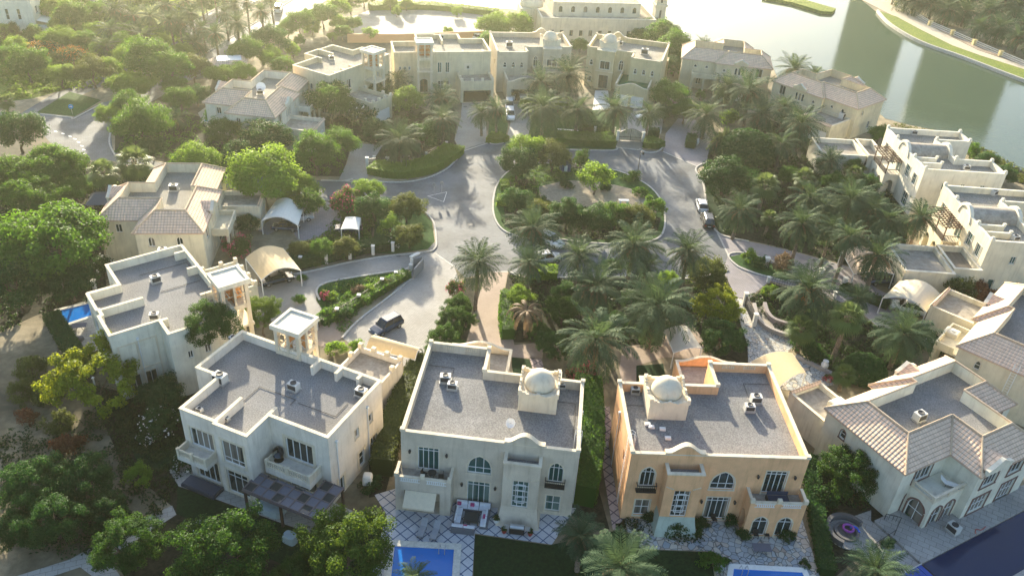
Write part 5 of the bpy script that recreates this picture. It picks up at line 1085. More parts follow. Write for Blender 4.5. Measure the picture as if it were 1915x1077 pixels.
for row in '''648 376 28 bougain|beside the mauve drive on the street
445 462 25 bougain|below the tiled villa's white stair
851 540 17 bougain|at the top of the long lane hedge
1082 702 20 spink|in the bed before the beige dome
1104 690 16 spink|under the big palm before the domed villas
672 212 28 frangipani|rounded, before the straw wind tower villa
300 790 34 frangipani|in the dark corner behind the pergola villa
345 870 20 swhite|beside the slabbed patio corner
275 815 20 swhite|on the dark lawn below the yellow-tipped tree
365 985 16 swhite|at the end of the footpath
192 498 22 swhite|between the giant shade tree and ivory villa roof
1756 644 20 swhite|at the garage wall of the outside-ladder villa
735 455 15 swhite|by the junction lawn fence
612 553 12 spink|reddest, at the tip of the driveway bed
1549 707 9 spink|beside the tiled garage
505 140 8 flamex|small orange one by the substation wall
620 555 13 slime|at the narrow end of the driveway bed
650 560 14 shrub|in the driveway bed beside the red flowers
672 545 14 sdry|rusty, in the driveway bed
692 540 15 slime|brightest in the driveway bed
718 530 14 olivex|near the white gate in the driveway bed
742 522 12 slime|touching the white gate in the driveway bed
612 590 17 shrub|on the bed by the low path fence
645 585 16 sdark|behind the driveway kerb, middle of the bed
680 565 15 shrub|behind the driveway kerb nearer the gate
585 600 16 sdark|next to the white tower roof
560 560 12 shrub|alone in the corner of the mauve turn
660 650 17 slime|bright yellow by the garage terrace
628 652 20 slime|bright yellow with bare stems beside the terrace
1215 962 18 sdark|left of the pale green plinth
1262 990 20 sdark|below the pale green plinth
1300 984 18 sdark|at the corner of the pale green plinth
1316 978 12 sdark|beside the french door steps
1362 970 18 sdark|round, by the side arch of the orange villa
1390 998 15 sdark|beside the steps of the first arched door
1440 985 15 sdark|between the two arched doors
1472 1000 17 sdark|by the second arched door
1330 1052 24 shrub|at the lawn corner near the pool
1358 1050 9 sdark|tiny, at the pool corner
1505 1055 10 sdark|tiny, at the far pool corner
1510 652 28 sdark|at the foot of the short fan palm
1530 672 20 sdark|with pots on the cobbled turn
1440 548 17 slime|beside the iron gate of the cobbled drive
1402 482 16 slime|bright green on the kerbed lawn tip
1425 492 16 sdark|dark, on the kerbed lawn tip
1462 492 24 sdry|brown flowering one over the white gate post
1365 222 20 slime|bright, by the lakeside villa's entrance
1180 330 15 shrub|on the island lawn nearest the lamp post
1200 362 16 shrub|low, on the island lawn edge
1060 345 14 sdark|round, behind the sandy court
1130 350 14 sdark|beside the feathery island tree
1015 375 14 sdark|at the sandy court's corner
1830 545 28 rust|at the tiled roof edge below the balustrade
1660 1015 14 sdark|between the round fire pit and the pool covers
1545 930 24 sdark|in the dark gap by the orange villa
1700 950 16 sdark|at the ivory villa's corner by the rail
60 690 30 scrub|on the dry lot near the shade
40 735 26 scrub|grey, on the bare dry lot
95 735 30 scrub|next to the yellow-tipped tree
110 790 26 scrub|lowest on the dry lot
50 780 20 rust|sprawling on the dry lot
130 830 28 rust|under the yellow-tipped tree
820 690 20 shrub|at the domed villa's corner by the lane hedge
690 905 20 sdark|beside the covered white parasol
565 520 10 shrub|at the carport end of the curved drive
1025 850 1 skip|x'''.split('\n'):
    a, wh = row.split('|'); x, y, r, k = a.split()
    if k == 'skip': continue
    if k == 'flamex': KIND['flamex'] = ('shrub', 'rust', .5, 'orange bush', 'shrub', 'shrub')
    if k == 'olivex': KIND['olivex'] = ('shrub', 'olive', .5, 'olive green shrub', 'shrub', 'shrub')
    tree(float(x), float(y), float(r), k, wh)
for row in '''317 38 22 7.5 date|on the near verge of the boulevard, trunk against the pale road
357 24 25 8 date|tallest on the near side of the grey carriageway
363 80 26 3.5 date|short and bushy at the foot of the boulevard verge
402 62 24 8 date|in the median nearest the substation
443 41 25 8 date|in the median, second from the substation
489 21 23 8 date|in the median, nearest the white van
438 8 18 8 date|in the hazy median beyond the grey carriageway bend
461 3 16 8 date|farthest in the hazy median
247 28 28 5 date|hazy, behind the glowing yellow dome tree
268 68 26 4 date|hazy, at the boulevard verge above the dense wood
198 86 23 4 date|beside the paler orange-flowering tree
206 55 24 5 date|hazy, between the meadow and boulevard
310 10 24 7 date|hazy, at the top edge before the boulevard
348 2 22 7 date|cut by the top edge beyond the boulevard
192 320 28 6 fan|nearer the giant shade tree of the pair by the tiled villa
250 300 34 6.5 fan|taller one of the pair by the tiled villa
10 188 16 2.5 fan|low and yellowish at the photo edge
330 222 24 2.5 date|grey-green below the turquoise pool terrace
530 352 26 2.2 banana|beside the white carport
745 150 24 4 date|in the garden of the wind tower villa with open garage
725 160 18 3 date|half hidden behind its neighbour at the straw villa
748 262 45 4.5 date|big and drooping above the yellow hedge
825 182 27 5 date|hazy, at the edge of the straw villa's drive
828 222 33 6 date|with tall clear trunk by the straw villa's drive
900 210 24 5 date|on the drive-side strip, the shorter of two
928 204 28 6 date|on the drive-side strip, beside the white cars
1016 200 38 6.5 date|mixed with yellow foliage on the villa lawn
1012 152 30 6 date|before the open garage wall of the sandy villa
1063 138 38 7.5 date|tallest, between the sandy and yellow villas
1080 203 36 6 date|by the white lawn slab
1150 203 34 6.5 date|between the white path and the arched gate
1214 210 27 6 date|in front of the parked white off-roader
1315 83 16 6 date|behind the lakeside villa roof, at the water
1402 168 48 8 date|largest, before the lakeside villa with triple arches
1360 160 26 7 date|half hidden behind the largest lakeside palm
1425 214 38 5.5 date|with drooping fronds between the lakeside villas
1322 214 36 5.5 date|at the mauve forecourt
1342 264 24 3.5 date|bluish, behind the white urn
1486 128 30 8 date|at the water behind the nearer lakeside villa
1524 138 20 6.5 date|smaller, at the water behind the nearer lakeside villa
1500 230 38 7 date|before the garage of the nearer lakeside villa
1462 268 32 5 date|between the clipped dome and the low annex
1466 200 24 5 date|against the nearer lakeside villa's entrance
1355 272 26 2.5 banana|in front of the clipped dome tree
1432 345 27 5 fan|with shaggy skirt, beside the clipped dome tree
1505 330 21 4.5 fan|bright, before the white annex
1440 405 16 3.5 fan|small and bright in the dark bed
1598 322 16 4 fan|beside the white villa's annex wall
1385 392 36 5.5 date|nearest the two cars parked by the kerb
1515 370 40 7 date|full crown in the dark grove near the annex
1500 418 38 7.5 date|with leaning trunk beside the curved drive
1556 426 28 7 date|next to the leaning palm on the curved drive
1590 442 33 8.5 date|with the longest bare trunk on the curved drive
1642 476 50 7 date|over the rosy tan canopy
1592 372 42 6.5 date|in the middle of the dark grove
1632 392 34 6 date|next to the white villa's corner
1662 412 34 6.5 date|under the lattice pergola of the cream villa
1722 405 40 7.5 date|leaning against the cream villa's pergola
1552 300 26 5 date|at the dark grove's far edge
1540 385 30 5 date|low in the dark grove
1515 540 56 7.5 dates|beside the curved stone wall
1606 556 30 4.5 date|at the corner of the mauve forecourt with the cream canopy
1586 590 32 7.5 fan|on a tall bare trunk with brown skirt
1500 612 28 4 fan|short, on the stone-walled turn
1690 622 52 6 date|dark, before the garage with tiled coping
1580 698 22 3 fan|small, by the dome-shaped bush
894 488 42 8 date|between the two lanes, casting shadow on the bricks
998 425 46 8 date|tallest on the road before the oval island
990 490 34 7 date|slim, beside the white cars in the road bay
1082 476 45 8 date|beside the parking bay, middle of the roadside row
1186 456 46 8 date|on the roadside, before the island's corner
1208 496 32 6 date|bluish, below the roadside palms
1288 468 42 8 date|alone with curved trunk at the road bend
1116 535 54 7 date|dark, in the roadside garden
1228 570 62 7 date|sprawling over the brick drive
1115 632 66 7.5 date|largest, pale fronds before the domed villas
985 580 29 4.5 dead|by the brick lane
1086 1000 46 5 date|by the beige villa's tiled patio
1162 1060 64 7 date|sunlit on the dark lawn
775 1080 34 4 date|dipping its fronds over the blue pool
1640 1066 54 6 date|sunlit beside the blue pool covers'''.split('\n'):
    a, wh = row.split('|'); x, y, r, h, k = a.split(); palm(float(x), float(y), float(r), float(h), wh, k)
far = [(1690,4,24),(1712,12,24),(1738,18,26),(1766,28,28),(1800,32,30),(1844,30,28),(1827,58,22),(1866,62,28),(1900,80,26),(1746,3,22),(1780,6,22),(1811,4,24),(1857,6,24),(1876,12,26),(1911,54,22),(1900,22,24),(1930,90,26),(1670,-8,22),(1725,-8,20)]
for i, (x, y, r) in enumerate(sorted(far)):
    palm(x+6, y-11, r, 4.8, f'in the promenade grove behind the railing, number {i+1} of {len(far)} from the bridge end' if False else 'in the promenade grove behind the railing', 'date', 'palms of the promenade grove')
hedge([(697,318),(740,326),(788,320),(830,300),(850,283)], 4.2, 1.5, FOL['lime'], 'broad yellow-topped hedge curving along the street kerb', smooth=5)
hedge([(913,262),(928,264),(942,260)], 3.2, 1.2, FOL['lime'], 'short yellow hedge on the strip between the two drives')
hedge([(1040,262),(1090,266),(1148,268)], 4.6, 1.4, FOL['green'], 'long green hedge along the ring road before the domed villas')
hedge([(1083,243),(1115,247),(1140,248)], 2.2, 1.8, FOL['dark'], 'dark clipped hedge behind the long roadside hedge')
hedge([(1203,271),(1220,273),(1232,270)], 3.4, 1.3, FOL['green'], 'short hedge beside the arched gate post')
hedge([(1211,255),(1232,258)], 1.6, 1.8, FOL['dark'], 'dark clipped hedge on the forecourt side of the gate')
hedge([(790,690),(765,740),(735,810),(715,890)], 2.4, 2.6, FOL['olive'], 'narrow tall hedge between the pergola villa and the beige villa')
hedge([(1097,735),(1100,800),(1098,870),(1085,945)], 3.0, 3.0, FOL['green'], 'tall hedge between the beige and the orange domed villas')
hedge([(1512,860),(1520,930),(1530,1000),(1545,1077)], 1.6, 1.1, FOL['dark'], 'dark hedge between the orange villa and the fire pit')
hedge([(985,516),(1010,517),(1042,520)], 2.2, 1.6, FOL['lime'], 'yellow roadside hedge beside the parking bay')
hedge([(948,560),(945,600),(950,635)], 1.8, 1.8, FOL['green'], 'hedge along the lane beside the withered palm')
hedge([(935,352),(952,352)], 2.4, 1.2, FOL['lime'], 'small cube hedge on the island, the farther one')
hedge([(929,380),(948,381)], 2.4, 1.2, FOL['lime'], 'small cube hedge on the island, the nearer one')
hedge([(540,500),(600,488),(650,474),(700,466),(738,462)], 2.2, 1.5, FOL['dark'], 'dark hedge with white pillars along the curved drive')
hedge([(600,606),(660,575),(720,540),(762,516)], 1.8, 1.1, FOL['green'], 'low hedge along the lower edge of the driveway bed')
hedge([(100,600),(130,650),(165,705)], 2.0, 1.6, FOL['dark'], 'dark hedge outside the slabbed pool terrace')
hedge([(690,18),(780,16),(870,22),(930,30)], 3.5, 1.6, FOL['acacia'], 'long sunlit hedge between the car park and the lake', smooth=3, dens=10, leaf=.4)
hedge([(1290,278),(1293,262)], 2.0, 1.5, FOL['dark'], 'small clipped hedge beside the white urn')
hedge([(1690,610),(1740,640),(1745,660)], 1.8, 1.2, FOL['dark'], 'low hedge before the outside-ladder villa garage')
hedge([(1572,540),(1620,560),(1660,575)], 1.8, 1.0, FOL['dark'], 'dark hedge beside the rosy tan canopy')
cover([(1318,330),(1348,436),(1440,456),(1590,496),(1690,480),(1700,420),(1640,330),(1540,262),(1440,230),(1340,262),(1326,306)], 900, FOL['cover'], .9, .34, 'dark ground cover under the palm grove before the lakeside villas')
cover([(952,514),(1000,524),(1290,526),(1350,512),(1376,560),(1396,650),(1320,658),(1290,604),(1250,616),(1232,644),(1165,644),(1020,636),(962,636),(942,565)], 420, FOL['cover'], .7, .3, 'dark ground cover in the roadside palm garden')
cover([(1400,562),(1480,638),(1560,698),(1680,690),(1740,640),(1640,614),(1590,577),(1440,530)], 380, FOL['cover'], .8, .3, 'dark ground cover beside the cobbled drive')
cover([(636,404),(655,382),(700,378),(762,384),(704,412),(692,472),(560,504),(545,462),(600,446)], 330, FOL['green'], .9, .3, 'mixed ground cover behind the junction lawn')
cover([(600,536),(770,506),(726,535),(672,576),(640,622),(604,600)], 90, FOL['green'], .6, .28, 'ground cover in the driveway bed')
cover([(0,60),(80,64),(330,50),(380,92),(240,160),(130,170),(0,190)], 900, FOL['acacia'], .9, .5, 'hazy undergrowth below the far boulevard trees')
cover([(0,300),(150,305),(300,326),(300,360),(190,400),(200,560),(90,580),(0,620)], 500, FOL['cover'], .9, .36, 'dark undergrowth below the giant shade trees')
cover([(300,200),(420,230),(600,250),(660,262),(640,330),(430,326),(300,302),(215,284)], 420, FOL['green'], .9, .34, 'garden undergrowth before the turquoise pool villa')
cover([(590,228),(660,200),(760,200),(850,240),(850,262),(700,326),(716,278),(664,262)], 260, FOL['cover'], .8, .32, 'garden undergrowth before the wind tower villas')
cover([(940,346),(1000,334),(1006,374),(1100,390),(1190,406),(1234,410),(1226,438),(1110,448),(1000,438),(947,424)], 300, FOL['cover'], .8, .3, 'dark ground cover on the oval island')
cover([(85,592),(96,588),(175,720),(260,740),(350,715),(330,800),(240,800),(180,760)], 160, FOL['cover'], .8, .28, 'shaded undergrowth beside the ivory pool villa')
cover([(0,800),(100,790),(180,760),(250,850),(300,960),(200,1040),(0,1020)], 260, FOL['cover'], .8, .3, 'shaded undergrowth of the dark grove')
cover([(1690,-12),(1770,36),(1925,102),(2060,142),(2050,-40),(1680,-40)], 420, FOL['cover'], .9, .5, 'undergrowth of the promenade palm grove')
cover([(1662,232),(1790,254),(1870,296),(1930,328),(1930,348),(1860,326),(1800,282)], 200, FOL['olive'], .9, .32, 'bank scrub between the white villa and lake')
cover([(1240,30),(1290,90),(1330,105),(1290,150),(1235,140),(1200,60)], 140, FOL['green'], .9, .4, 'lake shore scrub beside the mosque')
cover([(1150,985),(1180,960),(1320,970),(1310,1010),(1200,1000)], 60, FOL['cover'], .6, .24, 'dark planting along the orange villa')
cover([(1500,870),(1560,870),(1640,940),(1560,945),(1530,1000),(1540,1076)], 120, FOL['cover'], .7, .26, 'dark planting in the gap beside the ivory villa')

for i, (x, y, r, k) in enumerate(((30,88,24,'lime'),(62,62,18,'green'),(160,76,24,'green'),(178,60,22,'lime'),(225,40,20,'green'),(228,82,24,'green'),(262,92,22,'lime'),(290,60,18,'green'),(300,78,20,'lime'),(330,62,14,'green'),(120,12,20,'lime'),(60,5,20,'green'),(225,5,24,'lime'),(270,2,22,'green'),(330,15,20,'lime'),(385,10,18,'green'),(405,-6,20,'lime'),(150,0,22,'green'),(5,60,20,'lime'),(100,-8,24,'green'),(190,95,22,'green'),(345,98,20,'lime'),(655,5,20,'green'),(680,-4,20,'lime'),(575,28,14,'green'),(730,6,14,'lime'),(640,60,16,'green'),(660,45,16,'green'),(760,8,12,'green'),(20,20,20,'lime'))):
    tr_ = tree(x, y, r, k, ''); tr_['label'] = 'hazy green tree in the belt round the far boulevard'; tr_['group'] = 'hazy trees along the boulevard'
for i, (x, y, r, h) in enumerate(((215,18,24,6),(280,30,24,6),(335,40,22,7),(378,52,20,6),(420,24,20,7),(300,-8,22,6),(375,-4,20,7),(400,-14,20,7),(255,60,22,4),(505,-6,20,7),(425,-4,18,7))):
    palm(x, y, r, h, '', 'date', 'hazy boulevard palms')['label'] = 'hazy date palm mixed into the belt round the far boulevard'
cover([(945,335),(985,312),(1060,314),(1140,322),(1180,336),(1140,340),(1060,336),(1008,348),(1004,374),(945,350)], 120, FOL['green'], .6, .28, 'green planting on the far side of the oval island')
cover([(190,790),(250,770),(345,830),(330,900),(310,960),(235,900)], 110, FOL['cover'], .6, .26, 'dark ground cover between the grove and the slabbed patio')
cover([(560,990),(700,960),(715,1077),(560,1077)], 60, FOL['cover'], .6, .26, 'dark ground cover below the bright garden trees')
# ---------------------------------------------------------------- vehicles, canopies, fences, furniture and the other things
CARM = {}
def carpaint(nm, col, rough=.25):
    if nm not in CARM:
        m, n, l, b = newmat('paint_'+nm); q = noise(n, l, pos(n), 1.5, 3); l.new(mixc(n, l, q.outputs[0], sc(col, .88), sc(col, 1.05)), b.inputs['Base Color'])
        b.inputs['Roughness'].default_value = rough; b.inputs['Coat Weight'].default_value = .5; b.inputs['Coat Roughness'].default_value = .1; CARM[nm] = m
    return CARM[nm]
rubber = plain('tyre_rubber', (.015, .015, .016), .8); rimm = plain('alloy_rim', (.45, .45, .46), .3, .8); redl = plain('tail_lens', (.28, .015, .012), .3); whl = plain('head_lens', (.65, .67, .68), .15)
def car(p0, p1, col, label, kind='suv', z=.03, L=None):
    """car standing between two ground pixels (p0 rear, p1 front)"""
    a, b = at(*p0), at(*p1); d = b-a; yaw = math.atan2(d.y, d.x); c = (a+b)/2
    root = empty('parked_car' if kind != 'van' else 'van', (c.x, c.y, z), yaw, label, 'car' if kind != 'van' else 'van', 'parked cars' if kind != 'van' else None)
    L, Wd, H = dict(suv=(4.8, 1.92, 1.78), hatch=(4.4, 1.82, 1.52), saloon=(4.9, 1.86, 1.45), van=(5.2, 2.0, 2.1), coupe=(4.3, 1.75, 1.28))[kind]; pm = carpaint(*col)
    bz = H*.56
    xs = [-L/2, -L/2+.12, -L*.36, -L*.1, L*.15, L*.3, L/2-.25, L/2]; top = [bz*.86, bz, bz*1.02, bz*1.02, bz, bz*.97, bz*.82, bz*.55]; wd = [.84, .96, 1, 1, 1, .99, .93, .78]
    def ring(x, t, w_): hw = Wd/2*w_; return [(x,-hw*.92,.28),(x,-hw,.5),(x,-hw*.99,t*.8),(x,-hw*.86,t),(x,hw*.86,t),(x,hw*.99,t*.8),(x,hw,.5),(x,hw*.92,.28)]
    mb = MB(); mb.loft([ring(*q) for q in zip(xs, top, wd)], cap=True); mb.build('body', pm, root, smooth=False)
    cab = dict(suv=(-L*.47, -L*.40, L*.08, L*.25), hatch=(-L*.47, -L*.33, L*.08, L*.27), saloon=(-L*.36, -L*.2, L*.08, L*.26), van=(-L*.48, -L*.46, L*.22, L*.40), coupe=(-L*.32, -L*.14, L*.05, L*.2))[kind]
    def grn(x, z_, w_): hw = Wd/2*w_; return [(x,-hw,z_),(x,hw,z_)]
    g = MB(); t0, t1 = bz*.98, H-.06; lo = [(cab[0],.84),(cab[3],.84)]; hi = [(cab[1],.70),(cab[2],.70)]
    P = lambda x, w_, z_, s: (x, s*Wd/2*w_, z_)
    g.face([P(cab[0],.84,t0,-1),P(cab[3],.84,t0,-1),P(cab[2],.7,t1,-1),P(cab[1],.7,t1,-1)]).face([P(cab[0],.84,t0,1),P(cab[1],.7,t1,1),P(cab[2],.7,t1,1),P(cab[3],.84,t0,1)]).face([P(cab[0],.84,t0,-1),P(cab[1],.7,t1,-1),P(cab[1],.7,t1,1),P(cab[0],.84,t0,1)]).face([P(cab[3],.84,t0,1),P(cab[2],.7,t1,1),P(cab[2],.7,t1,-1),P(cab[3],.84,t0,-1)])
    g.build('window', 'car_glass', root)
    r = MB(); r.loft([[P(cab[1]-.06,.73,t1-.01,-1),P(cab[2]+.06,.73,t1-.01,-1),P(cab[2]+.06,.73,t1-.01,1),P(cab[1]-.06,.73,t1-.01,1)],[P(cab[1]+.05,.62,H,-1),P(cab[2]-.05,.62,H,-1),P(cab[2]-.05,.62,H,1),P(cab[1]+.05,.62,H,1)]], cap=True)
    for s in (-1, 1):
        for xa, xb, xc, xd in ((cab[0], cab[0]+.1, cab[1]+.05, cab[1]-.04), (cab[3]-.1, cab[3], cab[2]+.04, cab[2]-.05), ((cab[0]+cab[3])/2-.06, (cab[0]+cab[3])/2+.06, (cab[1]+cab[2])/2+.05, (cab[1]+cab[2])/2-.05)): r.face([P(xa,.855,t0,s),P(xb,.855,t0,s),P(xc,.715,t1,s),P(xd,.715,t1,s)])
    r.build('roof', pm, root)
    for sx in (-1, 1):
        for sy in (-1, 1):
            x, y = sx*L*.30, sy*(Wd/2-.12); w_ = MB()
            w_.loft([[(x+rr*math.cos(k*.5236), y+o*sy, .34+rr*math.sin(k*.5236)) for k in range(12)] for rr, o in ((.2, -.1), (.34, -.1), (.34, .13), (.2, .13))], cap=False); wo = w_.build('wheel', rubber, root)
            q = MB(); q.face([(x+.21*math.cos(k*.5236), y+.125*sy, .34+.21*math.sin(k*.5236)) for k in range(12)]); q.build('rim', rimm, wo)
    for s in (-1, 1):
        q = MB(); q.box(L/2-.22, L/2-.05, s*Wd*.33-.16, s*Wd*.33+.16, bz*.56, bz*.74); q.build('headlight', whl, root)
        q = MB(); q.box(-L/2-.02, -L/2+.1, s*Wd*.36-.12, s*Wd*.36+.12, bz*.62, bz*.86); q.build('taillight', redl, root)
    m = MB()
    for s in (-1, 1): m.box(cab[3]-.35, cab[3]-.18, s*(Wd/2+.02)-.1, s*(Wd/2+.02)+.1, bz, bz+.16)
    m.build('mirror', pm, root); q = MB(); q.box(-L/2-.03, -L/2+.02, -.26, .26, bz*.5, bz*.6); q.build('number_plate', white_mat, root)
    return root
WH, BK, NV, SI = ('white', (.72,.72,.70)), ('black', (.012,.012,.014)), ('navy', (.012,.03,.075)), ('silver', (.45,.46,.46))
car((1315,401), (1308,377), WH, 'white hatchback parked at the kerb across from the oval island', 'hatch')
car((1326,431), (1318,404), BK, 'black off-roader parked right behind the white hatchback', 'suv')
car((1012,447), (1046,464), WH, 'white car parked in the bay under the tallest roadside palm', 'suv')
car((1001,492), (1042,486), SI, 'silver car with pale roof parked in the bay nearer the roadside hedge', 'suv')
car((742,606), (703,626), NV, 'dark blue car alone on the wide pale driveway', 'suv')
car((492,534), (545,521), BK, 'black saloon under the tan arched canopy', 'saloon')
car((510,428), (560,431), NV, 'dark blue coupe under the white arched canopy', 'coupe')
car((535,415), (582,409), SI, 'silver car with its nose out of the white arched canopy', 'suv')
car((668,432), (634,432), NV, 'dark car parked beneath the small flat white shelter', 'hatch')
car((952,174), (957,191), WH, 'white car standing halfway out of the open garage', 'saloon')
car((978,172), (979,189), WH, 'white car deep inside the open double garage', 'suv')
car((954,210), (955,231), WH, 'white car on the drive under the two strip palms, the nearer of two', 'suv')
car((952,198), (953,207), WH, 'white car on the drive, bumper to bumper behind another white car', 'suv')
car((881,146), (880,163), WH, 'white car inside the single open garage of the straw villa', 'hatch')
car((1222,217), (1191,225), WH, 'white off-roader with black roof pillars inside the arched gate', 'suv')
car((1668,528), (1626,529), NV, 'dark car under the rosy tan canopy', 'suv')
car((1722,588), (1668,575), WH, 'white car with round wings under the cream canopy', 'suv')
car((518,30), (524,14), WH, 'white van driving along the sunlit carriageway', 'van')
car((893,76), (882,72), WH, 'white car half hidden behind the straw villa by the car park', 'suv')

def canopy(c, z, rise, mat, label, along=0, name='car_canopy', h=None, posts=True):
    P = [at(x, y, z) for x, y in c]; ctr = sum(P, Vector())/4; root = empty(name, (ctr.x, ctr.y, 0), 0, label, 'car canopy', 'car canopies'); q = [p-Vector((ctr.x, ctr.y, 0)) for p in P]
    N = 12; f = lambda u, v: (q[0].lerp(q[1], u)).lerp(q[3].lerp(q[2], u), v)+Vector((0, 0, rise*math.sin(math.pi*(u if along == 0 else v))))
    mb = MB(); g = [[f(i/N, j/N) for j in range(N+1)] for i in range(N+1)]
    mb.loft([[tuple(p) for p in r] for r in g], closed=False); o = mb.build('fabric', mat, root); md = o.modifiers.new('s', 'SOLIDIFY'); md.thickness = .05
    fr = MB(); E = lambda pts: fr.path([tuple(p-Vector((0,0,.07))) for p in pts], .06, 5)
    for i in (0, N//2, N): E([g[i][j] for j in range(N+1)]); E([g[j][i] for j in range(N+1)])
    fr.build('frame', white_mat, root)
    if posts:
        for i, j in ((0, 0), (N, 0), (0, N), (N, N)): m = MB(); p = g[i][j]; m.tube((p.x, p.y, 0), (p.x, p.y, p.z-.05), .08, n=7); m.build('post', white_mat, root)
    return root
canopy([(459,483),(529,464),(562,505),(489,523)], 2.7, 1.1, canvas_tan, 'tan arched canopy at the garage of the ivory pool villa')
canopy([(489,413),(557,421),(566,391),(517,375)], 2.4, 1.1, white_canvas := plain('white_canvas', (.72,.70,.62), .9), 'white arched canopy beside the tiled garage coping')
canopy([(684,650),(706,629),(790,654),(776,672)], 2.7, .9, canvas_tan, 'tan curved canopy behind the garage terrace of the pergola villa')
canopy([(1651,557),(1732,583),(1757,549),(1683,526)], 2.7, 1.1, canvas_cream, 'cream arched canopy over a white car with round wings')
canopy([(1404,676),(1482,660),(1507,697),(1450,730)], 2.7, .8, canvas_tan, 'pale tan canopy tucked behind the orange domed villa')
canopy([(1574,470),(1626,462),(1672,512),(1597,512)], 2.6, .5, plain('rosy_canvas', (.56,.42,.30), .9), 'rosy tan flat canopy under the drooping palm fronds')
canopy([(1243,617),(1285,610),(1312,650),(1260,659)], 2.6, .35, plain('grey_canvas', (.50,.46,.38), .9), 'dull tan canopy on the brick drive of the orange villa')
r_ = canopy([(647,406),(674,407),(671,429),(638,428)], 2.3, .12, white_canvas, 'small flat white shelter beside the mauve drive', name='car_shelter')

def local(px, py, z=0, rz=0): p = at(px, py, z); return p
# ---- roof equipment
def ac_unit(p, yaw, label, big=1.0):
    r = empty('ac_unit', p, yaw, label, 'air conditioner', 'rooftop air conditioners'); b = MB(); b.box(-.6*big, .6*big, -.42*big, .42*big, .18, 1.0*big); b.build('casing', acm, r)
    f = MB(); f.box(-.65*big, .65*big, -.5*big, .5*big, 0, .17); f.build('base_frame', metal, r)
    g = MB(); g.lathe(0, 0, [(.34*big, 1.0*big), (.34*big, 1.1*big), (.28*big, 1.1*big), (.1, 1.04*big)], 12); g.build('fan_guard', dark_grill, r)
    q = MB(); q.box(-.52*big, .52*big, -.45*big, -.422*big, .3, .9*big); q.build('coil_grille', dark_grill, r)
for px, py, z, yaw, lb, bg in ((833,714,8.02,0,'grey air conditioner on the beige villa roof, nearer the rear parapet',1.1), (846,727,8.02,-.1,'pale air conditioner on the beige villa roof, nearer the middle',1.0), (1050,725,8.02,0,'air conditioner squeezed beside the beige villa dome',.8), (1412,752,8.02,.05,'grey air conditioner with a pipe cap on the orange villa roof',1.1), (1400,768,8.02,.05,'white air conditioner next to the grey one on the orange villa roof',1.0), (1187,735,8.02,.05,'air conditioner behind the parapet corner beside the orange villa dome',.9),
    (550,729,8.07,-.4,'white air conditioner in the middle of the pergola villa roof',1.1), (413,715,8.07,-.4,'white twin air conditioner at the roof notch of the pergola villa',1.3), (438,640,8.07,-.4,'air conditioner by the curved ladder of the pergola villa',.9), (676,740,8.07,-.4,'white air conditioner at the long side parapet of the pergola villa',1.1), (374,770,8.07,-.4,'small air conditioner at the front parapet of the pergola villa',.6), (424,786,8.07,-.4,'small air conditioner behind the front fin of the pergola villa',.6),
    (292,528,8.07,.7,'lone air conditioner in the middle of the ivory villa roof',1.1), (305,475,8.07,.2,'twin air conditioner along the far parapet of the ivory villa',1.0), (290,597,8.07,.2,'air conditioner at the inner corner of the ivory villa roof',1.0), (1717,785,7.32,.5,'white air conditioner in the roof well of the ivory tiled villa',1.2), (326,357,7.32,.1,'white air conditioner in the roof well of the cream tiled villa',1.2), (487,177,7.32,.2,'air conditioner in the roof well of the turquoise pool villa',1.1),
    (1708,252,8.02,0,'air conditioner on the white vaulted villa, by the lake parapet',1.0), (1806,318,8.02,0,'low air conditioner on the white vaulted villa, over the three small windows',1.0), (1858,365,8.02,.6,'white air conditioner on the cream vaulted villa near its far parapet',1.0), (1897,450,8.02,.3,'air conditioner at the near parapet of the cream vaulted villa',1.0), (952,88,8.02,.2,'pale air conditioner on the sandy domed villa roof',1.4), (1205,102,8.02,-.2,'air conditioner cluster on the yellow villa roof',1.5), (1160,85,8.02,-.2,'white tank-like air conditioner beside the yellow villa dome',1.1), (620,112,8.07,.4,'air conditioner on the straw villa roof behind the frangipani',1.0), (825,73,8.07,.2,'air conditioner on the straw villa roof by the open garage side',1.0), (1575,222,3.6,.7,'covered machine on the terrace of the nearer lakeside villa',1.5), (1490,372,3.4,.3,'box on the annex terrace',.5)):
    if 'annex' in lb: continue
    ac_unit(at(px, py, z), yaw, lb, bg*.86)
def dish(p, yaw, label, r=.55):
    o = empty('satellite_dish', p, yaw, label, 'satellite dish', 'satellite dishes'); m = MB(); m.tube((0,0,0), (0,0,.9), .04); m.build('mast', metal, o)
    d = MB(); c = Vector((0,-.2,1.0)); n_ = Vector((0,-.8,.6)).normalized(); u = n_.orthogonal().normalized(); v = n_.cross(u); d.loft([[tuple(c+(u*math.cos(k*.393)+v*math.sin(k*.393))*q*r+n_*(q*q*.16)) for k in range(16)] for q in (.05, .4, .7, 1.0)]); d.build('reflector', white_mat, o); f = MB(); f.tube(c, c+n_*.55, .025); f.build('feed_arm', metal, o)
dish(at(952,802,8.02), .3, 'round dish on the beige villa roof beside the curved gable', .5); dish(at(557,657,8.07), .8, 'dish at the foot of the white wind tower on the pergola villa', .7); dish(at(489,172,7.32), .3, 'large dish in the roof well of the turquoise pool villa', .9); dish(at(362,652,8.5), 1.4, 'dish behind the ivory villa parapet', .4) if False else None
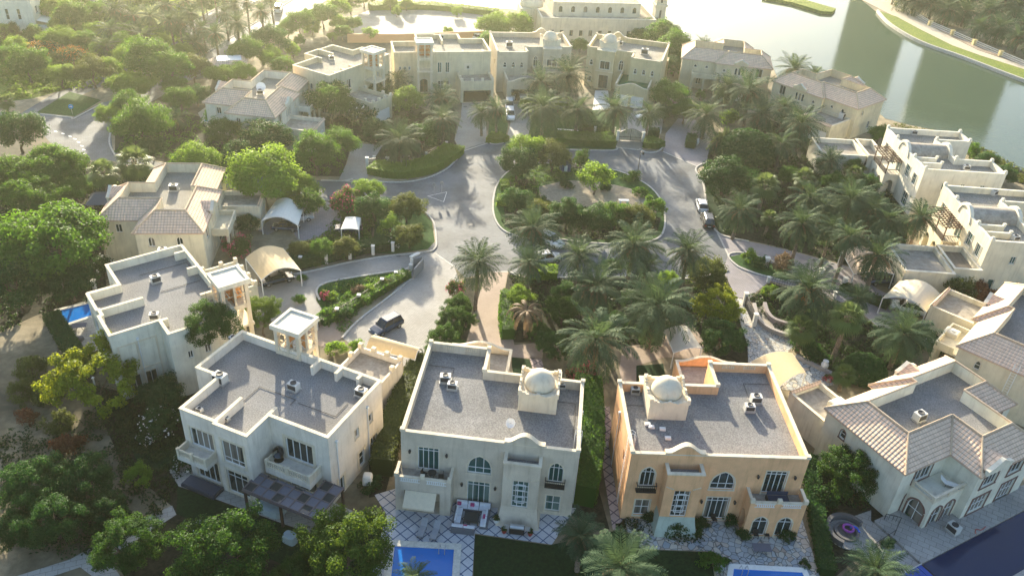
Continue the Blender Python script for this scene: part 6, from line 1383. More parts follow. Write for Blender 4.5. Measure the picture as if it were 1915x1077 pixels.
for i, (x, y) in enumerate(((1211,794),(1218,799),(1239,803),(1249,820))):
    b = MB(); p = at(x, y, 8.02); b.box(p.x-.3, p.x+.3, p.y-.22, p.y+.22, 8.02, 8.2); b.box(p.x-.24, p.x+.24, p.y-.16, p.y+.16, 8.2, 8.26); tag(b.build('roof_slab', white_mat), ('white concrete block nearest the dome block corner on the orange roof', 'second white concrete block from the dome block corner on the orange roof', 'white concrete block alone before the dome block on the orange roof', 'white concrete block nearest the curved gable on the orange roof')[i], 'concrete block', 'concrete blocks on the orange villa roof')
# ---- glazed pergola of the wind-tower villa
pg = empty('pergola', (hB.o[0], hB.o[1], 0), hB.rot, 'dark timber pergola roofed with grey glass squares before the pale villa', 'pergola')
fr = MB(); pn = []
xs = [11.2+k*1.08 for k in range(9)]; ys = [-7.3, -6.2, -5.1, -4.0, -2.85]
for x in xs: y1 = -2.85 if x < 11.3 or x > 16.4 else -4.75; fr.box(x-.06, x+.06, -7.36, -2.75 if (x > 17.3) else -4.7, 3.2, 3.36)
for y in ys[:3]: fr.box(11.14, xs[-1]+.06, y-.05, y+.05, 3.21, 3.35)
for y in ys[3:]: fr.box(17.45, xs[-1]+.06, y-.05, y+.05, 3.21, 3.35)
fr.box(11.1, xs[-1]+.1, -7.42, -7.3, 3.0, 3.2); fr.box(17.5, xs[-1]+.1, -2.9, -2.78, 3.0, 3.2); fr.build('roof_frame', plain('sheen_wood', (.15,.12,.12), .6), pg)  # light reflected off the dark timber is put into this paler frame colour
gl_a = glass('pergola_glass_dark', (.03, .036, .042)); gl_b = plain('pergola_glass_grey', (.13, .135, .17), .3)
for i in range(8):
    for j in range(4):
        if j >= 2 and xs[i] < 17.3: 
            if j > 2: continue
            y0, y1 = -5.1, -4.72
        else: y0, y1 = ys[j], ys[j+1]
        m = MB(); m.box(xs[i]+.07, xs[i+1]-.07, y0+.06, y1-.06, 3.25, 3.30); m.build('glass_panel', gl_a if (i+j) % 3 == 0 else gl_b, pg)
for x, y in ((11.3,-7.2), (15.5,-7.2), (19.75,-7.2), (19.75,-2.95)): m = MB(); m.box(x-.11, x+.11, y-.11, y+.11, 0, 3.0); m.build('post', wood_dark, pg)
cover_m = plain('pale_cover', (.34, .42, .44), .8)
def lump(name, p, sx, sy, h, mat, label, cat, yaw=0, seed=1):
    rng = random.Random(seed); mb = MB(); N = 14; rings = []
    for z, k in ((0, 1), (h*.5, .97), (h*.9, .86), (h, .6), (h*1.03, .1)): rings.append([((sx*k*math.copysign(abs(math.cos(a))**.6, math.cos(a)))*rng.uniform(.92, 1.05), (sy*k*math.copysign(abs(math.sin(a))**.6, math.sin(a)))*rng.uniform(.92, 1.05), z) for a in [2*math.pi*q/N for q in range(N)]])
    mb.loft(rings, cap=True); o = mb.build(name, mat); o.location = p; o.rotation_euler = (0, 0, yaw); return tag(o, label, cat)
lump('covered_table', hB.world(13.2, -6.0, .03), 1.6, .9, .85, cover_m, 'long table under a pale blue-grey cover below the pergola', 'covered table', hB.rot)
lump('covered_grill', hB.world(17.2, -8.3, .03), .75, .6, .9, cover_m, 'boxy grill under a pale cover at the pergola edge', 'covered grill', hB.rot, 2)
lump('covered_parasol', at(688, 902, .6), .55, .55, 1.2, white_canvas, 'folded parasol in a white cover among the dark shrubs', 'parasol', 0, 3)
m = MB(); m.box(-2.1, 2.1, -.75, .75, 0, .35); o = m.build('dark_daybed', plain('slate_fabric', (.03,.04,.06), .8)); m2 = MB(); m2.box(-2.0, 2.0, -.65, .65, .35, .47); m2.build('cushion', plain('slate_cushion', (.045,.055,.08), .9), o); o.location = hB.world(5.2, -6.8, .04); o.rotation_euler = (0,0,hB.rot); tag(o, 'low dark daybed on the slabbed patio before the glass doors', 'daybed')
# ---- white sofas, loungers, grill, balcony sets
wick = plain('grey_wicker', (.10,.11,.13), .8); cush = plain('white_cushion', (.70,.71,.74), .9); pinkf = plain('pink_fabric', (.42,.05,.16), .9)
def sofa(x0, x1, y0, y1, side, label, pil):
    c = hC.world((x0+x1)/2, (y0+y1)/2, .04); r = empty('garden_sofa', c, hC.rot, label, 'sofa', 'white garden sofas'); a, b = (x1-x0)/2, (y1-y0)/2; m = MB(); m.box(-a, a, -b, b, 0, .32); bt = .18
    bx = dict(back=(-a, a, b-bt, b), front=(-a, a, -b, -b+bt), left=(-a, -a+bt, -b, b), right=(a-bt, a, -b, b))[side]; m.box(*bx, .321, .75); m.build('frame', wick, r); n = max(2, int(max(a, b)*2/.9)); hor = a > b; i0 = (-a+(bt if side == 'left' else 0), a-(bt if side == 'right' else 0), -b+(bt if side == 'front' else 0), b-(bt if side == 'back' else 0))
    for k in range(n):
        q = MB(); 
        if hor: q.box(-a+2*a*k/n+.03, -a+2*a*(k+1)/n-.03, i0[2]+.02, i0[3]-.02, .321, .5)
        else: q.box(i0[0]+.02, i0[1]-.02, -b+2*b*k/n+.03, -b+2*b*(k+1)/n-.03, .321, .5)
        q.build('seat_cushion', cush, r)
    for k in range(n):
        q = MB()
        if hor: yb = (b-bt-.18, b-bt) if side == 'back' else (-b+bt, -b+bt+.18); q.box(-a+2*a*k/n+.05, -a+2*a*(k+1)/n-.05, *yb, .5, .86)
        else: xb = (a-bt-.18, a-bt) if side == 'right' else (-a+bt, -a+bt+.18); q.box(*xb, -b+2*b*k/n+.05, -b+2*b*(k+1)/n-.05, .5, .86)
        q.build('back_cushion', cush, r)
    for px_, py_ in pil: q = MB(); q.box(px_-.2, px_+.2, py_-.17, py_+.17, .51, .8); q.build('pillow', pinkf, r)
sofa(5.75, 9.3, -.95, -.1, 'back', 'white sofa with pink pillow along the beige villa wall', [(-.1, .0), (-1.45, .0)]); sofa(5.75, 6.55, -3.0, -1.0, 'left', 'white sofa side under the awning balcony', []); sofa(8.5, 9.3, -3.0, -1.0, 'right', 'white sofa side with pink pillow next to the stair tower', [(0, .1)]); sofa(5.75, 8.1, -3.95, -3.1, 'front', 'white sofa with its grey back to the lawn', [(.2, .0)])
tb = empty('coffee_table', hC.world(7.55, -2.0, .04), hC.rot, 'low dark table inside the ring of white sofas', 'table'); m = MB(); m.box(-.75, .75, -.7, .7, .36, .42); m.build('tabletop', gl_a, tb)
for x, y in ((-.7,-.65), (.7,-.65), (-.7,.65), (.7,.65)): m = MB(); m.box(x-.04, x+.04, y-.04, y+.04, 0, .36); m.build('leg', iron, tb)
def lounger(p, yaw, label, group='sun loungers', mat=None):
    r = empty('sun_lounger', p, yaw, label, 'sun lounger', group); m = MB(); m.box(-.33, .33, -1.0, .35, .30, .36); m.build('frame', wick, r); q = MB(); q.box(-.32, .32, -1.0, .35, .361, .44); q.build('mattress', mat or plain('grey_fabric', (.30,.31,.33), .9), r)
    b = MB(); b.loft([[(-.32,.36,.36),(.32,.36,.36),(.32,.98,.85),(-.32,.98,.85)],[(-.32,.33,.44),(.32,.33,.44),(.32,.95,.93),(-.32,.95,.93)]], cap=True); b.build('backrest', mat or MATS['grey_fabric'], r)
    for x, y in ((-.28,-.9), (.28,-.9), (-.28,.3), (.28,.3)): l_ = MB(); l_.box(x-.03, x+.03, y-.03, y+.03, 0, .30); l_.build('leg', wick, r)
lounger(hC.world(3.0, -4.2, .04), hC.rot-.1, 'grey sun lounger below the awning, farther from the sofas'); lounger(hC.world(4.3, -4.3, .04), hC.rot-.1, 'grey sun lounger below the awning, next to the white sofas')
g_ = empty('gas_grill', hC.world(12.25, -2.95, .04), hC.rot, 'wide steel gas grill with side tables at the stair tower foot', 'grill'); m = MB(); m.box(-.75, .75, -.3, .3, .15, .85); m.build('cabinet', iron, g_); m = MB(); m.loft([[(-.7, y, z) for y, z in ((-.28,.86),(-.28,1.0),(-.1,1.15),(.15,1.15),(.28,1.0),(.28,.86))], [(.7, y, z) for y, z in ((-.28,.86),(-.28,1.0),(-.1,1.15),(.15,1.15),(.28,1.0),(.28,.86))]], cap=True); m.build('hood', metal, g_)
for s in (-1, 1): m = MB(); m.box(s*1.05-.28, s*1.05+.28, -.28, .28, .78, .84); m.build('side_table', metal, g_)
terra = plain('red_glaze', (.28,.03,.025), .5)
def pot(p, label, mat=terra, plant=True, s=1.0):
    r = empty('plant_pot', p, 0, label, 'plant pot', 'plant pots'); m = MB(); m.lathe(0, 0, [(.16*s, 0), (.27*s, .3*s), (.28*s, .5*s), (.22*s, .5*s), (.2*s, .42*s)], 12); m.build('pot', mat, r)
    if plant: o = inst('plant', proto('shrub', 1)[0], r, FOL['dark']); o.scale = (.28*s,)*3; o.location.z = .62*s
pot(hC.world(11.0, -3.1, .04), 'red pot beside the gas grill, house side'); pot(hC.world(13.6, -3.0, .04), 'red pot beside the gas grill, lawn side'); pot(at(928,977,.04), 'white-flowering pot by the stair tower foot', white_mat, True, 1.2)
def dining(p, yaw, label, n=2, kind='round', mat=iron):
    t = empty('garden_table', p, yaw, label, 'table', 'garden tables'); m = MB()
    if kind == 'round': m.lathe(0, 0, [(.42, .70), (.45, .72), (.45, .75), (.02, .755)], 16)
    else: m.box(-.9, .9, -.5, .5, .70, .75)
    m.build('tabletop', gl_b if kind != 'round' else mat, t); l_ = MB(); 
    for a in range(4): q = a*1.571+.785; l_.tube((0.1*math.cos(q), .1*math.sin(q), .7), (.36*math.cos(q)*(1 if kind == 'round' else 2), .36*math.sin(q)*(1 if kind == 'round' else 1.2), 0), .025, n=5)
    l_.build('legs', mat, t); return t
def chair(p, yaw, label, mat=iron):
    c = empty('garden_chair', p, yaw, label, 'chair', 'garden chairs'); m = MB(); m.box(-.25, .25, -.25, .25, .42, .47); m.build('seat', mat, c); m = MB(); m.box(-.25, .25, .22, .27, .47, .95); m.build('backrest', mat, c)
    for x, y in ((-.22,-.22), (.22,-.22), (-.22,.22), (.22,.22)): l_ = MB(); l_.box(x-.02, x+.02, y-.02, y+.02, 0, .42); l_.build('leg', mat, c)
dining(hC.world(3.3, -.9, 4.16), 0, 'small round table on the beige villa balcony'); chair(hC.world(2.5, -.9, 4.16), 1.2, 'black chair on the beige villa balcony, glass door side'); chair(hC.world(4.2, -.95, 4.16), -1.5, 'black chair on the beige villa balcony, corner side')
dining(at(1422,1032,.03), hD.rot, 'rectangular glass table on the rosy crazy paving', kind='rect'); chair(at(1412,1004,.03), 0, 'garden chair behind the glass table, nearer the steps'); chair(at(1432,1004,.03), 0, 'garden chair behind the glass table, nearer the pool corner'); chair(at(1334,975,.03), .3, 'garden chair before the french doors of the orange villa')
b_ = empty('balcony_bench', hD.world(2.4, -1.0, 4.16), hD.rot, 'slatted dark swing seat on the orange villa balcony', 'bench'); m = MB()
for k in range(6): m.box(-1.0, 1.0, -.4+k*.14, -.3+k*.14, .42, .47)
m.build('seat', plain('blue_slats', (.03,.04,.075), .7), b_); m = MB(); m.box(-1.05, 1.05, .45, .5, .47, .95); m.build('backrest', MATS['blue_slats'], b_); m = MB(); m.loft([[(-1.1,-.2,1.5),(1.1,-.2,1.5)],[(-1.1,.5,1.5),(1.1,.5,1.5)]], closed=False); 
for x in (-1.05, 1.05): l_ = MB(); l_.box(x-.04, x+.04, -.4, .5, 0, .42); l_.build('leg', iron, b_)
lounger(hE.world(12.2, 5.6, 3.92), hE.rot+2.2, 'white plastic lounger on the ivory villa balcony', 'sun loungers', white_mat)
e_ = empty('egg_chair', hB.world(12.5, -3.2, 4.21), hB.rot, 'round wicker egg chair on the pale villa balcony', 'chair'); m = MB(); m.lathe(0, 0, [(.3,.35), (.5,.6), (.55,.9), (.5,1.3), (.3,1.6), (.1,1.7)], 12); m.f = [f for k, f in enumerate(m.f) if k % 12 not in (8, 9, 10)]; m.build('shell', iron, e_); m = MB(); m.lathe(0, 0, [(.4,.5), (.42,.62), (.05,.66)], 12); m.build('cushion', plain('denim', (.12,.16,.2), .9), e_); m = MB(); m.lathe(0, 0, [(.5,0), (.5,.05), (.05,.06)], 12); m.build('base', iron, e_)
# ivory tiled villa: fire pit, outdoor unit, rail, pool covers
fp = empty('fire_pit', at(1582,997,.05), 0, 'round stone fire pit with pink and blue float in its bowl', 'fire pit'); m = MB(); m.lathe(0, 0, [(2.15, 0), (2.15, .12), (1.25, .13)], 32); m.build('paving', deckp, fp); m = MB(); m.lathe(0, 0, [(1.25, 0), (1.25, .4), (.95, .4), (.9, .14), (.05, .13)], 28); m.build('bowl', plain('dark_stone', (.09,.09,.095), .8), fp)
m = MB(); N = 18; a0 = .5
m.loft([[(r*math.cos(a0+k*.22), r*math.sin(a0+k*.22), z) for r, z in ((1.75, 0), (1.75, .75), (2.15, .75), (2.15, 0))] for k in range(N)], cap=True); m.build('curved_seat', MATS['dark_stone'], fp)
r_ = MB(); [r_.path([(1.02*.5*math.cos(k*.35)+.15, .5*math.sin(k*.35)+.1, .48), (1.02*.5*math.cos((k+1)*.35)+.15, .5*math.sin((k+1)*.35)+.1, .48)], .13, 7) for k in range(18)]; o = r_.build('pool_float', plain('pink_vinyl', (.26,.05,.30), .4)); o.location = at(1582,994,.05); tag(o, 'pink ring float lying in the fire pit bowl', 'pool float')
r_ = MB(); r_.path([(0,0,.42), (.35,.2,.5), (.7,.0,.45), (.8,-.5,.42)], .1, 7); o = r_.build('pool_noodle', plain('blue_vinyl', (.03,.10,.55), .4)); o.location = at(1588,992,.05); tag(o, 'blue foam noodle lying across the pink float', 'pool float')
ac_unit(hE.world(14.9, 4.6, .31), hE.rot, 'white outdoor air conditioner on the pool deck', 1.0)
o0 = at(1652,974); rail = empty('garden_railing', o0, 0, 'black metal railing between fire pit and pool deck', 'railing'); pts = [p-o0 for p in ats([(1652,974),(1680,981),(1670,1004),(1624,1034)])]
m = MB(); m.path([p+Vector((0,0,1.1)) for p in pts], .035); m.path([p+Vector((0,0,.25)) for p in pts], .025); m.build('rail', iron, rail)
for a, b in zip(pts, pts[1:]):
    for k in range(4): p = a.lerp(b, k/4); m = MB(); m.tube(p, p+Vector((0,0,1.1)), .02 if k else .04, n=4); m.build('post', iron, rail)
pc = plain('blue_pool_cover', (.006, .05, .30), .45)
for i, (x0, x1) in enumerate(((16.4, 18.3), (18.6, 20.9))):
    c_ = empty('pool_cover', hE.world((x0+x1)/2, -4.6, .25), hE.rot, ('slatted blue pool cover nearer the ivory villa', 'slatted blue pool cover farther from the ivory villa')[i], 'pool cover', 'blue pool covers')
    for k in range(9): m = MB(); m.box(-(x1-x0)/2, (x1-x0)/2, -2.7+k*.6, -2.15+k*.6, 0, .08); m.build('slat_panel', pc, c_)
    m = MB(); m.box(-(x1-x0)/2-.12, -(x1-x0)/2-.02, -2.8, 2.8, -.25, .12); m.build('guide_rail', metal, c_)
h_ = MB(); h_.path(smoothline([hE.world(*q, .33) for q in ((16.0,8.5), (16.1,7.6), (15.8,7.2), (16.15,6.6))], 6), .04, 5); tag(h_.build('garden_hose', plain('red_rubber', (.4,.04,.03), .5)), 'red hose lying on the edge of the pool deck', 'hose')
def tank(p, yaw, label, sx=1.0, sy=.9, sz=1.15):
    r = empty('water_tank', p, yaw, label, 'water tank', 'roof water tanks'); m = MB(); m.loft([[(-sx,-sy,0),(sx,-sy,0),(sx,sy,0),(-sx,sy,0)],[(-sx,-sy,sz),(sx,-sy,sz),(sx,sy,sz),(-sx,sy,sz)],[(-sx*.85,-sy*.85,sz+.12),(sx*.85,-sy*.85,sz+.12),(sx*.85,sy*.85,sz+.12),(-sx*.85,sy*.85,sz+.12)]], cap=True); m.build('body', MATS['coping_white'], r); m = MB(); m.lathe(0, 0, [(.28,sz+.12), (.28,sz+.22), (.02,sz+.24)], 12); m.build('lid', white_mat, r)
tank(hE.world(-1.2, 3.9, 3.5), hE.rot, 'cream water tank on the low roof of the ivory tiled villa', 1.1, 1.0, 1.5); tank(at(1776,632,3.2), hG.rot, 'cream water tank beside the outside-ladder villa', .9, .8, 1.1)
# ladders and wall pieces
ld = empty('wall_ladder', hG.world(6.5,-.1,0), hG.rot, 'white ladder leaning up the wall of the outside-ladder villa', 'ladder'); m = MB()
for x in (-.3, .3): m.tube((x,-.35,0), (x,-.15,7.6), .05)
m.build('stile', white_mat, ld); m = MB()
for k in range(19): m.tube((-.3,-.35+.2*k/19,.3+k*.38), (.3,-.35+.2*k/19,.3+k*.38), .03, n=4)
m.build('rungs', white_mat, ld)
# ---- fences and gates
pil_m = plain('white_pillar', (.68,.66,.60), .8)
def fence(px, label, n=None, h=1.5, pm=None, rails=(.35, .8, 1.2), rm=None, pw=.42, cat='fence', name='garden_fence', rr=.03):
    pts = ats(px); o0 = pts[0].copy(); r = empty(name, o0, 0, label, cat)
    for p in pts: q = p-o0; m = MB(); m.box(q.x-pw/2, q.x+pw/2, q.y-pw/2, q.y+pw/2, 0, h).box(q.x-pw/2-.06, q.x+pw/2+.06, q.y-pw/2-.06, q.y+pw/2+.06, h, h+.1); m.build('pillar', pm or pil_m, r)
    m = MB()
    for a, b in zip(pts, pts[1:]):
        u = (b-a).normalized()
        for z in rails: m.tube(a-o0+u*(pw/2+.02)+Vector((0,0,z)), b-o0-u*(pw/2+.02)+Vector((0,0,z)), rr, n=4)
        for k in range(int((b-a).length/.35)): p = a.lerp(b, (k+.5)/max(1, int((b-a).length/.35)))-o0; m.box(p.x-.015, p.x+.015, p.y-.015, p.y+.015, .1, rails[-1])
    m.build('rails', rm or iron, r); return r
fence([(520,503),(563,497),(611,492),(655,484),(698,476),(735,470)], 'black railing with white pillars along the curved drive hedge'); fence([(592,617),(631,592),(672,566),(715,536)], 'low railing with white pillars along the driveway bed', h=1.3); fence([(700,303),(752,313),(797,296),(835,276)], 'railing with white pillars behind the yellow-topped hedge', h=1.1)
fence([(1076,251),(1112,250),(1148,252)], 'railing with white pillars behind the clipped roadside hedge', h=1.5); fence([(116,541),(178,541),(230,520)], 'dark fence with two white pillars above the ivory villa pool', h=1.4); fence([(907,220),(905,160),(902,100)], 'alley wall railing between the straw and sandy villas', h=2.0, pw=.7, pm=MATS['stucco_pale']); fence([(912,218),(911,158),(909,102)], 'second alley railing, on the sandy villa side', h=1.8, pw=.7, pm=MATS['stucco_sand'])
fence([(1640,256),(1690,264),(1735,268)], 'dark lakeside railing behind the nearer lakeside villa', h=1.1, pw=.15, pm=iron); fence([(1436,528),(1505,548),(1560,556)], 'low garden wall posts below the date-hung palm', h=.9)
fence([(95,600),(130,652),(178,722)], 'thin white-topped fence along the pool terrace edge', h=1.2, pw=.15, pm=white_mat); fence([(1675,12),(1705,27),(1738,48),(1780,66),(1821,84),(1870,105),(1925,128),(2010,160)], 'long white promenade railing with yellow pillars', h=1.4, pw=1.0, pm=plain('yellow_pillar', (.66,.52,.24), .8), rm=white_mat, rails=(.2, .75, 1.25), name='promenade_railing', rr=.07)
def gate(a, b, label, h=1.6, arch=.6, mat=iron, open_=0, infill=None):
    A, B = at(*a), at(*b); d = B-A; yaw = math.atan2(d.y, d.x); L = d.length; r = empty('double_gate', A, yaw, label, 'gate'); hz = lambda x: h+arch*math.sin(math.pi*x/L)
    for s in (0, 1):
        x0, x1 = (0.05, L/2-.03) if s == 0 else (L/2+.03, L-.05); m = MB(); N = 9
        for k in range(N+1): x = x0+(x1-x0)*k/N; m.box(x-.03, x+.03, -.03, .03, .1, hz(x))
        for z in (.15, .8): m.box(x0, x1, -.035, .035, z, z+.08)
        m.path([(x0+(x1-x0)*k/N, 0, hz(x0+(x1-x0)*k/N)) for k in range(N+1)], .06, 5); g = m.build('gate_leaf', mat, r)
        if infill: q = MB(); q.loft([[(x0+(x1-x0)*k/N, .05, .25), (x0+(x1-x0)*k/N, .05, hz(x0+(x1-x0)*k/N)-.1)] for k in range(N+1)], closed=False); q.build('panel', infill, g)
    for x in (-.3, L+.3): m = MB(); m.box(x-.25, x+.25, -.25, .25, 0, h+.25).box(x-.32, x+.32, -.32, .32, h+.25, h+.38); m.build('gate_post', pil_m, r)
gate((1157,263), (1199,265), 'arched black double gate with cream infill before the yellow villa', 1.7, .9, iron, 0, MATS['coping_cream']); gate((690,312), (722,312), 'black gate with white posts beside the yellow-topped hedge', 1.5, .15)
gate((1392,572), (1408,607), 'open black iron gate leaning over the cobbled drive', 1.7, .2)
sg = empty('sliding_gate', at(775,507), 0, 'grey sliding gate standing open between the two pale driveways', 'gate'); o0 = at(775,507)
def slabbox(a, b, w_, z0, z1, nm, mt): 
    p, q = at(*a)-o0, at(*b)-o0; m = MB(); ribbon(m, [p, q], -w_/2, w_/2, z0, z1); m.build(nm, mt, sg)
gray = plain('gate_grey', (.22,.23,.24), .7); slabbox((771,504), (789,499), .18, 0, 1.8, 'fixed_panel', gray); slabbox((775,521), (792,501), .16, 0, 1.7, 'gate_leaf', gray); slabbox((768,502), (784,494), .5, 1.85, 2.05, 'beam', pil_m); slabbox((769,504), (771,503), .5, 0, 1.85, 'gate_post', pil_m)
fence([(741,520),(768,506)], 'short white rail leading to the grey sliding gate', h=1.0, rails=(.8,), rm=white_mat)
for i, (x, y) in enumerate(((1432,499),(1577,537),(1533,520))):
    m = MB(); p = at(x, y); m.box(-.3, .3, -.3, .3, 0, 1.6); m.box(-.38, .38, -.38, .38, 1.6, 1.72); o = m.build('gate_pillar', pil_m); o.location = p; tag(o, ('white pillar under the brown flowering shrub', 'white pillar at the foot of the tallest bare palm trunk', 'white pillar behind the date-hung palm')[i], 'pillar', 'white gate pillars')
for px, lb, hh, mt in (([(1409,573),(1415,596),(1431,614),(1462,628),(1492,632)], 'curved stone retaining wall of the cobbled drive', .55, 0), ([(1428,574),(1434,592),(1450,606),(1494,619)], 'mauve ramp wall above the cobbled drive', .8, 1)):
    m = MB(); pts = smoothline(ats(px), 6); ribbon(m, pts, -.2, .2, 0, hh); ribbon(m, pts, -.25, .25, hh+.001, hh+.08); tag(m.build('garden_wall', plain('wall_stone', (.34,.31,.29), .9) if mt == 0 else plain('mauve_wall', (.25,.22,.22), .9)), lb, 'wall')
zsheet('ramp', [(1416,575),(1428,575),(1436,594),(1452,608),(1492,620),(1490,630),(1462,626),(1434,612),(1419,595)], .1, MATS['terrace_screed'])
m = MB(); ribbon(m, ats([(1488,668),(1530,690),(1552,700),(1548,716)]), -.2, .2, 0, .5); tag(m.build('garden_wall', MATS['wall_stone']), 'low planter edge of the cobbled turn', 'wall')
m = MB(); ribbon(m, ats([(650,80),(745,80),(905,74)]), -.3, .3, 0, 2.2); tag(m.build('boundary_wall', plain('orange_wall', (.50,.31,.17), .9)), 'long low orange wall behind the straw villas', 'wall')
m = MB(); ribbon(m, ats([(1010,340),(1032,345)]), -.2, .2, 0, .5); m = None
# ---- street lamp, signs, playhouse, urns, pavilion, bench
def lamp(p, h, label, two=False):
    r = empty('street_lamp', p, 0, label, 'street lamp', 'street lamps'); m = MB(); m.lathe(0, 0, [(.2,0), (.2,.1), (.08,.3), (.06,h*.5), (.045,h)], 8); m.build('pole', iron, r)
    m = MB(); m.path([(0,0,h), (.3 if not two else .25,0,h+.15), (.5 if not two else .45,0,h)], .035, 5)
    if two: m.path([(0,0,h), (-.25,0,h+.15), (-.45,0,h)], .035, 5)
    m.build('arm', iron, r)
    for s in ((1,) if not two else (1, -1)): m = MB(); m.lathe(.5*s, 0, [(.05,h+.05), (.22,h-.1), (.18,h-.5), (.05,h-.55)], 8); m.build('lantern', iron, r)
lamp(at(1191,333,.1), 5.2, 'tall black street lamp on the oval island kerb'); lamp(at(760,326), 3.6, 'black twin-arm lamp in the yellow-topped hedge', True)
lamp(at(497,36), 6, 'grey lamp post between the carriageways')
for i, (x, y) in enumerate(((812,365),(826,362))):
    r = empty('traffic_sign', at(x, y), 0, ('thin sign post at the tip of the painted triangle', 'thin sign post in the middle of the painted triangle')[i], 'sign', 'traffic sign posts'); m = MB(); m.tube((0,0,0), (0,0,2.3), .04); m.build('pole', metal, r); m = MB(); m.box(-.25, .25, -.06, -.045, 1.75, 2.3); m.build('sign_plate', gray, r)
r = empty('round_sign', at(136,215), .4, 'round blue sign with a white arrow on the grass triangle', 'sign'); m = MB(); m.tube((0,0,0), (0,0,1.6), .05); m.build('pole', metal, r); m = MB(); m.loft([[(0.45*math.cos(k*.2618), y, 1.7+.45*math.sin(k*.2618)) for k in range(24)] for y in (-.08, -.03)], cap=True); pl = m.build('sign_plate', plain('sign_blue', (.02,.30,.60), .4), r); m = MB(); m.face([(-.26,-.085,1.63),(.03,-.085,1.63),(.03,-.085,1.77),(-.26,-.085,1.77)]).face([(.03,-.086,1.48),(.31,-.086,1.7),(.03,-.086,1.92)]); m.build('arrow', white_mat, pl)
ph = empty('playhouse', at(1056,318,.1), .2, 'dark blue plastic playhouse behind the olive island tree', 'playhouse'); m = MB(); m.box(-.9, .9, -.8, .8, 0, 1.7); m.build('wall', plain('toy_blue', (.02,.06,.16), .5), ph); m = MB(); m.loft([[(-1,-.95,1.7),(1,-.95,1.7)],[(-1,0,2.4),(1,0,2.4)],[(-1,.95,1.7),(1,.95,1.7)]], closed=False); m.build('roof', plain('toy_navy', (.02,.03,.06), .5), ph); m = MB(); m.box(-.3,.3,-.83,-.801,0,1.2); m.build('door', white_mat, ph)
tr = empty('trampoline', at(1080,316,.1), 0, 'round black trampoline on the oval island', 'trampoline'); m = MB(); m.lathe(0, 0, [(1.1,.6), (1.1,.68), (.02,.66)], 20); m.build('mat', iron, tr)
for k in range(6): a = k*1.047; m = MB(); m.tube((1.05*math.cos(a),1.05*math.sin(a),0), (1.05*math.cos(a),1.05*math.sin(a),.6), .04); m.build('leg', metal, tr)
bn = empty('stone_bench', at(1166,379,.11), .1, 'white stone seat at the edge of the sandy court', 'bench'); m = MB(); m.box(-.9,.9,-.35,.35,.4,.52); m.build('seat', white_mat, bn)
for x in (-.6, .6): m = MB(); m.box(x-.15,x+.15,-.3,.3,0,.4); m.build('leg', white_mat, bn)
for x, y, lb in ((1302,272,'white urn at the mauve forecourt corner'), (1316,340,'white urn under the low tree by the road kerb'), (1540,690,'pale pot beside the cobbled turn')): 
    m = MB(); m.lathe(0, 0, [(.25,0), (.45,.35), (.5,.8), (.3,1.2), (.38,1.35), (.02,1.3)], 14); o = m.build('garden_urn', white_mat); o.location = at(x, y); tag(o, lb, 'urn')
pv = empty('garden_pavilion', at(196,398), .2, 'small dark slate-roofed pavilion beside the cream tiled villa', 'pavilion'); m = MB(); m.loft([[(-2,-2,2.4),(2,-2,2.4),(2,2,2.4),(-2,2,2.4)],[(-.8,-.4,3.5),(.8,-.4,3.5),(.8,.4,3.5),(-.8,.4,3.5)]], cap=True); m.build('roof', plain('slate', (.09,.10,.12), .7), pv)
for x, y in ((-1.8,-1.8), (1.8,-1.8), (1.8,1.8), (-1.8,1.8)): m = MB(); m.box(x-.12,x+.12,y-.12,y+.12,0,2.4); m.build('post', wood_dark, pv)
m = MB(); p = at(808,341); m.box(-1.2,1.2,-.7,.7,0,.5); o = m.build('utility_box', concrete); o.location = at(796,311); o.rotation_euler = (0,0,.4); tag(o, 'flat concrete utility slab between the hedge and the street kerb', 'utility box')
m = MB(); m.box(-2.2,2.2,-1,1,0,.35); m.box(-2.1,2.1,-.9,.9,.35,.42); o = m.build('stone_slab', white_mat); o.location = at(1062,249); tag(o, 'white stone slab behind the long roadside hedge', 'stone slab')
sn = empty('pool_ladder', at(827,1032), hC.rot, 'steel ladder at the edge of the bright blue pool', 'pool ladder'); m = MB()
for x in (-.28, .28): m.path([(x,-.3,-.1), (x,-.3,.8), (x,.25,.9), (x,.5,.16)], .04, 6)
m.build('handrail', metal, sn); sn2 = empty('pool_ladder', at(1390,1072), hD.rot, 'steel ladder at the corner of the white-rimmed pool', 'pool ladder'); m = MB()
for x in (-.28, .28): m.path([(x,-.3,-.1), (x,-.3,.8), (x,.25,.9), (x,.5,.16)], .04, 6)
m.build('handrail', metal, sn2)
for x, y, lb in ((150,617,'dark square pad table on the ivory villa pool terrace'),): t = dining(at(x, y, .03), .3, lb, kind='rect')
lump('covered_pouf', at(149,636,.03), .5, .45, .5, wick, 'dark round pouf with white top on the ivory villa terrace', 'pouf', 0, 5); 
lounger(at(193,464,.0), 1.9, 'wooden lounger in the shade beside the giant tree', 'sun loungers', plain('teak', (.25,.14,.08), .7)); lounger(at(424,258,.0), .6, 'white lounger below the turquoise pool', 'sun loungers', white_mat)
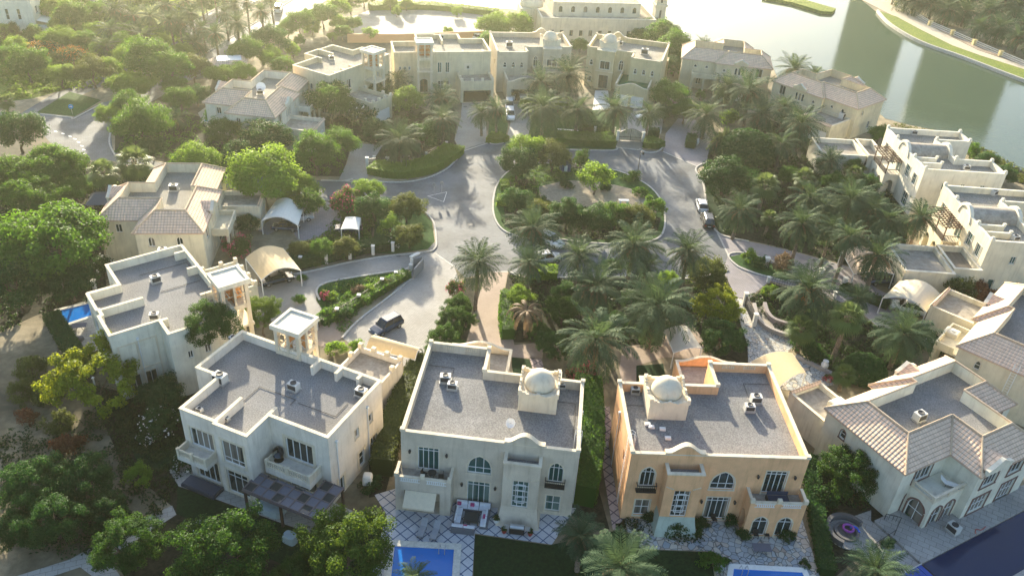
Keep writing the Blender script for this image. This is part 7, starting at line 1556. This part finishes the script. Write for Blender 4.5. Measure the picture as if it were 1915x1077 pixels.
# ---- mosque, substation, far villas, towers across the lake
mq = House('mosque', 'long pale mosque with minaret, low dome and slit windows on the lake shore', at(1010,78), 9, 1, 'mosque_stone', 'coping_white', None, cat='mosque')
mq.body([(0,0),(31,0),(31,24),(0,24)], 0, 5.2, 6.2, {0: [W(3+k*2.6, 1.6, .9, 1.5, 0, 2, 1, fm=iron) for k in range(10)]}, roof='terrace_screed')
mq.body([(4,6),(28,6),(28,22),(4,22)], 5.2, 8.0, 8.8, {0: [W(2+k*3.4, 6.2, 1.0, 1.6, .5, 1, 1, fm=iron) for k in range(7)]}, roof='terrace_screed', roofname='upper_roof')
m = MB(); m.lathe(-1, 12, [(3.2,6.2), (3.2,7.4), (3.0,8.6), (2.2,10), (1.1,10.9), (.1,11.3)], 24); mq.part('dome', m, MATS['coping_white'], smooth=True); m = MB(); m.box(-4.5, -.003, 8.5, 15.5, 0, 6.2); mq.part('dome_base', m, MATS['mosque_stone'])
m = MB(); m.box(31.4, 34.2, 3, 5.8, 0, 15).box(31.1, 34.5, 2.7, 6.1, 9, 9.5).box(31.1, 34.5, 2.7, 6.1, 15, 15.6).box(32, 33.6, 3.6, 5.2, 15.6, 19); mq.part('minaret', m, MATS['mosque_stone'])
m = MB(); m.box(32.5, 33.0, 2.96, 2.995, 4, 8).box(32.5, 33.0, 2.96, 2.995, 10, 14); mq.part('minaret_slit', m, dark_grill); mq.done()
sb = House('substation', 'small substation with a pale grey deck roof beside the boulevard', at(402,152), 21, 1, 'stucco_sand', None, None, cat='utility building')
for k in range(4): Q = [(0,0),(7.2,0),(7.2,5.5),(0,5.5)]; sb.face(Q[k], Q[(k+1) % 4], 0, 3.2, [W(2, 1.2, .9, .9)] if k == 1 else ())
m = MB(); Q = [(-.3,-.3),(7.5,-.3),(7.5,5.8),(-.3,5.8)]; I_ = inset(Q, 1.3)
for k in range(4): m.face([(*Q[k],3.1),(*Q[(k+1) % 4],3.1),(*I_[(k+1) % 4],4.1),(*I_[k],4.1)], [(0,0),(7,0),(6,1.4),(1,1.4)])
sb.part('tiled_edge', m, 'roof_tiles'); m = MB(); m.box(I_[0][0], I_[2][0], I_[0][1], I_[2][1], 3.95, 4.1); sb.part('deck_roof', m, white_mat); sb.done()
for nm, px, rot, lb, wz in (('far_villa', (72,66), 12, 'hazy white villa with tall windows in the far corner', 13), ('far_villa', (208,26), 10, 'hazy white villa with small awning beyond the green trees', 14)):
    p = at(*px); v = House(nm, lb, p, rot, 1, 'stucco_white', 'coping_white', 'hazy white villas')
    v.body([(-wz,0),(0,0),(0,11),(-wz,11)], 0, 7.6, 8.4, {0: [W(2+k*2.6, 3.6, .8, 2.6, 0, 1, 2) for k in range(4)]+[W(3, .8, 1, 1.6), W(8, .8, 1, 1.6)], 1: [W(3, 4.4, 1.8, 1.8, 0, 2, 1), W(7, 4.4, 1.2, 1.8, 0, 2, 1)]}, roof='roof_gravel_sandy'); m = MB(); m.loft([[(0.005,1,3.2),(0.005,6,3.2)],[(4.5,.5,2.3),(4.5,6.5,2.3)]], closed=False); m.box(0.01, 4.4, .8, 1.0, 0, 2.2); v.part('awning', m, white_mat); v.done()
for X, Y, wd, dp, T, lb in ((150,372,25,16,59,'tall glass tower across the lake, the slimmer of two'), (176,338,32,16,61,'tall glass tower across the lake, the wider of two')):
    t = empty('lakeside_tower', (X, Y, 0), R(-22), lb, 'tower', 'towers across the lake'); m = MB(); m.box(-wd/2, wd/2, -dp/2, dp/2, 0, T); m.build('core', plain('tower_green', (.12,.17,.12), .6), t); m = MB()
    for k in range(int(T/3.6)): m.box(-wd/2-.25, wd/2+.25, -dp/2-.25, -dp/2-.003, k*3.6+2.4, k*3.6+3.4)
    m.build('floor_band', plain('tower_band', (.22,.25,.19), .7), t)
# ---- air
hz = MB(); hz.box(-700, 700, -40, 1000, -1.5, 69); ho = hz.build('haze', hm := bpy.data.materials.new('haze_air')); tag(ho, kind='stuff'); hm.use_nodes = True; hn = hm.node_tree.nodes; hn.remove(hn['Principled BSDF'])
pv_ = hn.new('ShaderNodeVolumePrincipled'); pv_.inputs['Color'].default_value = (.95, .98, .80, 1); pv_.inputs['Density'].default_value = .00025; pv_.inputs['Anisotropy'].default_value = .8; hm.node_tree.links.new(pv_.outputs[0], hn['Material Output'].inputs['Volume'])
